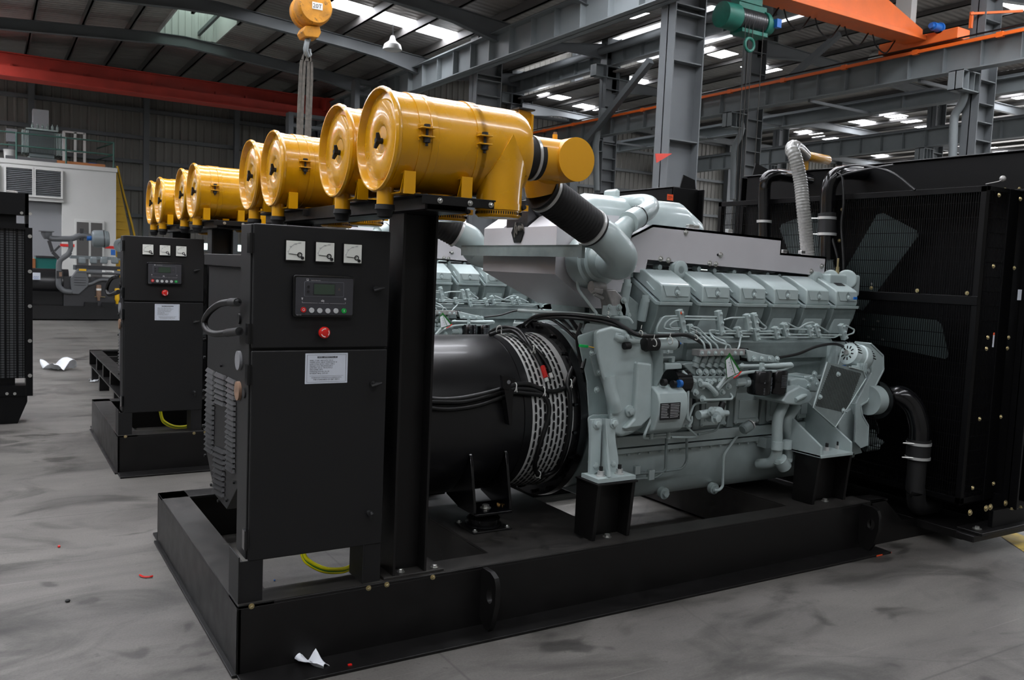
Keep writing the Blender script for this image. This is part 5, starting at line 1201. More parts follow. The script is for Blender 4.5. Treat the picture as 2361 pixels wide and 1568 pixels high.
for px, py in ((1446, 656), (1488, 692)):
    c = P(px, py, y=3.87); mb = MB(); mb.cyl(c, c+V(0, 0, .03), .02, n=16); mb.cyl(c+V(0, 0, -.01), c+V(0, 0, .008), .026, n=16); mb.cyl(c+V(0, .03, -.12), c, .03, .026, n=16); E(mb, 'breather_cap', 'engine_grey')
E(MB().prism([(P(1442, 672, y=3.9).x, P(1442, 672, y=3.9).z), (P(1475, 700, y=3.9).x, P(1475, 700, y=3.9).z), (P(1470, 760, y=3.9).x, 1.38), (P(1430, 755, y=3.9).x, 1.38), (P(1428, 700, y=3.9).x, P(1428, 700, y=3.9).z)], 'y', 3.9, 4.2), 'end_housing', 'engine_dark', bevel=.012)

th = thing('intake_hose', 'ribbed black intake hose on the far side of the front engine', 'hose', (S_.x, 2*CY-S_.y, S_.z), 'ribbed intake hoses'); SETS['hose_far'] = th
def TF(v): return V(v.x, 2*CY-v.y, v.z)
part(MB().bellows([TF(S_), TF(S_.lerp(E_, .5)), TF(E_)], .093, .004, .022, 32), 'hose', 'rubber', th, angle=60)
part(MB().lathe(TF(S_.lerp(E_, .96)), V(dv.x, -dv.y, dv.z), [(0, .096), (0, .102), (.018, .102), (.018, .096)], 40), 'hose_clamp', 'stainless', th)
# ---- fuel pipes with clamp blocks on the near bank
yp = 3.74
def pipe(pts, r=.0055, y=yp, name='fuel_pipe', m='engine_pipe', br=.02, n=8):
    return E(MB().tube(bend([P(a, b, y=(c[0] if c else y)) for a, b, *c in pts], br), r, n), name, m)
pipe([(1560, 729), (1530, 730), (1515, 752), (1513, 768), (1555, 769)]); pipe([(1565, 734), (1545, 735), (1534, 745), (1530, 757), (1545, 760), (1565, 760)]); pipe([(1575, 737), (1555, 740), (1543, 750), (1548, 757), (1570, 757)])
pipe([(1578, 730), (1655, 731)]); pipe([(1578, 736), (1655, 738)]); pipe([(1575, 766), (1640, 770)]); pipe([(1570, 778), (1690, 778)])
pipe([(1668, 738), (1685, 733), (1728, 732)]); pipe([(1650, 763), (1736, 764), (1785, 764)]); pipe([(1650, 769), (1785, 770)]); pipe([(1665, 752), (1690, 764)])
pipe([(1745, 732), (1755, 745), (1768, 755), (1762, 760), (1740, 752)]); pipe([(1790, 764), (1800, 758), (1860, 760), (1880, 765)]); pipe([(1810, 771), (1940, 773)]); pipe([(1815, 745), (1840, 758), (1860, 745), (1875, 743), (1880, 750), (1870, 765)]); pipe([(1888, 752), (1910, 765)])
pipe([(1800, 778), (1925, 778), (1935, 772)]); pipe([(1950, 750), (1970, 760), (1968, 768), (1950, 774)]); pipe([(1745, 778), (1785, 778)])
for a, b, c in (((1565, 714), (1582, 770), 0), ((1655, 716), (1668, 772), 0), ((1588, 748), (1598, 782), 0), ((1698, 754), (1706, 776), 0), ((1720, 724), (1730, 762), 0), ((1736, 722), (1748, 765), 0), ((1738, 756), (1748, 785), 0), ((1785, 754), (1795, 780), 0), ((1805, 745), (1818, 775), 0), ((1862, 750), (1872, 775), 0), ((1878, 748), (1890, 775), 0), ((1938, 748), (1952, 782), 0)):
    p, q = P(a[0], a[1], y=yp), P(b[0], b[1], y=yp); mid = (p+q)/2; d = (q-p); mb = MB(); q.x = p.x+(q.x-p.x)*.7; mb.bar((p.x, yp, p.z), (q.x, yp, q.z), .034, .034, up=(0, 1, 0)); o = E(mb, 'pipe_clamp', bevel=.003)
    mb = MB()
    for f in (.12, .5, .88): mb.bolt((p.x+(q.x-p.x)*f+.006, yp-.016, p.z+(q.z-p.z)*f), (0, -1, 0), .008, .01)
    part(mb, 'clamp_bolt', 'engine_pipe', o)
c = P(1573, 722, y=yp-.017); E(MB().box(c.x-.014, c.x+.006, c.y-.003, c.y+.001, c.z-.006, c.z+.008), 'orange_seal', 'orange_sticker', smooth=False)
# injection pump
yi = 3.66
def IP(u, v, y=yi): return P(1500+u/7.127, 740+v/7.127, y=y)
a, b = IP(775, 470), IP(1510, 560)
mb = MB(); mb.box(a.x, b.x, yi-.02, yi+.05, b.z, a.z); E(mb, 'delivery_rail', 'alu_cast', bevel=.003)
mb = MB()
for u in (845, 955, 1065, 1172, 1390, 1490): mb.bolt(IP(u, 528, yi-.02), (0, -1, 0), .009, .008)
E(mb, 'rail_screw', 'engine_pipe')
for u0, v0, u1, v1 in ((880, 350, 895, 470), (985, 370, 1000, 470), (1100, 380, 1110, 470), (1250, 370, 1255, 470), (1315, 410, 1325, 470)): pass
for pts in ([(640, 195), (740, 230), (880, 370), (893, 475)], [(650, 120), (760, 170), (850, 250), (985, 385), (1003, 475)], [(660, 100), (770, 105), (850, 190), (1090, 400), (1113, 475)], [(1060, 155), (965, 155), (975, 200), (1060, 270), (1220, 335), (1250, 390), (1225, 475)], [(970, 200), (1050, 310), (1150, 360), (1300, 400), (1325, 480)], [(1620, 258), (1490, 258), (1475, 300), (1455, 420), (1425, 480)]):
    E(MB().tube(bend([IP(u, v, yi-.01 if v > 300 else 3.72) for u, v in pts], .03), .0055, 8), 'fuel_pipe', 'engine_pipe')
for k, u in enumerate((810, 920, 1028, 1135, 1240, 1345)):
    top, bot = IP(u+15, 580), IP(u-55, 770)
    mb = MB(); d = (bot-top); mb.lathe(top+V(0, .02, 0), d, [(0, .022), (d.length*.6, .022), (d.length*.62, .019), (d.length*.7, .019), (d.length*.72, .025), (d.length, .025)], 18); E(mb, 'pump_element', 'engine_dark', angle=50)
    c = IP(u, 840); mb = MB(); mb.bolt(c+V(.0, .01, 0), (-.2, -1, .2), .013, .018); mb.torus(c+V(.01, .01, -.006), (0, -1, .3), .017, .004, 14, 6); E(mb, 'element_clamp')
a = [IP(540, 720), IP(630, 650), IP(1400, 640), IP(1450, 900), IP(755, 905)]
mb = MB(); mb.prism([(p.x, p.z) for p in (IP(540, 720), IP(630, 690), IP(1400, 700), IP(1440, 905), IP(750, 905))], 'y', yi+.015, yi+.1)
mb.prism([(p.x, p.z) for p in (IP(600, 905), IP(1440, 905), IP(1380, 1260), IP(1200, 1290), IP(760, 1290), IP(640, 1150))], 'y', yi-.01, yi+.12); E(mb, 'injection_pump', 'engine_dark', bevel=.008)
mb = MB()
for u, v in ((705, 985), (808, 985), (925, 985), (1035, 980), (1140, 980), (1240, 985), (1275, 1075), (735, 1175), (840, 1080), (1170, 1170), (975, 1010), (850, 1275), (1060, 1190)):
    mb.bolt(IP(u, v, yi-.01), (0, -1, 0), .014 if v > 1000 else .011, .018)
E(mb, 'pump_bolt', 'engine_pipe')
E(MB().tube(bend([IP(820, 1040, yi-.03), IP(930, 1045, yi-.03), IP(1010, 1120, yi-.04), IP(1075, 1190, yi-.04)], .02), .016, 10), 'pump_lever')
E(MB().tube([IP(1240, 915, yi-.04), IP(1095, 1110, yi-.04)], .012, 10), 'drain_pipe', 'engine_pipe')
E(MB().tube(bend([IP(870, 870+430, yi-.03), IP(1330, 1285, yi-.03), IP(1350, 1250, yi-.02), IP(1290, 1170, yi)], .02), .007, 8), 'fuel_pipe', 'engine_pipe')
E(MB().tube(bend([IP(520, 830, yi-.02), IP(600, 900, yi-.03), IP(615, 960, yi-.03), IP(600, 1600, yi-.03), IP(640, 1640, yi-.03)], .04), .010, 10), 'fuel_pipe', 'engine_pipe')
mb = MB(); mb.cyl(IP(1390, 1015, yi), IP(1530, 1005, yi), .025, n=18); mb.cyl(IP(1530, 1005, yi), IP(1640, 1000, yi), .032, n=18); E(mb, 'stop_solenoid')
mb = MB(); mb.prism([(p.x, p.z) for p in (IP(205, 690), IP(460, 690), IP(480, 720), IP(480, 780), IP(205, 800))], 'y', yi-.02, yi+.03); mb.box(IP(350, 600).x, IP(410, 600).x, yi, yi+.03, IP(350, 690).z, IP(350, 580).z); E(mb, 'drive_shaft_cover', bevel=.006)
a = IP(430, 1000, yi+.02); E(MB().cyl(a+V(-.05, 0, 0), a+V(.06, 0, 0), .075, n=28), 'drive_coupling', 'gloss_black'); E(MB().cyl(IP(455, 1030, yi-.07), IP(500, 1030, yi-.07), .022, n=14), 'coupling_mark', 'blue')
mb = MB(); mb.cyl(IP(190, 1010, yi-.05), IP(245, 1010, yi-.05), .02, n=12); mb.cyl(IP(350, 1030, yi-.05), IP(400, 1040, yi-.05), .02, n=12); E(mb, 'rubber_joint', 'rubber')
# priming pump and small solenoid under it
def JP(u, v, y=3.64): return P(1300+u/4.481, 850+v/4.481, y=y)
mb = MB(); mb.cyl(JP(1390, 480), JP(1500, 465), .026); mb.cyl(JP(1500, 480), JP(1610, 460), .04); mb.cyl(JP(1540, 400), JP(1545, 520), .022); mb.cyl(JP(1610, 460), JP(1690, 460), .018); mb.bolt(JP(1570, 505, 3.60), (0, -1, 0), .026, .025); mb.bolt(JP(1520, 440, 3.60), (0, -1, 0), .018, .02); E(mb, 'priming_pump')
E(MB().cyl(JP(1620, 415), JP(1645, 350), .02, n=14), 'black_cap', 'rubber')
pipe_j = lambda pts, r=.007, y=3.68, m='engine_pipe': E(MB().tube(bend([JP(a, b, y) for a, b in pts], .035), r, 8), 'oil_pipe', m)
pipe_j([(1290, 520), (1340, 375), (1390, 352), (1470, 350)]); pipe_j([(1320, 490), (1325, 540), (1290, 605)]); pipe_j([(1640, 490), (1580, 630), (1550, 645), (1385, 680)], m='engine_dark'); pipe_j([(1260, 590), (1380, 700), (1370, 708), (1110, 710)], y=3.72)
pipe_j([(830, 715), (870, 715), (1100, 700)], .009, 3.70)
for u in (905, 1080):
    c = JP(u, 690, 3.69); mb = MB(); mb.cyl(c+V(0, 0, -.02), c+V(0, 0, .03), .013, n=10); mb.box(c.x-.02, c.x+.02, c.y-.008, c.y+.008, c.z+.03, c.z+.036); E(mb, 'drain_cock')
pipe_j([(1060, 720), (1050, 1040), (1020, 1065), (620, 1100)], .009, 3.80, 'engine_dark'); pipe_j([(1270, 720), (1270, 960), (1220, 1035), (1040, 1060)], .008, 3.80, 'engine_dark'); pipe_j([(600, 1150), (960, 1125), (1010, 1080)], .009, 3.80, 'engine_dark')
pipe_j([(1790, 700), (1700, 820), (1650, 900), (1640, 1220), (1600, 1260), (1550, 1255)], .009, 3.83)
for u, v, w, h in ((760, 1050, 24, 80), (905, 1100, 26, 95)): a, b = JP(u-w, v-h/2, 3.79), JP(u+w, v+h/2, 3.79); E(MB().box(a.x, b.x, 3.785, 3.81, b.z, a.z), 'pipe_clamp', bevel=.002)
E(MB().tube(bend([JP(930, 210, 3.63), JP(925, 470, 3.63), JP(830, 690, 3.63), JP(830, 715, 3.66)], .03), .008, 8), 'oil_pipe', 'engine_pipe')
# servo housing with the rating plate
mb = MB(); c0 = JP(960, 420, 3.62); xa_, xb_ = JP(935, 420, 3.6).x, JP(1235, 420, 3.6).x; zt_, zb_ = JP(1100, 185, 3.6).z, JP(1050, 680, 3.62).z
pr = [(3.70, zt_), (3.62, zt_-.005), (3.575, zt_-.035), (3.56, zt_-.08), (3.56, zb_+.13), (3.60, zb_+.03), (3.66, zb_), (3.78, zb_), (3.78, zt_)]
mb.prism(pr, 'x', xa_, xb_); sv = E(mb, 'starter_motor_guard', bevel=.012, seg=3)
a, b = JP(1000, 360, 3.558), JP(1195, 520, 3.558); part(MB().box(a.x, b.x, 3.556, 3.56, b.z, a.z), 'rating_plate', 'ink', sv, smooth=False)
mb = MB()
for i in range(9):
    z = a.z-(a.z-b.z)*(i+1)/10.5; mb.box(a.x+.006, a.x+.012+(b.x-a.x)*random.uniform(.25, .4), 3.5555, 3.556, z, z+.0022); mb.box(a.x+(b.x-a.x)*.5, b.x-.006-random.uniform(0, .01), 3.5555, 3.556, z, z+.0022)
part(mb, 'printing', 'print_white', sv, smooth=False)
# governor motor: ribbed black sleeve and grey can
a, b, c_ = GP(845, 985, 3.64), GP(985, 985, 3.64), GP(1180, 985, 3.64)
mb = MB(); d = (b-a); mb.lathe(a, d, [(0, .028), (.004, .036), (d.length*.15, .037), (d.length*.2, .042), (d.length*.5, .038), (d.length, .037)], 24); E(mb, 'solenoid_sleeve', 'rubber')
E(MB().lathe(b, (c_-b), [(0, .034), (.005, .037), ((c_-b).length-.01, .037), ((c_-b).length, .03)], 28), 'stop_motor')
E(MB().cyl(c_, c_+V(.02, 0, 0), .024, n=16), 'motor_cap', 'rubber'); E(MB().cyl(GP(1195, 965, 3.63), GP(1245, 980, 3.62), .006, n=8), 'blue_terminal', 'blue')
mb = MB(); q = GP(1080, 1060, 3.64); mb.box(q.x-.045, q.x+.04, 3.62, 3.7, q.z-.01, q.z+.012); mb.bolt((q.x, 3.62, q.z), (0, -1, 0), .01, .01); mb.box(q.x-.02, q.x+.07, 3.64, 3.7, q.z-.04, q.z-.03); E(mb, 'motor_bracket', bevel=.003)
mb = MB(); mb.tube([GP(530, 900, 3.68), GP(610, 930, 3.66), GP(700, 950, 3.65), GP(800, 960, 3.64)], [.03, .022, .014, .012], 12); mb.cyl(GP(560, 870, 3.68), GP(560, 950, 3.68), .03, n=16); mb.bolt(GP(670, 910, 3.63), (0, -1, 0), .012, .015); E(mb, 'linkage')
E(MB().cyl(GP(640, 1005, 3.64), GP(700, 1000, 3.64), .02, n=14), 'linkage_boot', 'rubber')
# fuel filters
for u0, u1, vt, vb, yf in ((415, 612, 1290, 1535, 3.60), (610, 780, 1280, 1525, 3.62)):
    def FP(u, v): return P(1650+u/4.612, 580+v/4.612, y=yf)
    a, b = FP(u0, vt), FP(u1, vt); z0 = FP(u0, vb).z; r_ = (b.x-a.x)/2*.90; cx = (a.x+b.x)/2
    f_ = E(MB().lathe((cx, yf+.03, a.z+.01), (0, 0, -1), [(0, r_-.004), (0.006, r_), (a.z-z0-.005, r_), (a.z-z0+.005, r_-.006), (a.z-z0+.008, r_-.014)], 36), 'fuel_filter', 'gloss_black')
    mb = MB()
    if yf < 3.61:
        q = V(cx-.022, yf+.03-r_*.93, a.z-.055)
        for k in range(3):
            e_ = V(math.sin(2*PI*k/3), 0, math.cos(2*PI*k/3))*.008; f2 = V(e_.z, 0, -e_.x)*.5; mb.slab([q, q+e_+f2, q+e_*2, q+e_-f2], (0, -.001, 0))
        for k in range(5): mb.box(q.x-.012+.002*(k % 2), q.x+.014, q.y-.001, q.y+.001, q.z-.04-.008*k, q.z-.0375-.008*k)
        mb.text('FUEL FILTER', (cx+.032, yf+.03-r_*.97, z0+.03), (0, 0, 1), (-1, 0, 0), .016)
    else:
        for k in range(9): mb.box(cx-.03, cx+.03, yf+.03-r_-.001, yf+.03-r_+.0, z0+.05+.009*k, z0+.0515+.009*k)
    part(mb, 'printing', 'ink_grey', f_, smooth=False)
def F3(u, v, y=3.62): return P(1650+u/4.612, 580+v/4.612, y=y)
mb = MB(); mb.prism([(p.x, p.z) for p in (F3(350, 1040), F3(380, 1175), F3(720, 1190), F3(640, 1110), F3(540, 1095), F3(370, 1050))], 'y', 3.64, 3.70); E(mb, 'filter_head', bevel=.006)
mb = MB(); mb.slab([F3(285, 1030, 3.65), F3(345, 1030, 3.65), F3(375, 1080, 3.65), F3(370, 1170, 3.65), F3(335, 1170, 3.65), F3(330, 1100, 3.65)], (0, .06, 0)); E(mb, 'filter_bracket', 'rubber')
mb = MB(); mb.tube([F3(250, 1218), F3(480, 1215), F3(640, 1215), F3(800, 1205)], [.010, .010, .017, .017], 12); mb.tube(bend([F3(20, 1470), F3(100, 1380), F3(260, 1295), F3(400, 1275), F3(700, 1270), F3(800, 1215)], .05), .010, 10); E(mb, 'filter_pipe', 'engine_pipe')
mb = MB(); q = F3(490, 1245, 3.60); mb.box(q.x-.012, q.x+.012, 3.59, 3.61, q.z-.035, q.z+.035); mb.bolt((q.x, 3.59, q.z), (0, -1, 0), .01, .01); E(mb, 'pipe_clamp', bevel=.002)
mb = MB()
for u, v in ((405, 1140), (490, 1140), (575, 1140), (650, 1140), (280, 1215), (800, 1210)): mb.bolt(F3(u, v, 3.63), (0, -1, 0), .012, .014)
E(mb, 'filter_head_bolt', 'engine_pipe')
# hanging paper tag
def TG(u, v, y=3.585): return P(1500+u/7.127, 740+v/7.127, y=y)
tg = E(MB().slab([TG(1300, 520), TG(1490, 830), TG(1450, 860, 3.59), TG(1255, 950, 3.575), TG(1225, 640, 3.59)], (0, .0012, 0)), 'instruction_tag', 'earth_green', smooth=False)
part(MB().slab([TG(1305, 590, 3.583), TG(1460, 840, 3.583), TG(1262, 935, 3.572), TG(1235, 645, 3.588)], (0, -.0008, 0)), 'paper', 'paper', tg, smooth=False)
mb = MB(); mb.bar(TG(1310, 600, 3.580), TG(1395, 880, 3.573), .004, .001, up=(0, 1, 0))
for k in range(4): mb.bar(TG(1285+18*k, 680+50*k, 3.578), TG(1292+18*k, 690+50*k, 3.578), .004, .001, up=(0, 1, 0))
part(mb, 'printed_line', 'earth_green', tg, smooth=False)
part(MB().tube([TG(1490, 830), TG(1440, 890, 3.58), TG(1370, 940, 3.575)], .004, 5), 'red_corner', 'red', tg)
# oil cooler, coolant pipes
mb = MB()
for pl, y0_, y1_ in ((((1823, 876), (1838, 871), (1858, 873), (1872, 884), (1865, 905), (1840, 905), (1822, 900)), 3.66, 3.86), (((1818, 905), (1845, 890), (1868, 900), (1876, 915), (1866, 930), (1846, 935), (1812, 932), (1803, 925)), 3.60, 3.84), (((1855, 868), (1880, 865), (1892, 880), (1893, 898), (1882, 905), (1862, 903)), 3.70, 3.86)):
    q = [P(a, b, y=y0_) for a, b in pl]; mb.prism([(p.x, p.z) for p in q], 'y', y0_, y1_)
E(mb, 'water_pump', bevel=.012, seg=3)
mb = MB()
for px, py in ((1838, 892), (1863, 889), (1870, 873), (1882, 886), (1877, 862), (1890, 915)): mb.bolt(P(px, py, y=3.66), (0, -1, 0), .014, .016)
mb.tube([P(1835, 922, y=3.59), P(1850, 914, y=3.59), P(1858, 912, y=3.59)], [.014, .016, .012], 10)
E(mb, 'pump_bolt')
E(MB().tube(bend([P(1808, 930, y=3.70), P(1792, 965, y=3.68), P(1791, 1050, y=3.70), P(1778, 1068, y=3.74), P(1748, 1070, y=3.84)], .09, 8), .034, 20), 'coolant_pipe')
E(MB().tube(bend([P(1836, 935, y=3.74), P(1811, 972, y=3.74), P(1821, 1010, y=3.74), P(1817, 1062, y=3.74)], .07, 8), .034, 20), 'coolant_pipe')
mb = MB()
for px, py, r_ in ((1792, 1026, .037), (1813, 1024, .036)): c = P(px, py, y=3.685); mb.cyl(c+V(0, 0, -.03), c+V(0, 0, .025), r_, n=20)
E(mb, 'pipe_sleeve')
mb = MB(); c = P(1805, 1065, y=3.68); mb.cyl(c+V(-.03, 0, .02), c+V(.02, 0, -.035), .045, n=18); mb.box(c.x-.06, c.x+.05, 3.65, 3.69, c.z+.0, c.z+.02); E(mb, 'pipe_elbow')
E(MB().box(P(1762, 1010, y=3.8).x, P(1780, 1010, y=3.8).x, 3.78, 3.86, P(1762, 1033, y=3.8).z, P(1762, 1010, y=3.8).z), 'pipe_bracket', bevel=.003)
c = P(1840, 1058, y=3.8); E(MB().cyl(c, c+V(.22, 0, .03), .035, n=18), 'coolant_pipe')
c = P(1722, 985, y=3.74); mb = MB(); d = V(.07, 0, .03); mb.lathe(c-d*.55, d, [(0, .026), (.01, .034), (.066, .034), (.07, .03)], 24); E(mb, 'oil_pressure_sensor', 'engine_dark'); E(MB().lathe(c+d*.45, d, [(0, .032), (.006, .034), (.01, .03), (.012, .01), (.04, .007)], 20), 'sensor_cap', 'stainless')
# belt guard with perforated panel and its channel frame, battery charging alternator
gx = 3.50
g = E(MB().slab([P(1907, 835, y=gx), P(1958, 846, y=gx), P(1990, 856, y=gx), P(1996, 872, y=gx), P(1928, 984, y=gx), P(1922, 985, y=gx), P(1876, 942, y=gx), P(1875, 936, y=gx)], (0, .006, 0)), 'belt_guard', 'engine_dark')
mb = MB(); e0, e1, e2 = P(1903, 848, y=gx), P(1877, 938, y=gx), P(1926, 982, y=gx); nx, nz = 26, 38
A_, B_, D_ = P(1916, 842, y=gx), P(1990, 862, y=gx), P(1879, 936, y=gx)
for i in range(nx):
    for j in range(nz):
        p = A_+(B_-A_)*((i+.5+(.5 if j % 2 else 0))/nx)*.93+(D_-A_)*((j+.5)/nz)*1.0
        # skew the lower edge
        mb.slab([p+V(.0042*math.cos(2*PI*k/6), -.001, .0042*math.sin(2*PI*k/6)) for k in range(6)], (0, .0005, 0))
part(mb, 'perforation', 'void', g, smooth=False)
rim = [P(1907, 835, y=gx-.004), P(1958, 846, y=gx-.004), P(1990, 854, y=gx-.004), P(1997, 872, y=gx-.004), P(1926, 985, y=gx-.004), P(1875, 940, y=gx-.004)]
part(MB().tube(rim[1:]+[rim[0]], .004, 6), 'rim', 'engine_pipe', g)
mb = MB()
for px, py in ((1890, 915), (1944, 946), (1932, 863)): mb.bolt(P(px, py, y=gx-.002), (0, -1, 0), .011, .014)
part(mb, 'guard_bolt', 'engine_pipe', g)
fr = [(1962, 790), (2007, 792), (2036, 820), (2037, 853), (2000, 925), (1984, 935), (1988, 958), (2002, 982), (2000, 1028), (1985, 1034), (1972, 1020), (1975, 930), (2010, 860), (2010, 825), (1990, 802), (1962, 797)]
q = [P(a, b, y=3.63) for a, b in fr]; mb = MB(); mb.prism([(p.x, p.z) for p in q], 'y', 3.63, 3.645)
out_ = [(2007, 792), (2036, 820), (2037, 853), (2000, 925), (1984, 935), (1988, 958), (2002, 982), (2000, 1028)]
qq = [P(a, b, y=3.63) for a, b in out_]
for a, b in zip(qq, qq[1:]): mb.bar(a+V(0, .06, 0), b+V(0, .06, 0), .012, .13, up=(0, 1, 0))
E(mb, 'channel_frame', bevel=.003)
q = [P(a, b, y=3.70) for a, b in ((1930, 960), (1978, 935), (1984, 1030), (1990, 1045), (1950, 1055), (1940, 1010))]; mb = MB(); mb.prism([(p.x, p.z) for p in q], 'y', 3.70, 3.9); mb.box(4.88, 5.16, 3.75, 5.0, .5, 1.3); E(mb, 'front_cover', bevel=.01)
E(MB().lathe((5.16, CY, .95), (1, 0, 0), [(0, .3), (.05, .3), (.05, .2), (.12, .2), (.12, .26), (.18, .26)], 40), 'crank_pulley', 'gloss_black')
E(MB().lathe((5.1, CY, 1.38), (1, 0, 0), [(0, .1), (.2, .1), (.22, .16), (.3, .16)], 32), 'fan_hub', 'gloss_black')
mb = MB()
for px, py, r_ in ((2010, 1015, .035), (2015, 1030, .03), (2024, 1020, .022), (2008, 1000, .03)): c = P(px, py, y=3.9); mb.cyl(c+V(-.1, 0, 0), c+V(.03, 0, 0), r_, n=14); mb.cyl(c+V(.03, 0, 0), c+V(.05, 0, 0), r_*.7, n=14)
E(mb, 'front_plug')
def AP(u, v, y=3.66): return P(1650+u/4.612, 580+v/4.612, y=y)
ac_ = AP(1500, 1120, 3.60); axd = V(.9, -.1, -.28).normalized()
mb = MB(); mb.lathe(ac_-axd*.09, axd, [(0, .05), (.01, .075), (.05, .082), (.055, .078), (.09, .078), (.095, .086), (.14, .086), (.17, .07), (.18, .04)], 30); al = E(mb, 'charging_alternator', 'engine_pipe', angle=35)
mb = MB()
for k in range(9):
    a = -.5+k*.23; b_, u_, w_ = basis(axd); e = (V(0, 0, 1)*math.cos(a)-V(.1, 1, 0)*math.sin(a)).normalized()
    c = ac_-axd*.06+e*.079; mb.bar(c-axd*.015, c+axd*.02, .006, .004, up=e)
    c = ac_+axd*.075+e*.082; mb.bar(c-axd*.012, c+axd*.015, .006, .004, up=e)
for k in range(10):
    a = 2*PI*k/10; _d, u_, w_ = basis(axd); e = u_*math.cos(a)+w_*math.sin(a); c = ac_-axd*.0905
    mb.bar(c+e*.03, c+e*.05, .009, .002, up=axd)
part(mb, 'vent', 'void', al, smooth=False)
part(MB().cyl(ac_-axd*.088, ac_-axd*.105, .018, n=16), 'bearing_cap', 'zinc', al)
mb = MB(); mb.box(ac_.x-.1, ac_.x-.02, 3.51, 3.56, ac_.z-.09, ac_.z-.05)
for k in range(5): mb.box(ac_.x-.1+k*.02, ac_.x-.094+k*.02, 3.505, 3.52, ac_.z-.10, ac_.z-.03)
mb.slab([AP(1610, 1210), AP(1640, 1260), AP(1620, 1290), AP(1560, 1300), AP(1480, 1260)], (0, .02, 0)); mb.bolt(AP(1610, 1270, 3.655), (0, -1, 0), .014, .014); part(mb, 'terminal_block', 'engine_grey', al)
E(MB().cyl(AP(1340, 1222, 3.62), AP(1375, 1220, 3.62), .008, n=8), 'blue_terminal', 'blue')
mb = MB(); mb.cyl(AP(1300, 1060, 3.8), AP(1360, 1120, 3.75), .06, n=24); E(mb, 'alternator_bracket', 'engine_dark')
E(MB().tube([AP(1345, 1040, 3.63), AP(1240, 1440, 3.63)], .003, 6), 'dipstick', 'engine_pipe')
mb = MB(); mb.box(4.95, 5.28, 3.9, 4.4, 1.62, 1.77); mb.cyl(P(1952, 645, y=3.9), P(1952, 645, y=4.1), .07, n=24); mb.cyl(P(1915, 640, y=3.95), P(1915, 640, y=4.1), .055, n=24); E(mb, 'thermostat_housing', bevel=.015, seg=3)
mb = MB(); c = P(1930, 635, y=3.95); mb.cyl(c, c+V(0, 0, .06), .012, n=10); mb.cyl(c+V(0, 0, .05), c+V(0, 0, .12), .007, n=8); E(mb, 'brass_sensor', 'zinc_yellow')
# coolant outlet flange at the front
fc = P(2020, 922, x=5.18)
mb = MB(); mb.cyl(fc+V(-.09, 0, 0), fc+V(.0, 0, 0), .1, n=30); E(mb, 'outlet_neck'); 

# wiring loom and cables on the engine and barrel
t = thing('wiring_loom', 'black cable loom draped over the barrel and grille of the front set', 'cable', (2.5, 3.9, 1.0), 'engine wiring looms'); SETS['loom'] = t
def Q8(u, v, R=.475): return PC(880+u/3.734, 700+v/3.734, CY, CZ, R)
def cab(pts, r=.0135, R=.475, name='cable', k=6): return part(MB().tube(catmull([Q8(*p[:2], R=(p[2] if len(p) > 2 else R)) for p in pts], k), r, 12), name, 'cable_black', t)
cab([(-200, 860), (40, 790), (300, 800), (470, 825), (640, 822), (850, 785), (1040, 735), (1150, 700), (1260, 695), (1360, 730), (1460, 758), (1560, 735), (1640, 690, .5), (1700, 590, .52), (1745, 450, .53), (1700, 330, .53), (1640, 240, .52), (1560, 150, .5), (1450, 80, .5)])
cab([(-200, 880), (40, 835), (300, 845), (470, 845), (700, 845), (900, 800), (1050, 760), (1150, 735), (1300, 745), (1390, 790), (1440, 880), (1430, 1000), (1390, 1130), (1350, 1250), (1320, 1380), (1330, 1450), (1390, 1480), (1500, 1430), (1570, 1300, .49), (1610, 1120, .49), (1625, 950, .49), (1620, 780, .5), (1600, 690, .5), (1640, 560, .51), (1720, 430, .53)])
cab([(-200, 930), (40, 850), (470, 905), (650, 905), (850, 870), (1050, 800), (1150, 765), (1260, 775), (1370, 785)])
cab([(1700, 330, .53), (1560, 200, .52), (1440, 130, .52), (1300, 150, .5), (1240, 200, .48)], .009)
cab([(930, 250, .46), (1000, 215, .49), (1080, 205, .5), (1180, 230, .5), (1260, 330, .49), (1330, 440, .48), (1380, 540, .475)], .012); cab([(930, 270, .46), (1020, 240, .48), (1140, 240, .49), (1240, 330, .48), (1350, 420, .48), (1430, 530, .48), (1450, 590, .475)], .012)
mb = MB(); mb.tube([Q8(1385, 540), Q8(1400, 590), Q8(1415, 640)], .015, 10); part(mb, 'red_sleeve', 'red', t)
mb = MB(); mb.tube([Q8(1415, 640, .48), Q8(1425, 670, .478)], .012, 8); mb.tube([Q8(1450, 600, .48), Q8(1465, 640, .478)], .012, 8); part(mb, 'cable_lug', 'white_plastic', t)
def tie(u, v, R, r):
    mb = MB(); c = Q8(u, v, R); c2 = Q8(u+30, v+8, R); mb.torus(c, (c2-c), r, .0032, 20, 6); mb.cyl(c+V(0, -r, -.0), c+V(.0, -r-.004, -.02), .003, n=6); part(mb, 'cable_tie', 'tie_white', t)
for a_ in ((1140, 725, .475, .028), (1385, 760, .475, .026), (1615, 690, .5, .026), (1345, 1470, .478, .02), (1300, 395, .49, .022), (1010, 225, .49, .025)): tie(*a_)
def lp(pts, r, y=None, m='cable_black'): return part(MB().tube(catmull([P(a, b, y=c) for a, b, c in pts], 6), r, 10), 'cable', m, t)
lp([(1210, 745, 4.3), (1240, 728, 4.2), (1300, 725, 4.0), (1360, 730, 3.84), (1410, 738, 3.74), (1440, 755, 3.68), (1470, 772, 3.62), (1500, 775, 3.60), (1535, 774, 3.60), (1575, 772, 3.62), (1600, 780, 3.66), (1625, 795, 3.70), (1645, 805, 3.72)], .011)
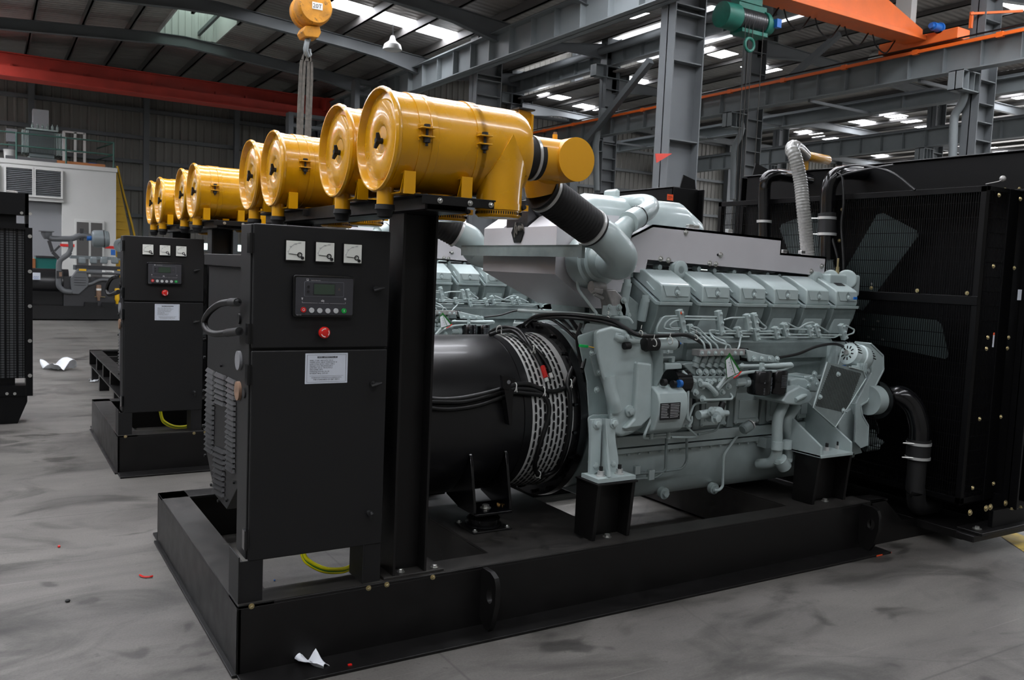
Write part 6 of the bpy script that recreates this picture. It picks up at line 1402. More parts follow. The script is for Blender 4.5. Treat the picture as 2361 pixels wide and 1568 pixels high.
lp([(1230, 735, 4.25), (1300, 732, 4.0), (1380, 740, 3.8), (1425, 752, 3.72), (1455, 768, 3.66), (1480, 775, 3.6)], .011); lp([(1340, 745, 3.9), (1330, 780, 3.9), (1338, 830, 3.88), (1342, 860, 3.86)], .010); lp([(1315, 735, 3.98), (1335, 765, 3.95), (1345, 790, 3.9), (1350, 815, 3.86), (1342, 850, 3.84)], .012)
lp([(1795, 825, 3.66), (1840, 816, 3.66), (1880, 800, 3.66), (1920, 793, 3.66), (1945, 800, 3.66), (1950, 815, 3.66)], .009)
for px, py, y in ((1478, 768, 3.6), (1508, 790, 3.59), (1545, 785, 3.59), (1605, 778, 3.64), (1402, 735, 3.76)):
    mb = MB(); mb.torus(P(px, py, y=y), (1, 0, .2), .022 if px < 1550 and px > 1500 else .014, .0028, 18, 6); c = P(px, py-10, y=y-.015); mb.cyl(c, c+V(.004, 0, .02), .002, n=5)
    part(mb, 'cable_tie', 'tie_white', t)
part(MB().bar(P(1336, 797, y=3.80), P(1355, 799, y=3.80), .018, .016), 'green_connector', 'connector_green', t, bevel=.003); part(MB().tube(catmull([P(1357, 799, y=3.8), P(1372, 803, y=3.78), P(1380, 815, y=3.74), P(1388, 826, y=3.7)], 5), .003, 6), 'thin_wire', 'label_yellow', t)

# black stands on the frame under the engine feet
for lb, (xa_, xb_, yn_, key) in {'black steel block under the engine foot beside the barrel': (2.69, 2.96, 3.5, 'stand_a'), 'black steel block under the front engine foot near the radiator': (4.44, 4.78, 3.52, 'stand_b')}.items():
    t = thing('engine_stand', lb+' of the front set', 'stand', ((xa_+xb_)/2, yn_+.1, ZT), 'engine stands'); SETS[key] = t
    mb = MB(); mb.box(xa_, xb_, yn_-.04, yn_+.16, .605, .615)
    for x in (xa_+.01, xb_-.03): mb.hexa([(x-.0, yn_-.0, ZT+.002), (x+.022, yn_-.0, ZT+.002), (x+.022, yn_+.16, ZT+.002), (x-.0, yn_+.16, ZT+.002)], [(x, yn_-.03, .605), (x+.022, yn_-.03, .605), (x+.022, yn_+.16, .605), (x, yn_+.16, .605)])
    mb.box(xa_+.03, xb_-.03, yn_+.08, yn_+.1, ZT+.002, .605); part(mb, 'block', 'skid_black', t, bevel=.002)
    part(MB().bolt(((xa_+xb_)/2, yn_+.03, ZT+.002), (0, 0, 1), .016, .016), 'bolt', 'zinc', t)

# ================================================================== RADIATOR
t = thing('radiator', 'tall black radiator with mesh guard at the far end of the front set', 'radiator', (5.8, CY, .13), 'generator radiators'); SETS['rad'] = t
GX0, GX1, GY0, GY1, GZ0, GZ1 = 5.42, 5.80, 3.13, 5.48, .30, 2.365
RX0, RX1, RY0, RY1, RZ1 = 5.80, 6.12, 3.02, 5.60, 2.62
mb = MB(); w = .04
mb.box(GX0, GX0+w, GY0, GY0+w, GZ0, GZ1); mb.box(GX0, GX0+w, GY1-w, GY1, GZ0, GZ1); mb.box(GX0, GX0+.006, GY0, GY1, GZ1-w, GZ1); mb.box(GX0, GX1, GY0, GY1, GZ1-.006, GZ1); mb.box(GX0, GX0+w, GY0, GY1, GZ0, GZ0+w); mb.box(GX0-.004, GX0+.006, GY0, GY1, 1.60, 1.66)
mb.box(GX1-.12, GX1, GY0-.004, GY0+.01, GZ0, GZ1); mb.box(GX0, GX1, GY0, GY0+.006, GZ0, GZ0+w); mb.box(GX0, GX1, GY0, GY0+.006, GZ1-.03, GZ1)
part(mb, 'guard_frame', 'rad_black', t, bevel=.003)
mb = MB(); y = GY0+.05
while y < GY1-.04: mb.box(GX0+.004, GX0+.0075, y, y+.0035, GZ0+.03, GZ1-.03); y += .0165
z = GZ0+.06
while z < GZ1-.05: mb.box(GX0+.0075, GX0+.012, GY0+.03, GY1-.03, z, z+.0045); z += .095
x = GX0+.05
while x < GX1-.12: mb.box(x, x+.0035, GY0+.002, GY0+.0055, GZ0+.03, GZ1-.03); x += .0165
z = GZ0+.06
while z < GZ1-.05: mb.box(GX0+.03, GX1-.1, GY0+.0055, GY0+.01, z, z+.0045); z += .095
part(mb, 'guard_mesh', 'rad_black', t, smooth=False)
mb = MB(); mb.box(RX0+.06, RX1-.06, RY0+.12, RY1-.12, .34, 2.25); part(mb, 'core', 'core_dark', t)
mb = MB(); mb.box(RX0+.03, RX0+.045, RY0+.05, RY1-.05, .16, 2.4); mb.box(GX0+.02, RX0, GY0+.02, GY1-.02, .285, .297)
part(mb, 'shroud', 'rad_black', t)
part(MB().box(RX0, RX1, RY0+.05, RY1-.05, .14, .34), 'bottom_tank', 'rad_black', t, bevel=.004)
mb = MB(); mb.box(RX0+.02, RX1, RY0+.05, RY1-.05, 2.37, RZ1); mb.box(RX0, RX1+.03, RY0+.02, RY1-.02, 2.355, 2.375); mb.box(RX0, RX1+.03, RY0+.02, RY1-.02, RZ1, RZ1+.012)
tk = part(mb, 'top_tank', 'rad_black', t, bevel=.006)
for ya, yb in ((RY0, RY0+.1), (RY1-.1, RY1)):
    mb = MB(); s = 1 if ya < 4 else -1; ye = ya if s > 0 else yb
    mb.box(RX0, RX1+.05, ye, ye+s*.012, .26, RZ1); mb.box(RX0, RX0+.02, ye-s*.05, ye+s*.05, .26, 2.39); mb.box(RX0+.13, RX0+.15, ye-s*.05, ye+s*.05, .3, 2.39); mb.box(RX1+.03, RX1+.05, ye-s*.06, ye+s*.05, .3, RZ1); part(mb, 'side_member', 'rad_black', t, bevel=.003)
    # lifting ear
    part(MB().prism([(RX0+.1, RZ1), (RX1, RZ1), (RX1-.02, RZ1+.1), (RX0+.14, RZ1+.14)], 'y', ye+s*.02, ye+s*.032), 'lifting_ear', 'rad_black', t)
mb = MB()
for px, py, pl_y in ((2303, 450, 3.02), (2352, 459, 3.02), (2290, 614, 3.02), (2338, 618, 3.02), (2277, 778, 3.02), (2325, 778, 3.02), (2274, 804, 3.02), (2322, 803, 3.02), (2258, 966, 3.02), (2307, 961, 3.02), (2242, 1125, 3.02), (2290, 1115, 3.02), (2336, 1106, 3.02)):
    mb.bolt(P(px, py, y=RY0-.002), (0, -1, 0), .009, .008)
for px, py in ((2009, 664), (2115, 670), (2230, 676), (1942, 483), (1935, 555)): mb.bolt(P(px, py, x=GX0-.004), (-1, 0, 0), .009, .008)
part(mb, 'bolt', 'zinc_yellow', t)
mb = MB()
for k in range(7): x = 5.78+k*.055; mb.bolt((x, RY0-.03, .262), (0, 0, 1), .008, .012)
part(mb, 'lower_bolt', 'zinc_yellow', t)
mb = MB()
for k in range(26): mb.bolt((RX0+.01, RY0+.12+k*.094, 2.376), (0, 0, 1), .008, .01)
part(mb, 'tank_bolt', 'zinc_yellow', tk)
for yy in (3.035, 5.585): part(MB().box(5.62, 6.08, yy-.015, yy+.015, .145, .265), 'foot_plate', 'rad_black', t, bevel=.003)
mb = MB()
for px, py in ((2236, 1182), (2273, 1172), (2283, 1169), (2318, 1160)): mb.bolt(P(px, py, y=3.018), (0, -1, 0), .014, .01)
part(mb, 'foot_bolt', 'zinc_yellow', t)
fp = part(MB().box(5.42, 6.06, 2.97, 3.14, .13, .15), 'base_flange', 'skid_black', t, bevel=.004)
mb = MB()
for x in (5.5, 5.7, 5.92): mb.cyl((x, 3.05, .15), (x, 3.05, .154), .028, n=18); mb.cyl((x, 3.05, .154), (x, 3.05, .168), .015, n=6)
part(mb, 'washer', 'zinc', fp)
# stickers
c = P(2351, 680, y=RY0-.008); part(MB().box(c.x-.025, c.x+.02, c.y-.001, c.y, c.z-.034, c.z+.034), 'white_label', 'label_white', t, smooth=False)
c = P(2291, 782, y=RY0-.07); part(MB().box(c.x-.008, c.x+.008, c.y, c.y+.001, c.z-.05, c.z+.025), 'white_strip', 'label_white', t, smooth=False); part(MB().box(c.x-.008, c.x+.008, c.y, c.y+.001, c.z+.025, c.z+.04), 'red_strip', 'orange_sticker', t, smooth=False)
c = P(2312, 412, y=RY0+.1); mb = MB(); mb.ball(c, .02); mb.tube(catmull([c, c+V(-.04, 0, -.02), c+V(-.1, .05, -.04)], 5), .003, 6); part(mb, 'filler_plug', 'alu_cast', t)
# fan behind the guard
fcn = V(5.62, 4.37, 1.40)
fn = part(MB().lathe(fcn+V(-.12, 0, 0), (1, 0, 0), [(0, .08), (.02, .14), (.16, .14)], 28), 'fan_hub', 'gloss_black', t)
a1_ = math.atan2(2.03-fcn.z, 3.93-fcn.y)
for k in range(6):
    a = math.atan2(P(2052, 545, x=5.62).z-fcn.z, P(2052, 545, x=5.62).y-fcn.y)+2*PI*k/6
    e = V(0, math.cos(a), math.sin(a)); q = V(0, -math.sin(a), math.cos(a)); tw = .55
    w0, w1 = .13, .16; ax = V(math.sin(tw), 0, 0); qq = q*math.cos(tw)
    r0_, r1_ = .2, .92
    pts = [fcn+e*r0_-(qq+ax)*w0, fcn+e*r0_+(qq+ax)*w0, fcn+e*(r1_-.03)+(qq+ax)*w1, fcn+e*r1_+(qq+ax)*(w1-.03), fcn+e*r1_-(qq+ax)*(w1-.03), fcn+e*(r1_-.03)-(qq+ax)*w1]
    b = part(MB().slab(pts, (.008, 0, 0)), 'fan_blade', 'fan_grey', t)
    mb = MB()
    for rr, ww in ((.3, -.08), (.3, .08), (.42, -.08), (.42, .08), (.36, 0)): mb.bolt(fcn+e*rr+(qq+ax)*ww, (-1, 0, 0), .01, .006, washer=False)
    part(mb, 'rivet', 'zinc', b)
part(MB().bar(fcn+V(-.0, 0, 0), fcn+V(-.3, 0, 0), .1, .1), 'fan_shaft', 'gloss_black', t)
# coolant pipes
t = thing('coolant_pipe', 'glossy black bottom coolant pipe bending down from the engine to the radiator', 'pipe', (5.6, 3.7, .2), 'lower coolant pipes'); SETS['cool'] = t
yq = 3.64
part(MB().lathe(fc, (1, 0, 0), [(0, .13), (.014, .13), (.014, .08)], 40), 'flange', 'gloss_black', t)
mb = MB()
for k in range(6): a = 2*PI*k/6+.4; mb.bolt(fc+V(.012, .1*math.cos(a), .1*math.sin(a)), (1, 0, 0), .014, .014)
mb2 = mb; part(mb, 'flange_bolt', 'zinc', t)
XP = 5.33
part(MB().tube(catmull([fc+V(.0, 0, 0), fc+V(.06, -.01, 0), P(2075, 912, x=5.27), P(2105, 938, x=5.32), P(2119, 980, x=XP), P(2119, 1015, x=XP)], 8), .068, 28), 'pipe', 'gloss_black', t)
c0 = P(2119, 1015, x=XP); part(MB().cyl(c0+V(0, 0, .005), c0+V(0, 0, -.13), .076, n=32), 'hose', 'rubber', t)
for dz in (-.012, -.108):
    h_ = part(MB().lathe(c0+V(0, 0, dz), (0, 0, -1), [(0, .076), (0, .08), (.018, .08), (.018, .076)], 32), 'hose_clamp', 'stainless', t)
    part(MB().cyl(c0+V(-.07, -.02, dz-.004), c0+V(-.13, .03, dz-.004), .005, n=6), 'clamp_screw', 'zinc', h_)
lo = c0+V(0, 0, -.13)
part(MB().tube(catmull([lo, lo+V(0, 0, -.2), V(lo.x+.01, lo.y, .34), V(lo.x+.08, lo.y+.02, .22), V(lo.x+.3, lo.y+.04, .2)], 7), .06, 24), 'lower_hose', 'rubber', t)

def toppipe(label, pts, r, key):
    t = thing('coolant_pipe', label, 'pipe', pts[0], 'upper coolant pipes'); SETS[key] = t
    part(MB().tube(catmull(pts, 7), r, 24), 'pipe', 'gloss_black', t)
    return t
xg = 5.36
q = [P(1906, 600, x=xg), P(1906, 560, x=xg), P(1908, 480, x=xg), P(1912, 430, x=xg), P(1930, 402, x=xg+.05), P(1960, 398, x=xg+.25), P(2010, 402, x=xg+.6)]
t = toppipe('thick black coolant pipe arching over the mesh guard, with two steel clamps', q, .055, 'top_a')
for py in (498, 535):
    c = P(1907, py+2, x=xg); h_ = part(MB().lathe(c, (0, 0, -1), [(0, .063), (0, .068), (.02, .068), (.02, .063)], 28), 'hose_clamp', 'stainless', t); part(MB().cyl(c+V(0, .05, -.01), c+V(-.02, .15, -.008), .005, n=6), 'clamp_screw', 'zinc', h_)
part(MB().cyl(P(1907, 492, x=xg), P(1907, 545, x=xg), .064, n=28), 'hose', 'rubber', t)
mb = MB(); c = P(2035, 404, x=5.95); d = V(.0, -.1, -.01); mb.cyl(P(2018, 402, x=5.9), P(2068, 410, x=5.9), .068, n=24); part(mb, 'tank_hose', 'rubber', t)
q = [P(1762, 560, x=xg), P(1762, 500, x=xg), P(1762, 440, x=xg), P(1768, 412, x=xg), P(1790, 404, x=xg+.1), P(1830, 408, x=xg+.4), P(1880, 415, x=xg+.5)]
t = toppipe('thick black coolant pipe left of the clear hose, arching over the guard'.replace('left of', 'behind'), q, .05, 'top_b')
c = P(1762, 508, x=xg); part(MB().lathe(c, (0, 0, -1), [(0, .056), (0, .06), (.02, .06), (.02, .056)], 28), 'hose_clamp', 'stainless', t)
mb = MB(); mb.cyl(P(1865, 412, x=5.9), P(1905, 420, x=5.9), .062, n=24); part(mb, 'tank_hose', 'rubber', t)
t = thing('breather_hose', 'clear braided hose looping up from the silver shield', 'hose', P(1860, 585, y=4.1), 'clear hoses'); SETS['clear'] = t
q = [P(1862, 590, y=4.15), P(1858, 540, y=4.15), P(1852, 480, y=4.15), P(1846, 420, y=4.18), P(1834, 365, y=4.2), P(1826, 346, y=4.25), P(1830, 338, y=4.35), P(1842, 345, y=4.6), P(1856, 359, y=4.9)]
part(MB().bellows(catmull(q, 7), .046, .003, .02, 24), 'hose', 'hose_clear', t, angle=60)
t = thing('vent_pipe', 'yellow capped pipe on an upright bracket above the radiator', 'pipe', P(1860, 400, y=4.9), 'yellow vent pipes'); SETS['vent'] = t
a, b = P(1850, 358, y=4.9), P(1910, 370, y=4.9); part(MB().lathe(a, (b-a), [(0, .036), (.004, .04), ((b-a).length-.01, .04), ((b-a).length, .034)], 24), 'pipe', 'filter_yellow', t)
mb = MB(); c = P(1856, 362, y=4.9); e = P(1862, 402, y=4.9); mb.box(c.x-.01, c.x+.05, 4.9, 4.908, e.z-.05, c.z); part(mb, 'bracket', 'filter_yellow', t)
# loose control cables over the guard
t = thing('control_cable', 'thin black cables looping over the radiator guard', 'cable', P(1960, 420, x=5.4), 'control cables'); SETS['ccab'] = t
for pts in ([(1931, 620), (1930, 590), (1915, 540), (1895, 480), (1905, 430), (1940, 405), (1990, 392), (2035, 384), (2060, 380)], [(1946, 660), (1945, 600), (1940, 520), (1945, 470), (1942, 410), (1930, 395), (1960, 382), (2010, 385), (2060, 400), (2110, 438)]):
    part(MB().tube(catmull([P(a, b, x=5.36) for a, b in pts], 6), .009, 8), 'cable', 'cable_black', t)
# ================================================================== THE ROW OF SETS
f0 = SETS['filters'][0][1]
PITCH = 3.71
fil = {}
for s in range(2):
    for j, dy in enumerate((0, .5, 1.53, 2.03)):
        if s == 0 and j == 0: continue
        nm = ['front set', 'second set'][s]; w = ['first', 'second', 'third', 'fourth'][j]
        lab = {(0, 1): 'yellow air cleaner right behind the big front one'.replace('right behind', 'directly behind'), (0, 2): 'third yellow air cleaner, its whole end cover in front of the sling', (0, 3): 'fourth yellow air cleaner, half hidden by the third'}.get((s, j), '%s yellow air cleaner on the %s, by its round end cover' % (w, nm))
        fil[(s, j)] = dup(f0, 0, s*PITCH+dy, lab, dz=0)
d2 = [('skid', 'black steel base frame of the second set, behind the front one'), ('stand', 'black post and beam carrying the second row of air cleaners'), ('cab', 'control cabinet of the second set, smaller in view'), ('alt', 'black barrel alternator of the second set'), ('eng', 'grey engine of the second set, seen through the gap beside the post'), ('loom', 'black cable loom on the second set barrel'), ('intake', 'yellow intake pipe of the second set'), ('hose', 'ribbed black intake hose of the second set'), ('hose_far', 'ribbed black intake hose on the far side of the second engine'), ('rad', 'black radiator of the second set with an orange label'), ('earth', 'yellow and green earth cable on the second set'), ('stand_a', 'black block under the engine of the second set')]
for k, lb in d2: dup(SETS[k], 0 if k != 'rad' else .22, PITCH, lb)
dup(SETS['intake'], 0, 1.53, 'yellow intake pipe of the far pair on the front set'); dup(SETS['intake'], 0, PITCH+1.53, 'yellow intake pipe of the far pair on the second set')
# orange label on the second radiator
c = V(6.06, 3.02+PITCH-.006, 2.52)
q = P(1545, 455, y=3.02+PITCH-.02); MB().box(q.x-.035, q.x+.035, q.y-.002, q.y, q.z-.035, q.z+.035)
o = MB().box(q.x-.04, q.x+.04, q.y-.002, q.y, q.z-.03, q.z+.03).build('warning_label', 'orange_sticker', smooth=False); tag(o, 'small orange warning label on the second radiator', 'label')
MB().box(q.x-.03, q.x+.02, q.y-.003, q.y, q.z+.008, q.z+.011).box(q.x-.03, q.x+.028, q.y-.003, q.y, q.z-.002, q.z+.001).box(q.x-.03, q.x+.01, q.y-.003, q.y, q.z-.014, q.z-.011).build('lettering', 'ink', o, smooth=False)
# a plain open frame behind the second set
t = thing('open_frame', 'open black channel frame lying on blocks behind the second cabinet', 'frame', (1.2, 11, .2))
a = P(205, 806, y=12.72); b = P(286, 884, z=.37)
xq = 1.18; y_f, y_n = 12.72, 9.6
mb = MB(); mb.box(xq, xq+.14, y_n, y_f, .385, .4); mb.box(xq, xq+.14, y_n, y_f, .2, .215); mb.box(xq+.12, xq+.135, y_n, y_f, .21, .39); part(mb, 'side_channel', 'skid_black', t, smooth=False)
mb = MB(); mb.box(xq, 4.5, y_f-.1, y_f, .385, .4); mb.box(xq, 4.5, y_f-.1, y_f, .2, .215); mb.box(xq, 4.5, y_f-.02, y_f, .2, .4); part(mb, 'end_channel', 'skid_black', t, smooth=False)
for y in (10.6, 11.3, 12.0): MB().box(xq+.02, 4.5, y, y+.08, .2, .38).build('cross_channel', 'skid_black', t, smooth=False)
for y in (10.2, 11.6, 12.5): MB().box(xq+.01, xq+.12, y, y+.1, 0, .2).build('block', 'skid_black', t, smooth=False)

# ================================================================== RADIATOR SET AT THE EDGE OF THE PHOTO
t = thing('mesh_radiator', 'black radiator with grey mesh core, cut off by the photo edge', 'radiator', (0, 9.6, 0))
yr = 9.6
def RP(px, py): return P(px, py, y=yr)
xR = RP(75, 700).x
zt_ = RP(70, 447).z; zc1 = RP(75, 528).z; zc0 = RP(75, 872).z; zb_ = RP(70, 912).z
mb = MB(); mb.box(-1.6, xR-.03, yr, yr+.25, RP(40, 500).z+.02, zt_); mb.box(-1.6, xR-.03, yr, yr+.02, RP(40, 528).z, RP(40, 515).z); mb.box(xR-.06, xR-.03, yr, yr+.25, zc1, zt_); mb.box(RP(30, 500).x-.5, RP(38, 500).x, yr+.05, yr+.1, zc1, zt_-.2); part(mb, 'top_shroud', 'rad_black', t)
mb = MB(); mb.box(-1.6, xR-.06, yr+.05, yr+.2, zc0, zc1); part(mb, 'core', 'set_grey', t)
mb = MB()
for k in range(60): z = zc0+(zc1-zc0)*k/60; mb.box(-1.55, xR-.05, yr+.03, yr+.034, z, z+.006)
for k in range(53): x = -1.55+k*.037; mb.box(x, x+.006, yr+.03, yr+.034, zc0, zc1)
for k in (.12, .22, .05): mb.box(xR-k-.02, xR-k, yr+.02, yr+.03, zc0, zc1)
part(mb, 'mesh', 'rad_black', t, smooth=False)
mb = MB(); mb.box(xR-.06, xR, yr-.02, yr+.3, zb_, zc1+.01); part(mb, 'side_channel', 'rad_black', t)
mb = MB()
for py in (545, 626, 706, 786, 866): c = P(69, py, y=yr-.02); mb.cyl(c, c+V(0, -.012, 0), .018, n=14)
for px, py in ((50, 491), (70, 493), (16, 908), (34, 908)): c = P(px, py, y=yr-.02); mb.cyl(c+V(0, .02, 0), c, .014, n=12)
part(mb, 'bolt', 'zinc', t)
mb = MB(); mb.box(-1.6, xR-.03, yr-.01, yr+.22, zb_+.0, zb_+.1); mb.box(-1.6, xR-.15, yr+.05, yr+.2, zb_+.09, zc0)
p = [RP(-60, 912), RP(63, 912), RP(63, 926), RP(41, 976), RP(-60, 976)]
mb.prism([(q.x, max(0, q.z)) for q in p], 'y', yr, yr+.3); part(mb, 'base', 'rad_black', t)
mb = MB(); mb.lathe((RP(28, 445).x, yr+.12, zt_), (0, 0, 1), [(0, .05), (.02, .05), (.025, .04)], 20); part(mb, 'filler_cap', 'alu_cast', t)

# ================================================================== GREY GENERATOR FAR BACK
t = thing('generator_set', 'grey generator set with round air filter in front of the white office', 'generator', (2, 24, 0))
yk = 24.0
def G_(u, v, y=yk): return P(60+u/8.712, 580+v/8.712, y=y)
def H_(u, v, y=yk): return P(0+u/6.533, 400+v/6.533, y=y)
mb = MB(); mb.box(-.2, 1.9, yk+.2, yk+.7, .36, .8); mb.box(-.2, 4.2, yk-.1, yk+1.0, .03, .36); mb.box(2.1, 2.4, yk-.15, yk, .36, .46); mb.box(2.5, 2.8, yk-.15, yk, .36, .46); part(mb, 'base_frame', 'gloss_black', t)
z0 = G_(300, 1040).z; z1 = G_(300, 360).z; xbr = G_(600, 700).x; part(MB().cyl((.3, yk+.45, (z0+z1)/2+.1), (xbr+.3, yk+.45, (z0+z1)/2+.1), (z1-z0)/2-.08, n=40), 'barrel', 'barrel_black', t)
a, b = G_(130, 420), G_(285, 565); part(MB().box(a.x, b.x, yk-.08, yk-.07, b.z, a.z), 'label_plate', 'label_white', t, smooth=False); part(MB().tube([(a.x+.02+.022*k, yk-.083, b.z+.05+(.035 if k % 2 else 0)) for k in range(6)], .004, 5).box(a.x+.02, b.x-.03, yk-.084, yk-.08, b.z+.02, b.z+.028), 'lettering', 'blue', t, smooth=False)
mb = MB(); mb.box(G_(760, 0).x, 4.0, yk+.05, yk+.9, G_(0, 1100).z, G_(0, 480).z); mb.box(G_(1000, 0).x, 4.0, yk+.15, yk+.8, G_(0, 340).z, G_(0, 240).z); part(mb, 'engine_block', 'wrap_dark', t)
mb = MB(); mb.box(H_(1080, 0).x, 4.0, yk+.2, yk+.7, H_(0, 1240).z, H_(0, 1190).z); part(mb, 'top_plate', 'set_light', t)
for u in (1060, 1290, 1500, 1720):
    a, b = G_(u, 110, yk+.1), G_(u+140, 250, yk+.1); part(MB().box(a.x, b.x, yk+.05, yk+.3, b.z, a.z), 'rocker_cover', 'set_light', t, bevel=.04, seg=3)
mb = MB(); mb.tube([G_(1030, 400), G_(1900, 430)], .06, 16); pp = part(mb, 'intake_duct', 'set_grey', t)
q = [G_(*p) for p in ((1040, 345), (1230, 350), (1215, 470), (1265, 560), (1240, 700), (1060, 860), (920, 850), (890, 680), (890, 540), (950, 470))]
part(MB().prism([(p.x, p.z) for p in q], 'y', yk-.05, yk+.2), 'heat_exchanger', 'set_grey', t, bevel=.02)
mb = MB()
for v in (520, 570, 620, 670): a, b = G_(960, v), G_(1200, v); mb.box(a.x, b.x, yk-.06, yk-.05, a.z-.006, a.z+.006)
part(mb, 'cooling_rib', 'wrap_dark', t, smooth=False)
for (u0, v0, u1, v1), mt in (((1060, 345, 1205, 390), 'label_yellow'), ((1825, 360, 1900, 385), 'label_yellow'), ((1520, 375, 1760, 420), 'white_plastic')):
    a, b = G_(u0, v0), G_(u1, v1); part(MB().box(a.x, b.x, yk-.075, yk-.07, b.z, a.z), 'sticker', mt, t, smooth=False)
a = G_(1585, 415); part(MB().text('Perkins', (a.x, yk-.078, a.z), (1, 0, 0), (0, 0, 1), .055), 'lettering', 'ink', t, smooth=False)
mb = MB(); mb.tube(bend([G_(880, 10), G_(840, 60), G_(680, 170), G_(660, 260), G_(655, 700), G_(760, 800), G_(920, 810)], .25, 8), .065, 18); part(mb, 'exhaust_pipe', 'set_grey', t)
a, b = G_(605, 385), G_(740, 540); part(MB().box(a.x, b.x, yk-.08, yk+.08, b.z, a.z), 'rubber_bellows', 'wrap_dark', t); a, b = G_(660, 410), G_(715, 500); part(MB().box(a.x, b.x, yk-.09, yk-.08, b.z, a.z), 'red_sticker', 'rust', t, smooth=False)
mb = MB(); mb.tube(bend([G_(1240, 660), G_(1330, 640), G_(1480, 560), G_(1660, 570)], .15, 6), .04, 14); part(mb, 'coolant_hose', 'set_grey', t)
mb = MB(); mb.lathe(H_(700, 865), (0, 0, -1), [(0, .17), (.02, .17), (.03, .12), (.08, .12), (.16, .08), (.2, .05)], 28); mb.tube(bend([H_(720, 920), H_(760, 980), H_(860, 985), H_(1090, 985), H_(1180, 940), H_(1260, 930), H_(1400, 960)], .15, 6), .07, 16); mb.tube(bend([H_(1060, 1010), H_(1070, 1150), H_(980, 1260), H_(900, 1310)], .1, 6), .055, 14); part(mb, 'exhaust_horn', 'set_grey', t)
mb = MB(); mb.bar(H_(735, 1010), H_(790, 1180), .08, .08); mb.bar(H_(790, 1180), H_(900, 1300), .08, .08); mb.bar(H_(900, 1090), H_(820, 1170), .05, .05); part(mb, 'exhaust_support', 'wrap_dark', t)
part(MB().cyl(H_(1305, 965), H_(1375, 965), .078, n=20), 'blue_hose', 'blue', t)
a, b = H_(1380, 985), H_(1600, 985); part(MB().lathe(a, (b-a), [(0, .13), (.02, .19), (.06, .215), (.27, .215), (.28, .22), (.32, .22), (.33, .2), (.38, .195), (.4, .16)], 36), 'air_filter', 'set_light', t); part(MB().lathe(a.lerp(b, .78), (b-a), [(0, .21), (0, .225), (.02, .225), (.02, .21)], 36), 'filter_band', 'wrap_dark', t)
c = H_(1830, 1085, yk+.6); part(MB().lathe(c, (-.1, -1, 0), [(0, .19), (.2, .19), (.21, .16), (.2, .1), (.17, .08)], 32), 'air_filter', 'set_light', t)
c = H_(1230, 830); mb = MB(); mb.cyl(c, c+V(0, 0, -.3), .05, n=12); part(mb, 'sensor_post', 'wrap_dark', t)
for u in (1460, 1830):
    a = G_(u, 670 if u < 1500 else 740); d_ = part(MB().lathe(a, (0, 0, -1), [(0, .05), (.02, .06), (.1, .06), (.11, .055), (.2, .055), (.28, .06), (.33, .035), (.4, .03)], 18), 'fuel_filter', ['label_yellow', 'rust'][u < 1500], t)
    part(MB().lathe(a+V(0, 0, -.09), (0, 0, -1), [(0, .061), (.05, .061)], 18), 'filter_band', 'white_plastic', d_)
part(MB().tube([G_(1380, 910), G_(1440, 905), G_(1590, 915)], .012, 6), 'brass_pipe', 'zinc_yellow', t)
t = MB(); a, b = G_(195, 120, yk+1.5), G_(620, 330, yk+1.5); o = t.box(a.x, b.x, yk+1.5, yk+2.3, .0, a.z).build('teal_cabinet', 'teal', bevel=.01); tag(o, 'teal painted enclosure behind the grey generator', 'enclosure')
MB().box(a.x-.14, a.x-.01, yk+1.4, yk+2.2, 0, a.z-.03).build('timber_end', 'cardboard', o); MB().box(a.x, b.x, yk+1.45, yk+2.3, a.z, a.z+.05).build('lid', 'wrap_dark', o)

# rack-like machine ends behind the air cleaners
for lb, (px0, py0, px1, py1, y) in (('grey open steel portal showing above the second air cleaner', (825, 183, 876, 300, 22.5)), ('grey steel machine frame behind the lifting sling', (672, 258, 780, 330, 24.5))):
    a, b = P(px0, py0, y=y), P(px1, py1, y=y); t = thing('steel_portal', lb, 'frame', ((a.x+b.x)/2, y, 0))
    for x in (a.x, b.x): MB().box(x-.07, x+.07, y, y+.3, 0, a.z).build('post', 'steel_grey', t)
    for z in (a.z-.04, a.z-.35): MB().box(a.x, b.x, y+.02, y+.28, z-.05, z+.04).build('crossbar', 'steel_grey', t)

# ================================================================== LITTER ON THE FLOOR
def crumple(px, py, w, h, label, seed, m='paper', hz=.06, rot=0):
    rnd = random.Random(seed); c = P(px, py, z=0); n = 12; mb = MB(); vs = []
    f = [rnd.uniform(1.0, 2.2) for _ in range(6)]; ph = [rnd.uniform(0, 6) for _ in range(6)]
    for i in range(n):
        for j in range(n):
            u, v = i/(n-1)-.5, j/(n-1)-.5
            x = (u*(.75+.25*math.sin(f[0]*v*2+ph[0]))+.12*math.sin(f[1]*v*2+ph[1]))*w; y = (v*(.8+.2*math.sin(f[2]*u*2+ph[2]))+.1*math.sin(f[3]*u*3+ph[3]))*h
            z = hz*abs(math.sin(f[4]*u*2+ph[4])*math.cos(f[5]*v*2+ph[5])+.35*math.sin(5*u+4*v+ph[0]))+.004+rnd.uniform(0, .06)*hz
            vs.append(V(c.x+x*math.cos(rot)-y*math.sin(rot), c.y+x*math.sin(rot)+y*math.cos(rot), z))
    mb.add(vs, [(i*n+j, (i+1)*n+j, (i+1)*n+j+1, i*n+j+1) for i in range(n-1) for j in range(n-1)])
    o = mb.build('paper_scrap', m, smooth=True, angle=25); tag(o, label, 'paper'); md = o.modifiers.new('s', 'SOLIDIFY'); md.thickness = .0015; return o
c = crumple(719, 1535, .10, .17, 'crumpled white paper on the flange at the front corner', 3, hz=.05, rot=.5); c.location = (0, 0, .002)
c = crumple(138, 852, .42, .5, 'white plastic sheet lying open on the floor beside the mesh radiator', 11, hz=.12)
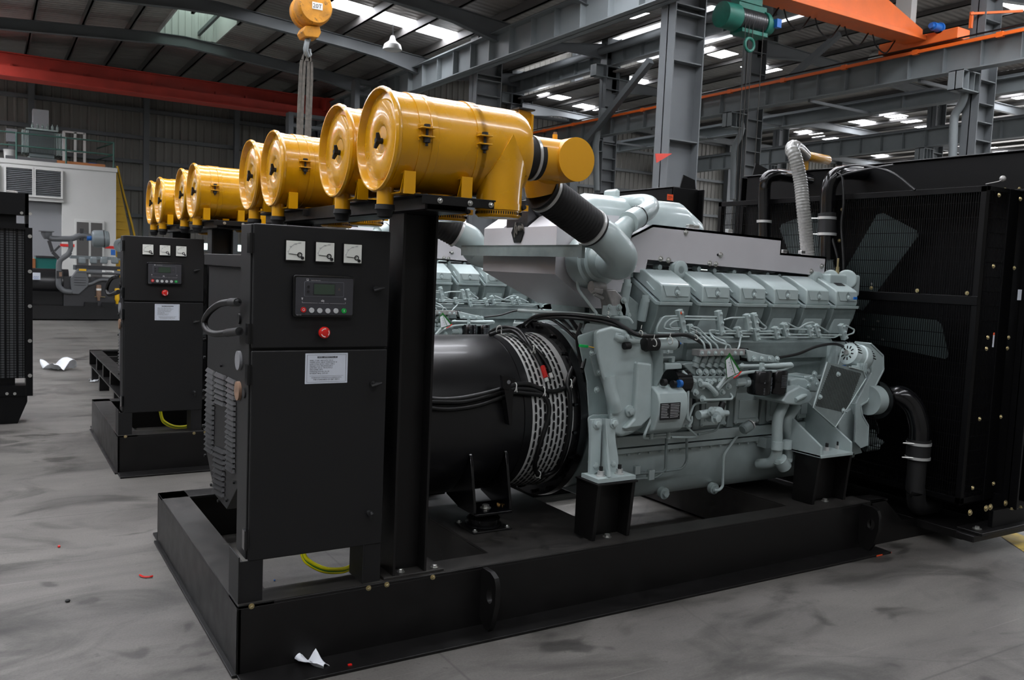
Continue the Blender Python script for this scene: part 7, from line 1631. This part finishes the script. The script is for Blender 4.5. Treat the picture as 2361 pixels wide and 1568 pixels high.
crumple(216, 880, .16, .2, 'small white scrap on the floor by the open frame', 9, hz=.05)
o = MB().tube(catmull([P(322, 1326, z=.008), P(332, 1330, z=.008), P(345, 1330, z=.008), P(352, 1328, z=.008)], 4), .005, 6).build('red_strap', 'red'); tag(o, 'short red strap on the floor beside the front corner', 'strap')
o = MB().box(P(809, 1534, z=.02).x-.008, P(809, 1534, z=.02).x+.008, 3.29, 3.3, .0145, .02).build('red_fragment', 'red'); tag(o, 'tiny red fragment on the bottom flange', 'fragment')
o = MB().ball(P(136, 1260, z=.006), .008).build('red_pellet', 'red'); tag(o, 'tiny red pellet on the open floor', 'pellet')
o = MB().ball(P(156, 1385, z=.006), .012, (1, 1, .6)).build('dark_pebble', 'rubber'); tag(o, 'dark pebble on the open floor', 'pebble')
o = MB().ball(P(633, 1338, z=.005), .005).build('blue_pellet', 'blue'); tag(o, 'tiny blue pellet under the front cabinet', 'pellet')
o = MB().bar(P(2018, 1281, z=.006), P(2052, 1273, z=.006), .02, .008).build('orange_strip', 'orange_sticker'); tag(o, 'orange strip lying against the frame tail', 'strip')
a, b, c_, d_ = P(2300, 1232, z=.002), P(2345, 1229, z=.002), P(2420, 1262, z=.002), P(2365, 1275, z=.002)
o = MB().add([a, b, c_, d_], [(0, 1, 2, 3)]).build('floor_marking', 'tape_yellow', smooth=False); tag(o, 'worn yellow line painted on the floor beyond the radiator', 'marking', kind='structure')
mb = MB(); rnd = random.Random(4)
for k in range(26): c = V(2.42+rnd.gauss(0, .02), 3.97+rnd.gauss(0, .015), .412); mb.box(c.x-.004, c.x+.004, c.y-.003, c.y+.003, c.z-.003, c.z+.002)
o = mb.build('dust_heap', 'dust_orange', smooth=False); tag(o, 'orange crumbs on the barrel foot plate', 'debris', kind='stuff')

# ================================================================== LIGHT, WORLD, CAMERA
w = bpy.data.worlds.new('World'); bpy.context.scene.world = w; w.use_nodes = True
bg = w.node_tree.nodes['Background']; bg.inputs['Color'].default_value = rgb(222, 226, 232); bg.inputs['Strength'].default_value = 1.6
def area(name, loc, rot, sx, sy, power, col=(255, 255, 255)):
    l = bpy.data.lights.new(name, 'AREA'); l.shape = 'RECTANGLE'; l.size = sx; l.size_y = sy; l.energy = power; l.color = rgb(*col)[:3]
    o = bpy.data.objects.new(name, l); C.objects.link(o); o.location = loc; o.rotation_euler = rot; return o
cam = bpy.data.cameras.new('Camera'); co = bpy.data.objects.new('Camera', cam); C.objects.link(co); bpy.context.scene.camera = co
m3 = Matrix((( _r.x, _u.x, -_f.x), (_r.y, _u.y, -_f.y), (_r.z, _u.z, -_f.z)))
co.matrix_world = Matrix.Translation(EYE) @ m3.to_4x4()
cam.sensor_fit = 'HORIZONTAL'; cam.sensor_width = 36; cam.lens = FPX/2361*36; cam.clip_end = 200
cam.dof.use_dof = True; cam.dof.focus_distance = 4.6; cam.dof.aperture_fstop = 7
sc = bpy.context.scene
sc.view_settings.view_transform = 'Standard'; sc.view_settings.look = 'None'; sc.view_settings.gamma = 1; sc.view_settings.use_curve_mapping = False
sc.view_settings.exposure = 0.17
sc.cycles.max_bounces = 4; sc.cycles.diffuse_bounces = 2; sc.cycles.glossy_bounces = 2; sc.cycles.transmission_bounces = 2
sc.cycles.use_denoising = True; sc.cycles.use_adaptive_sampling = True; sc.cycles.adaptive_threshold = 0.04
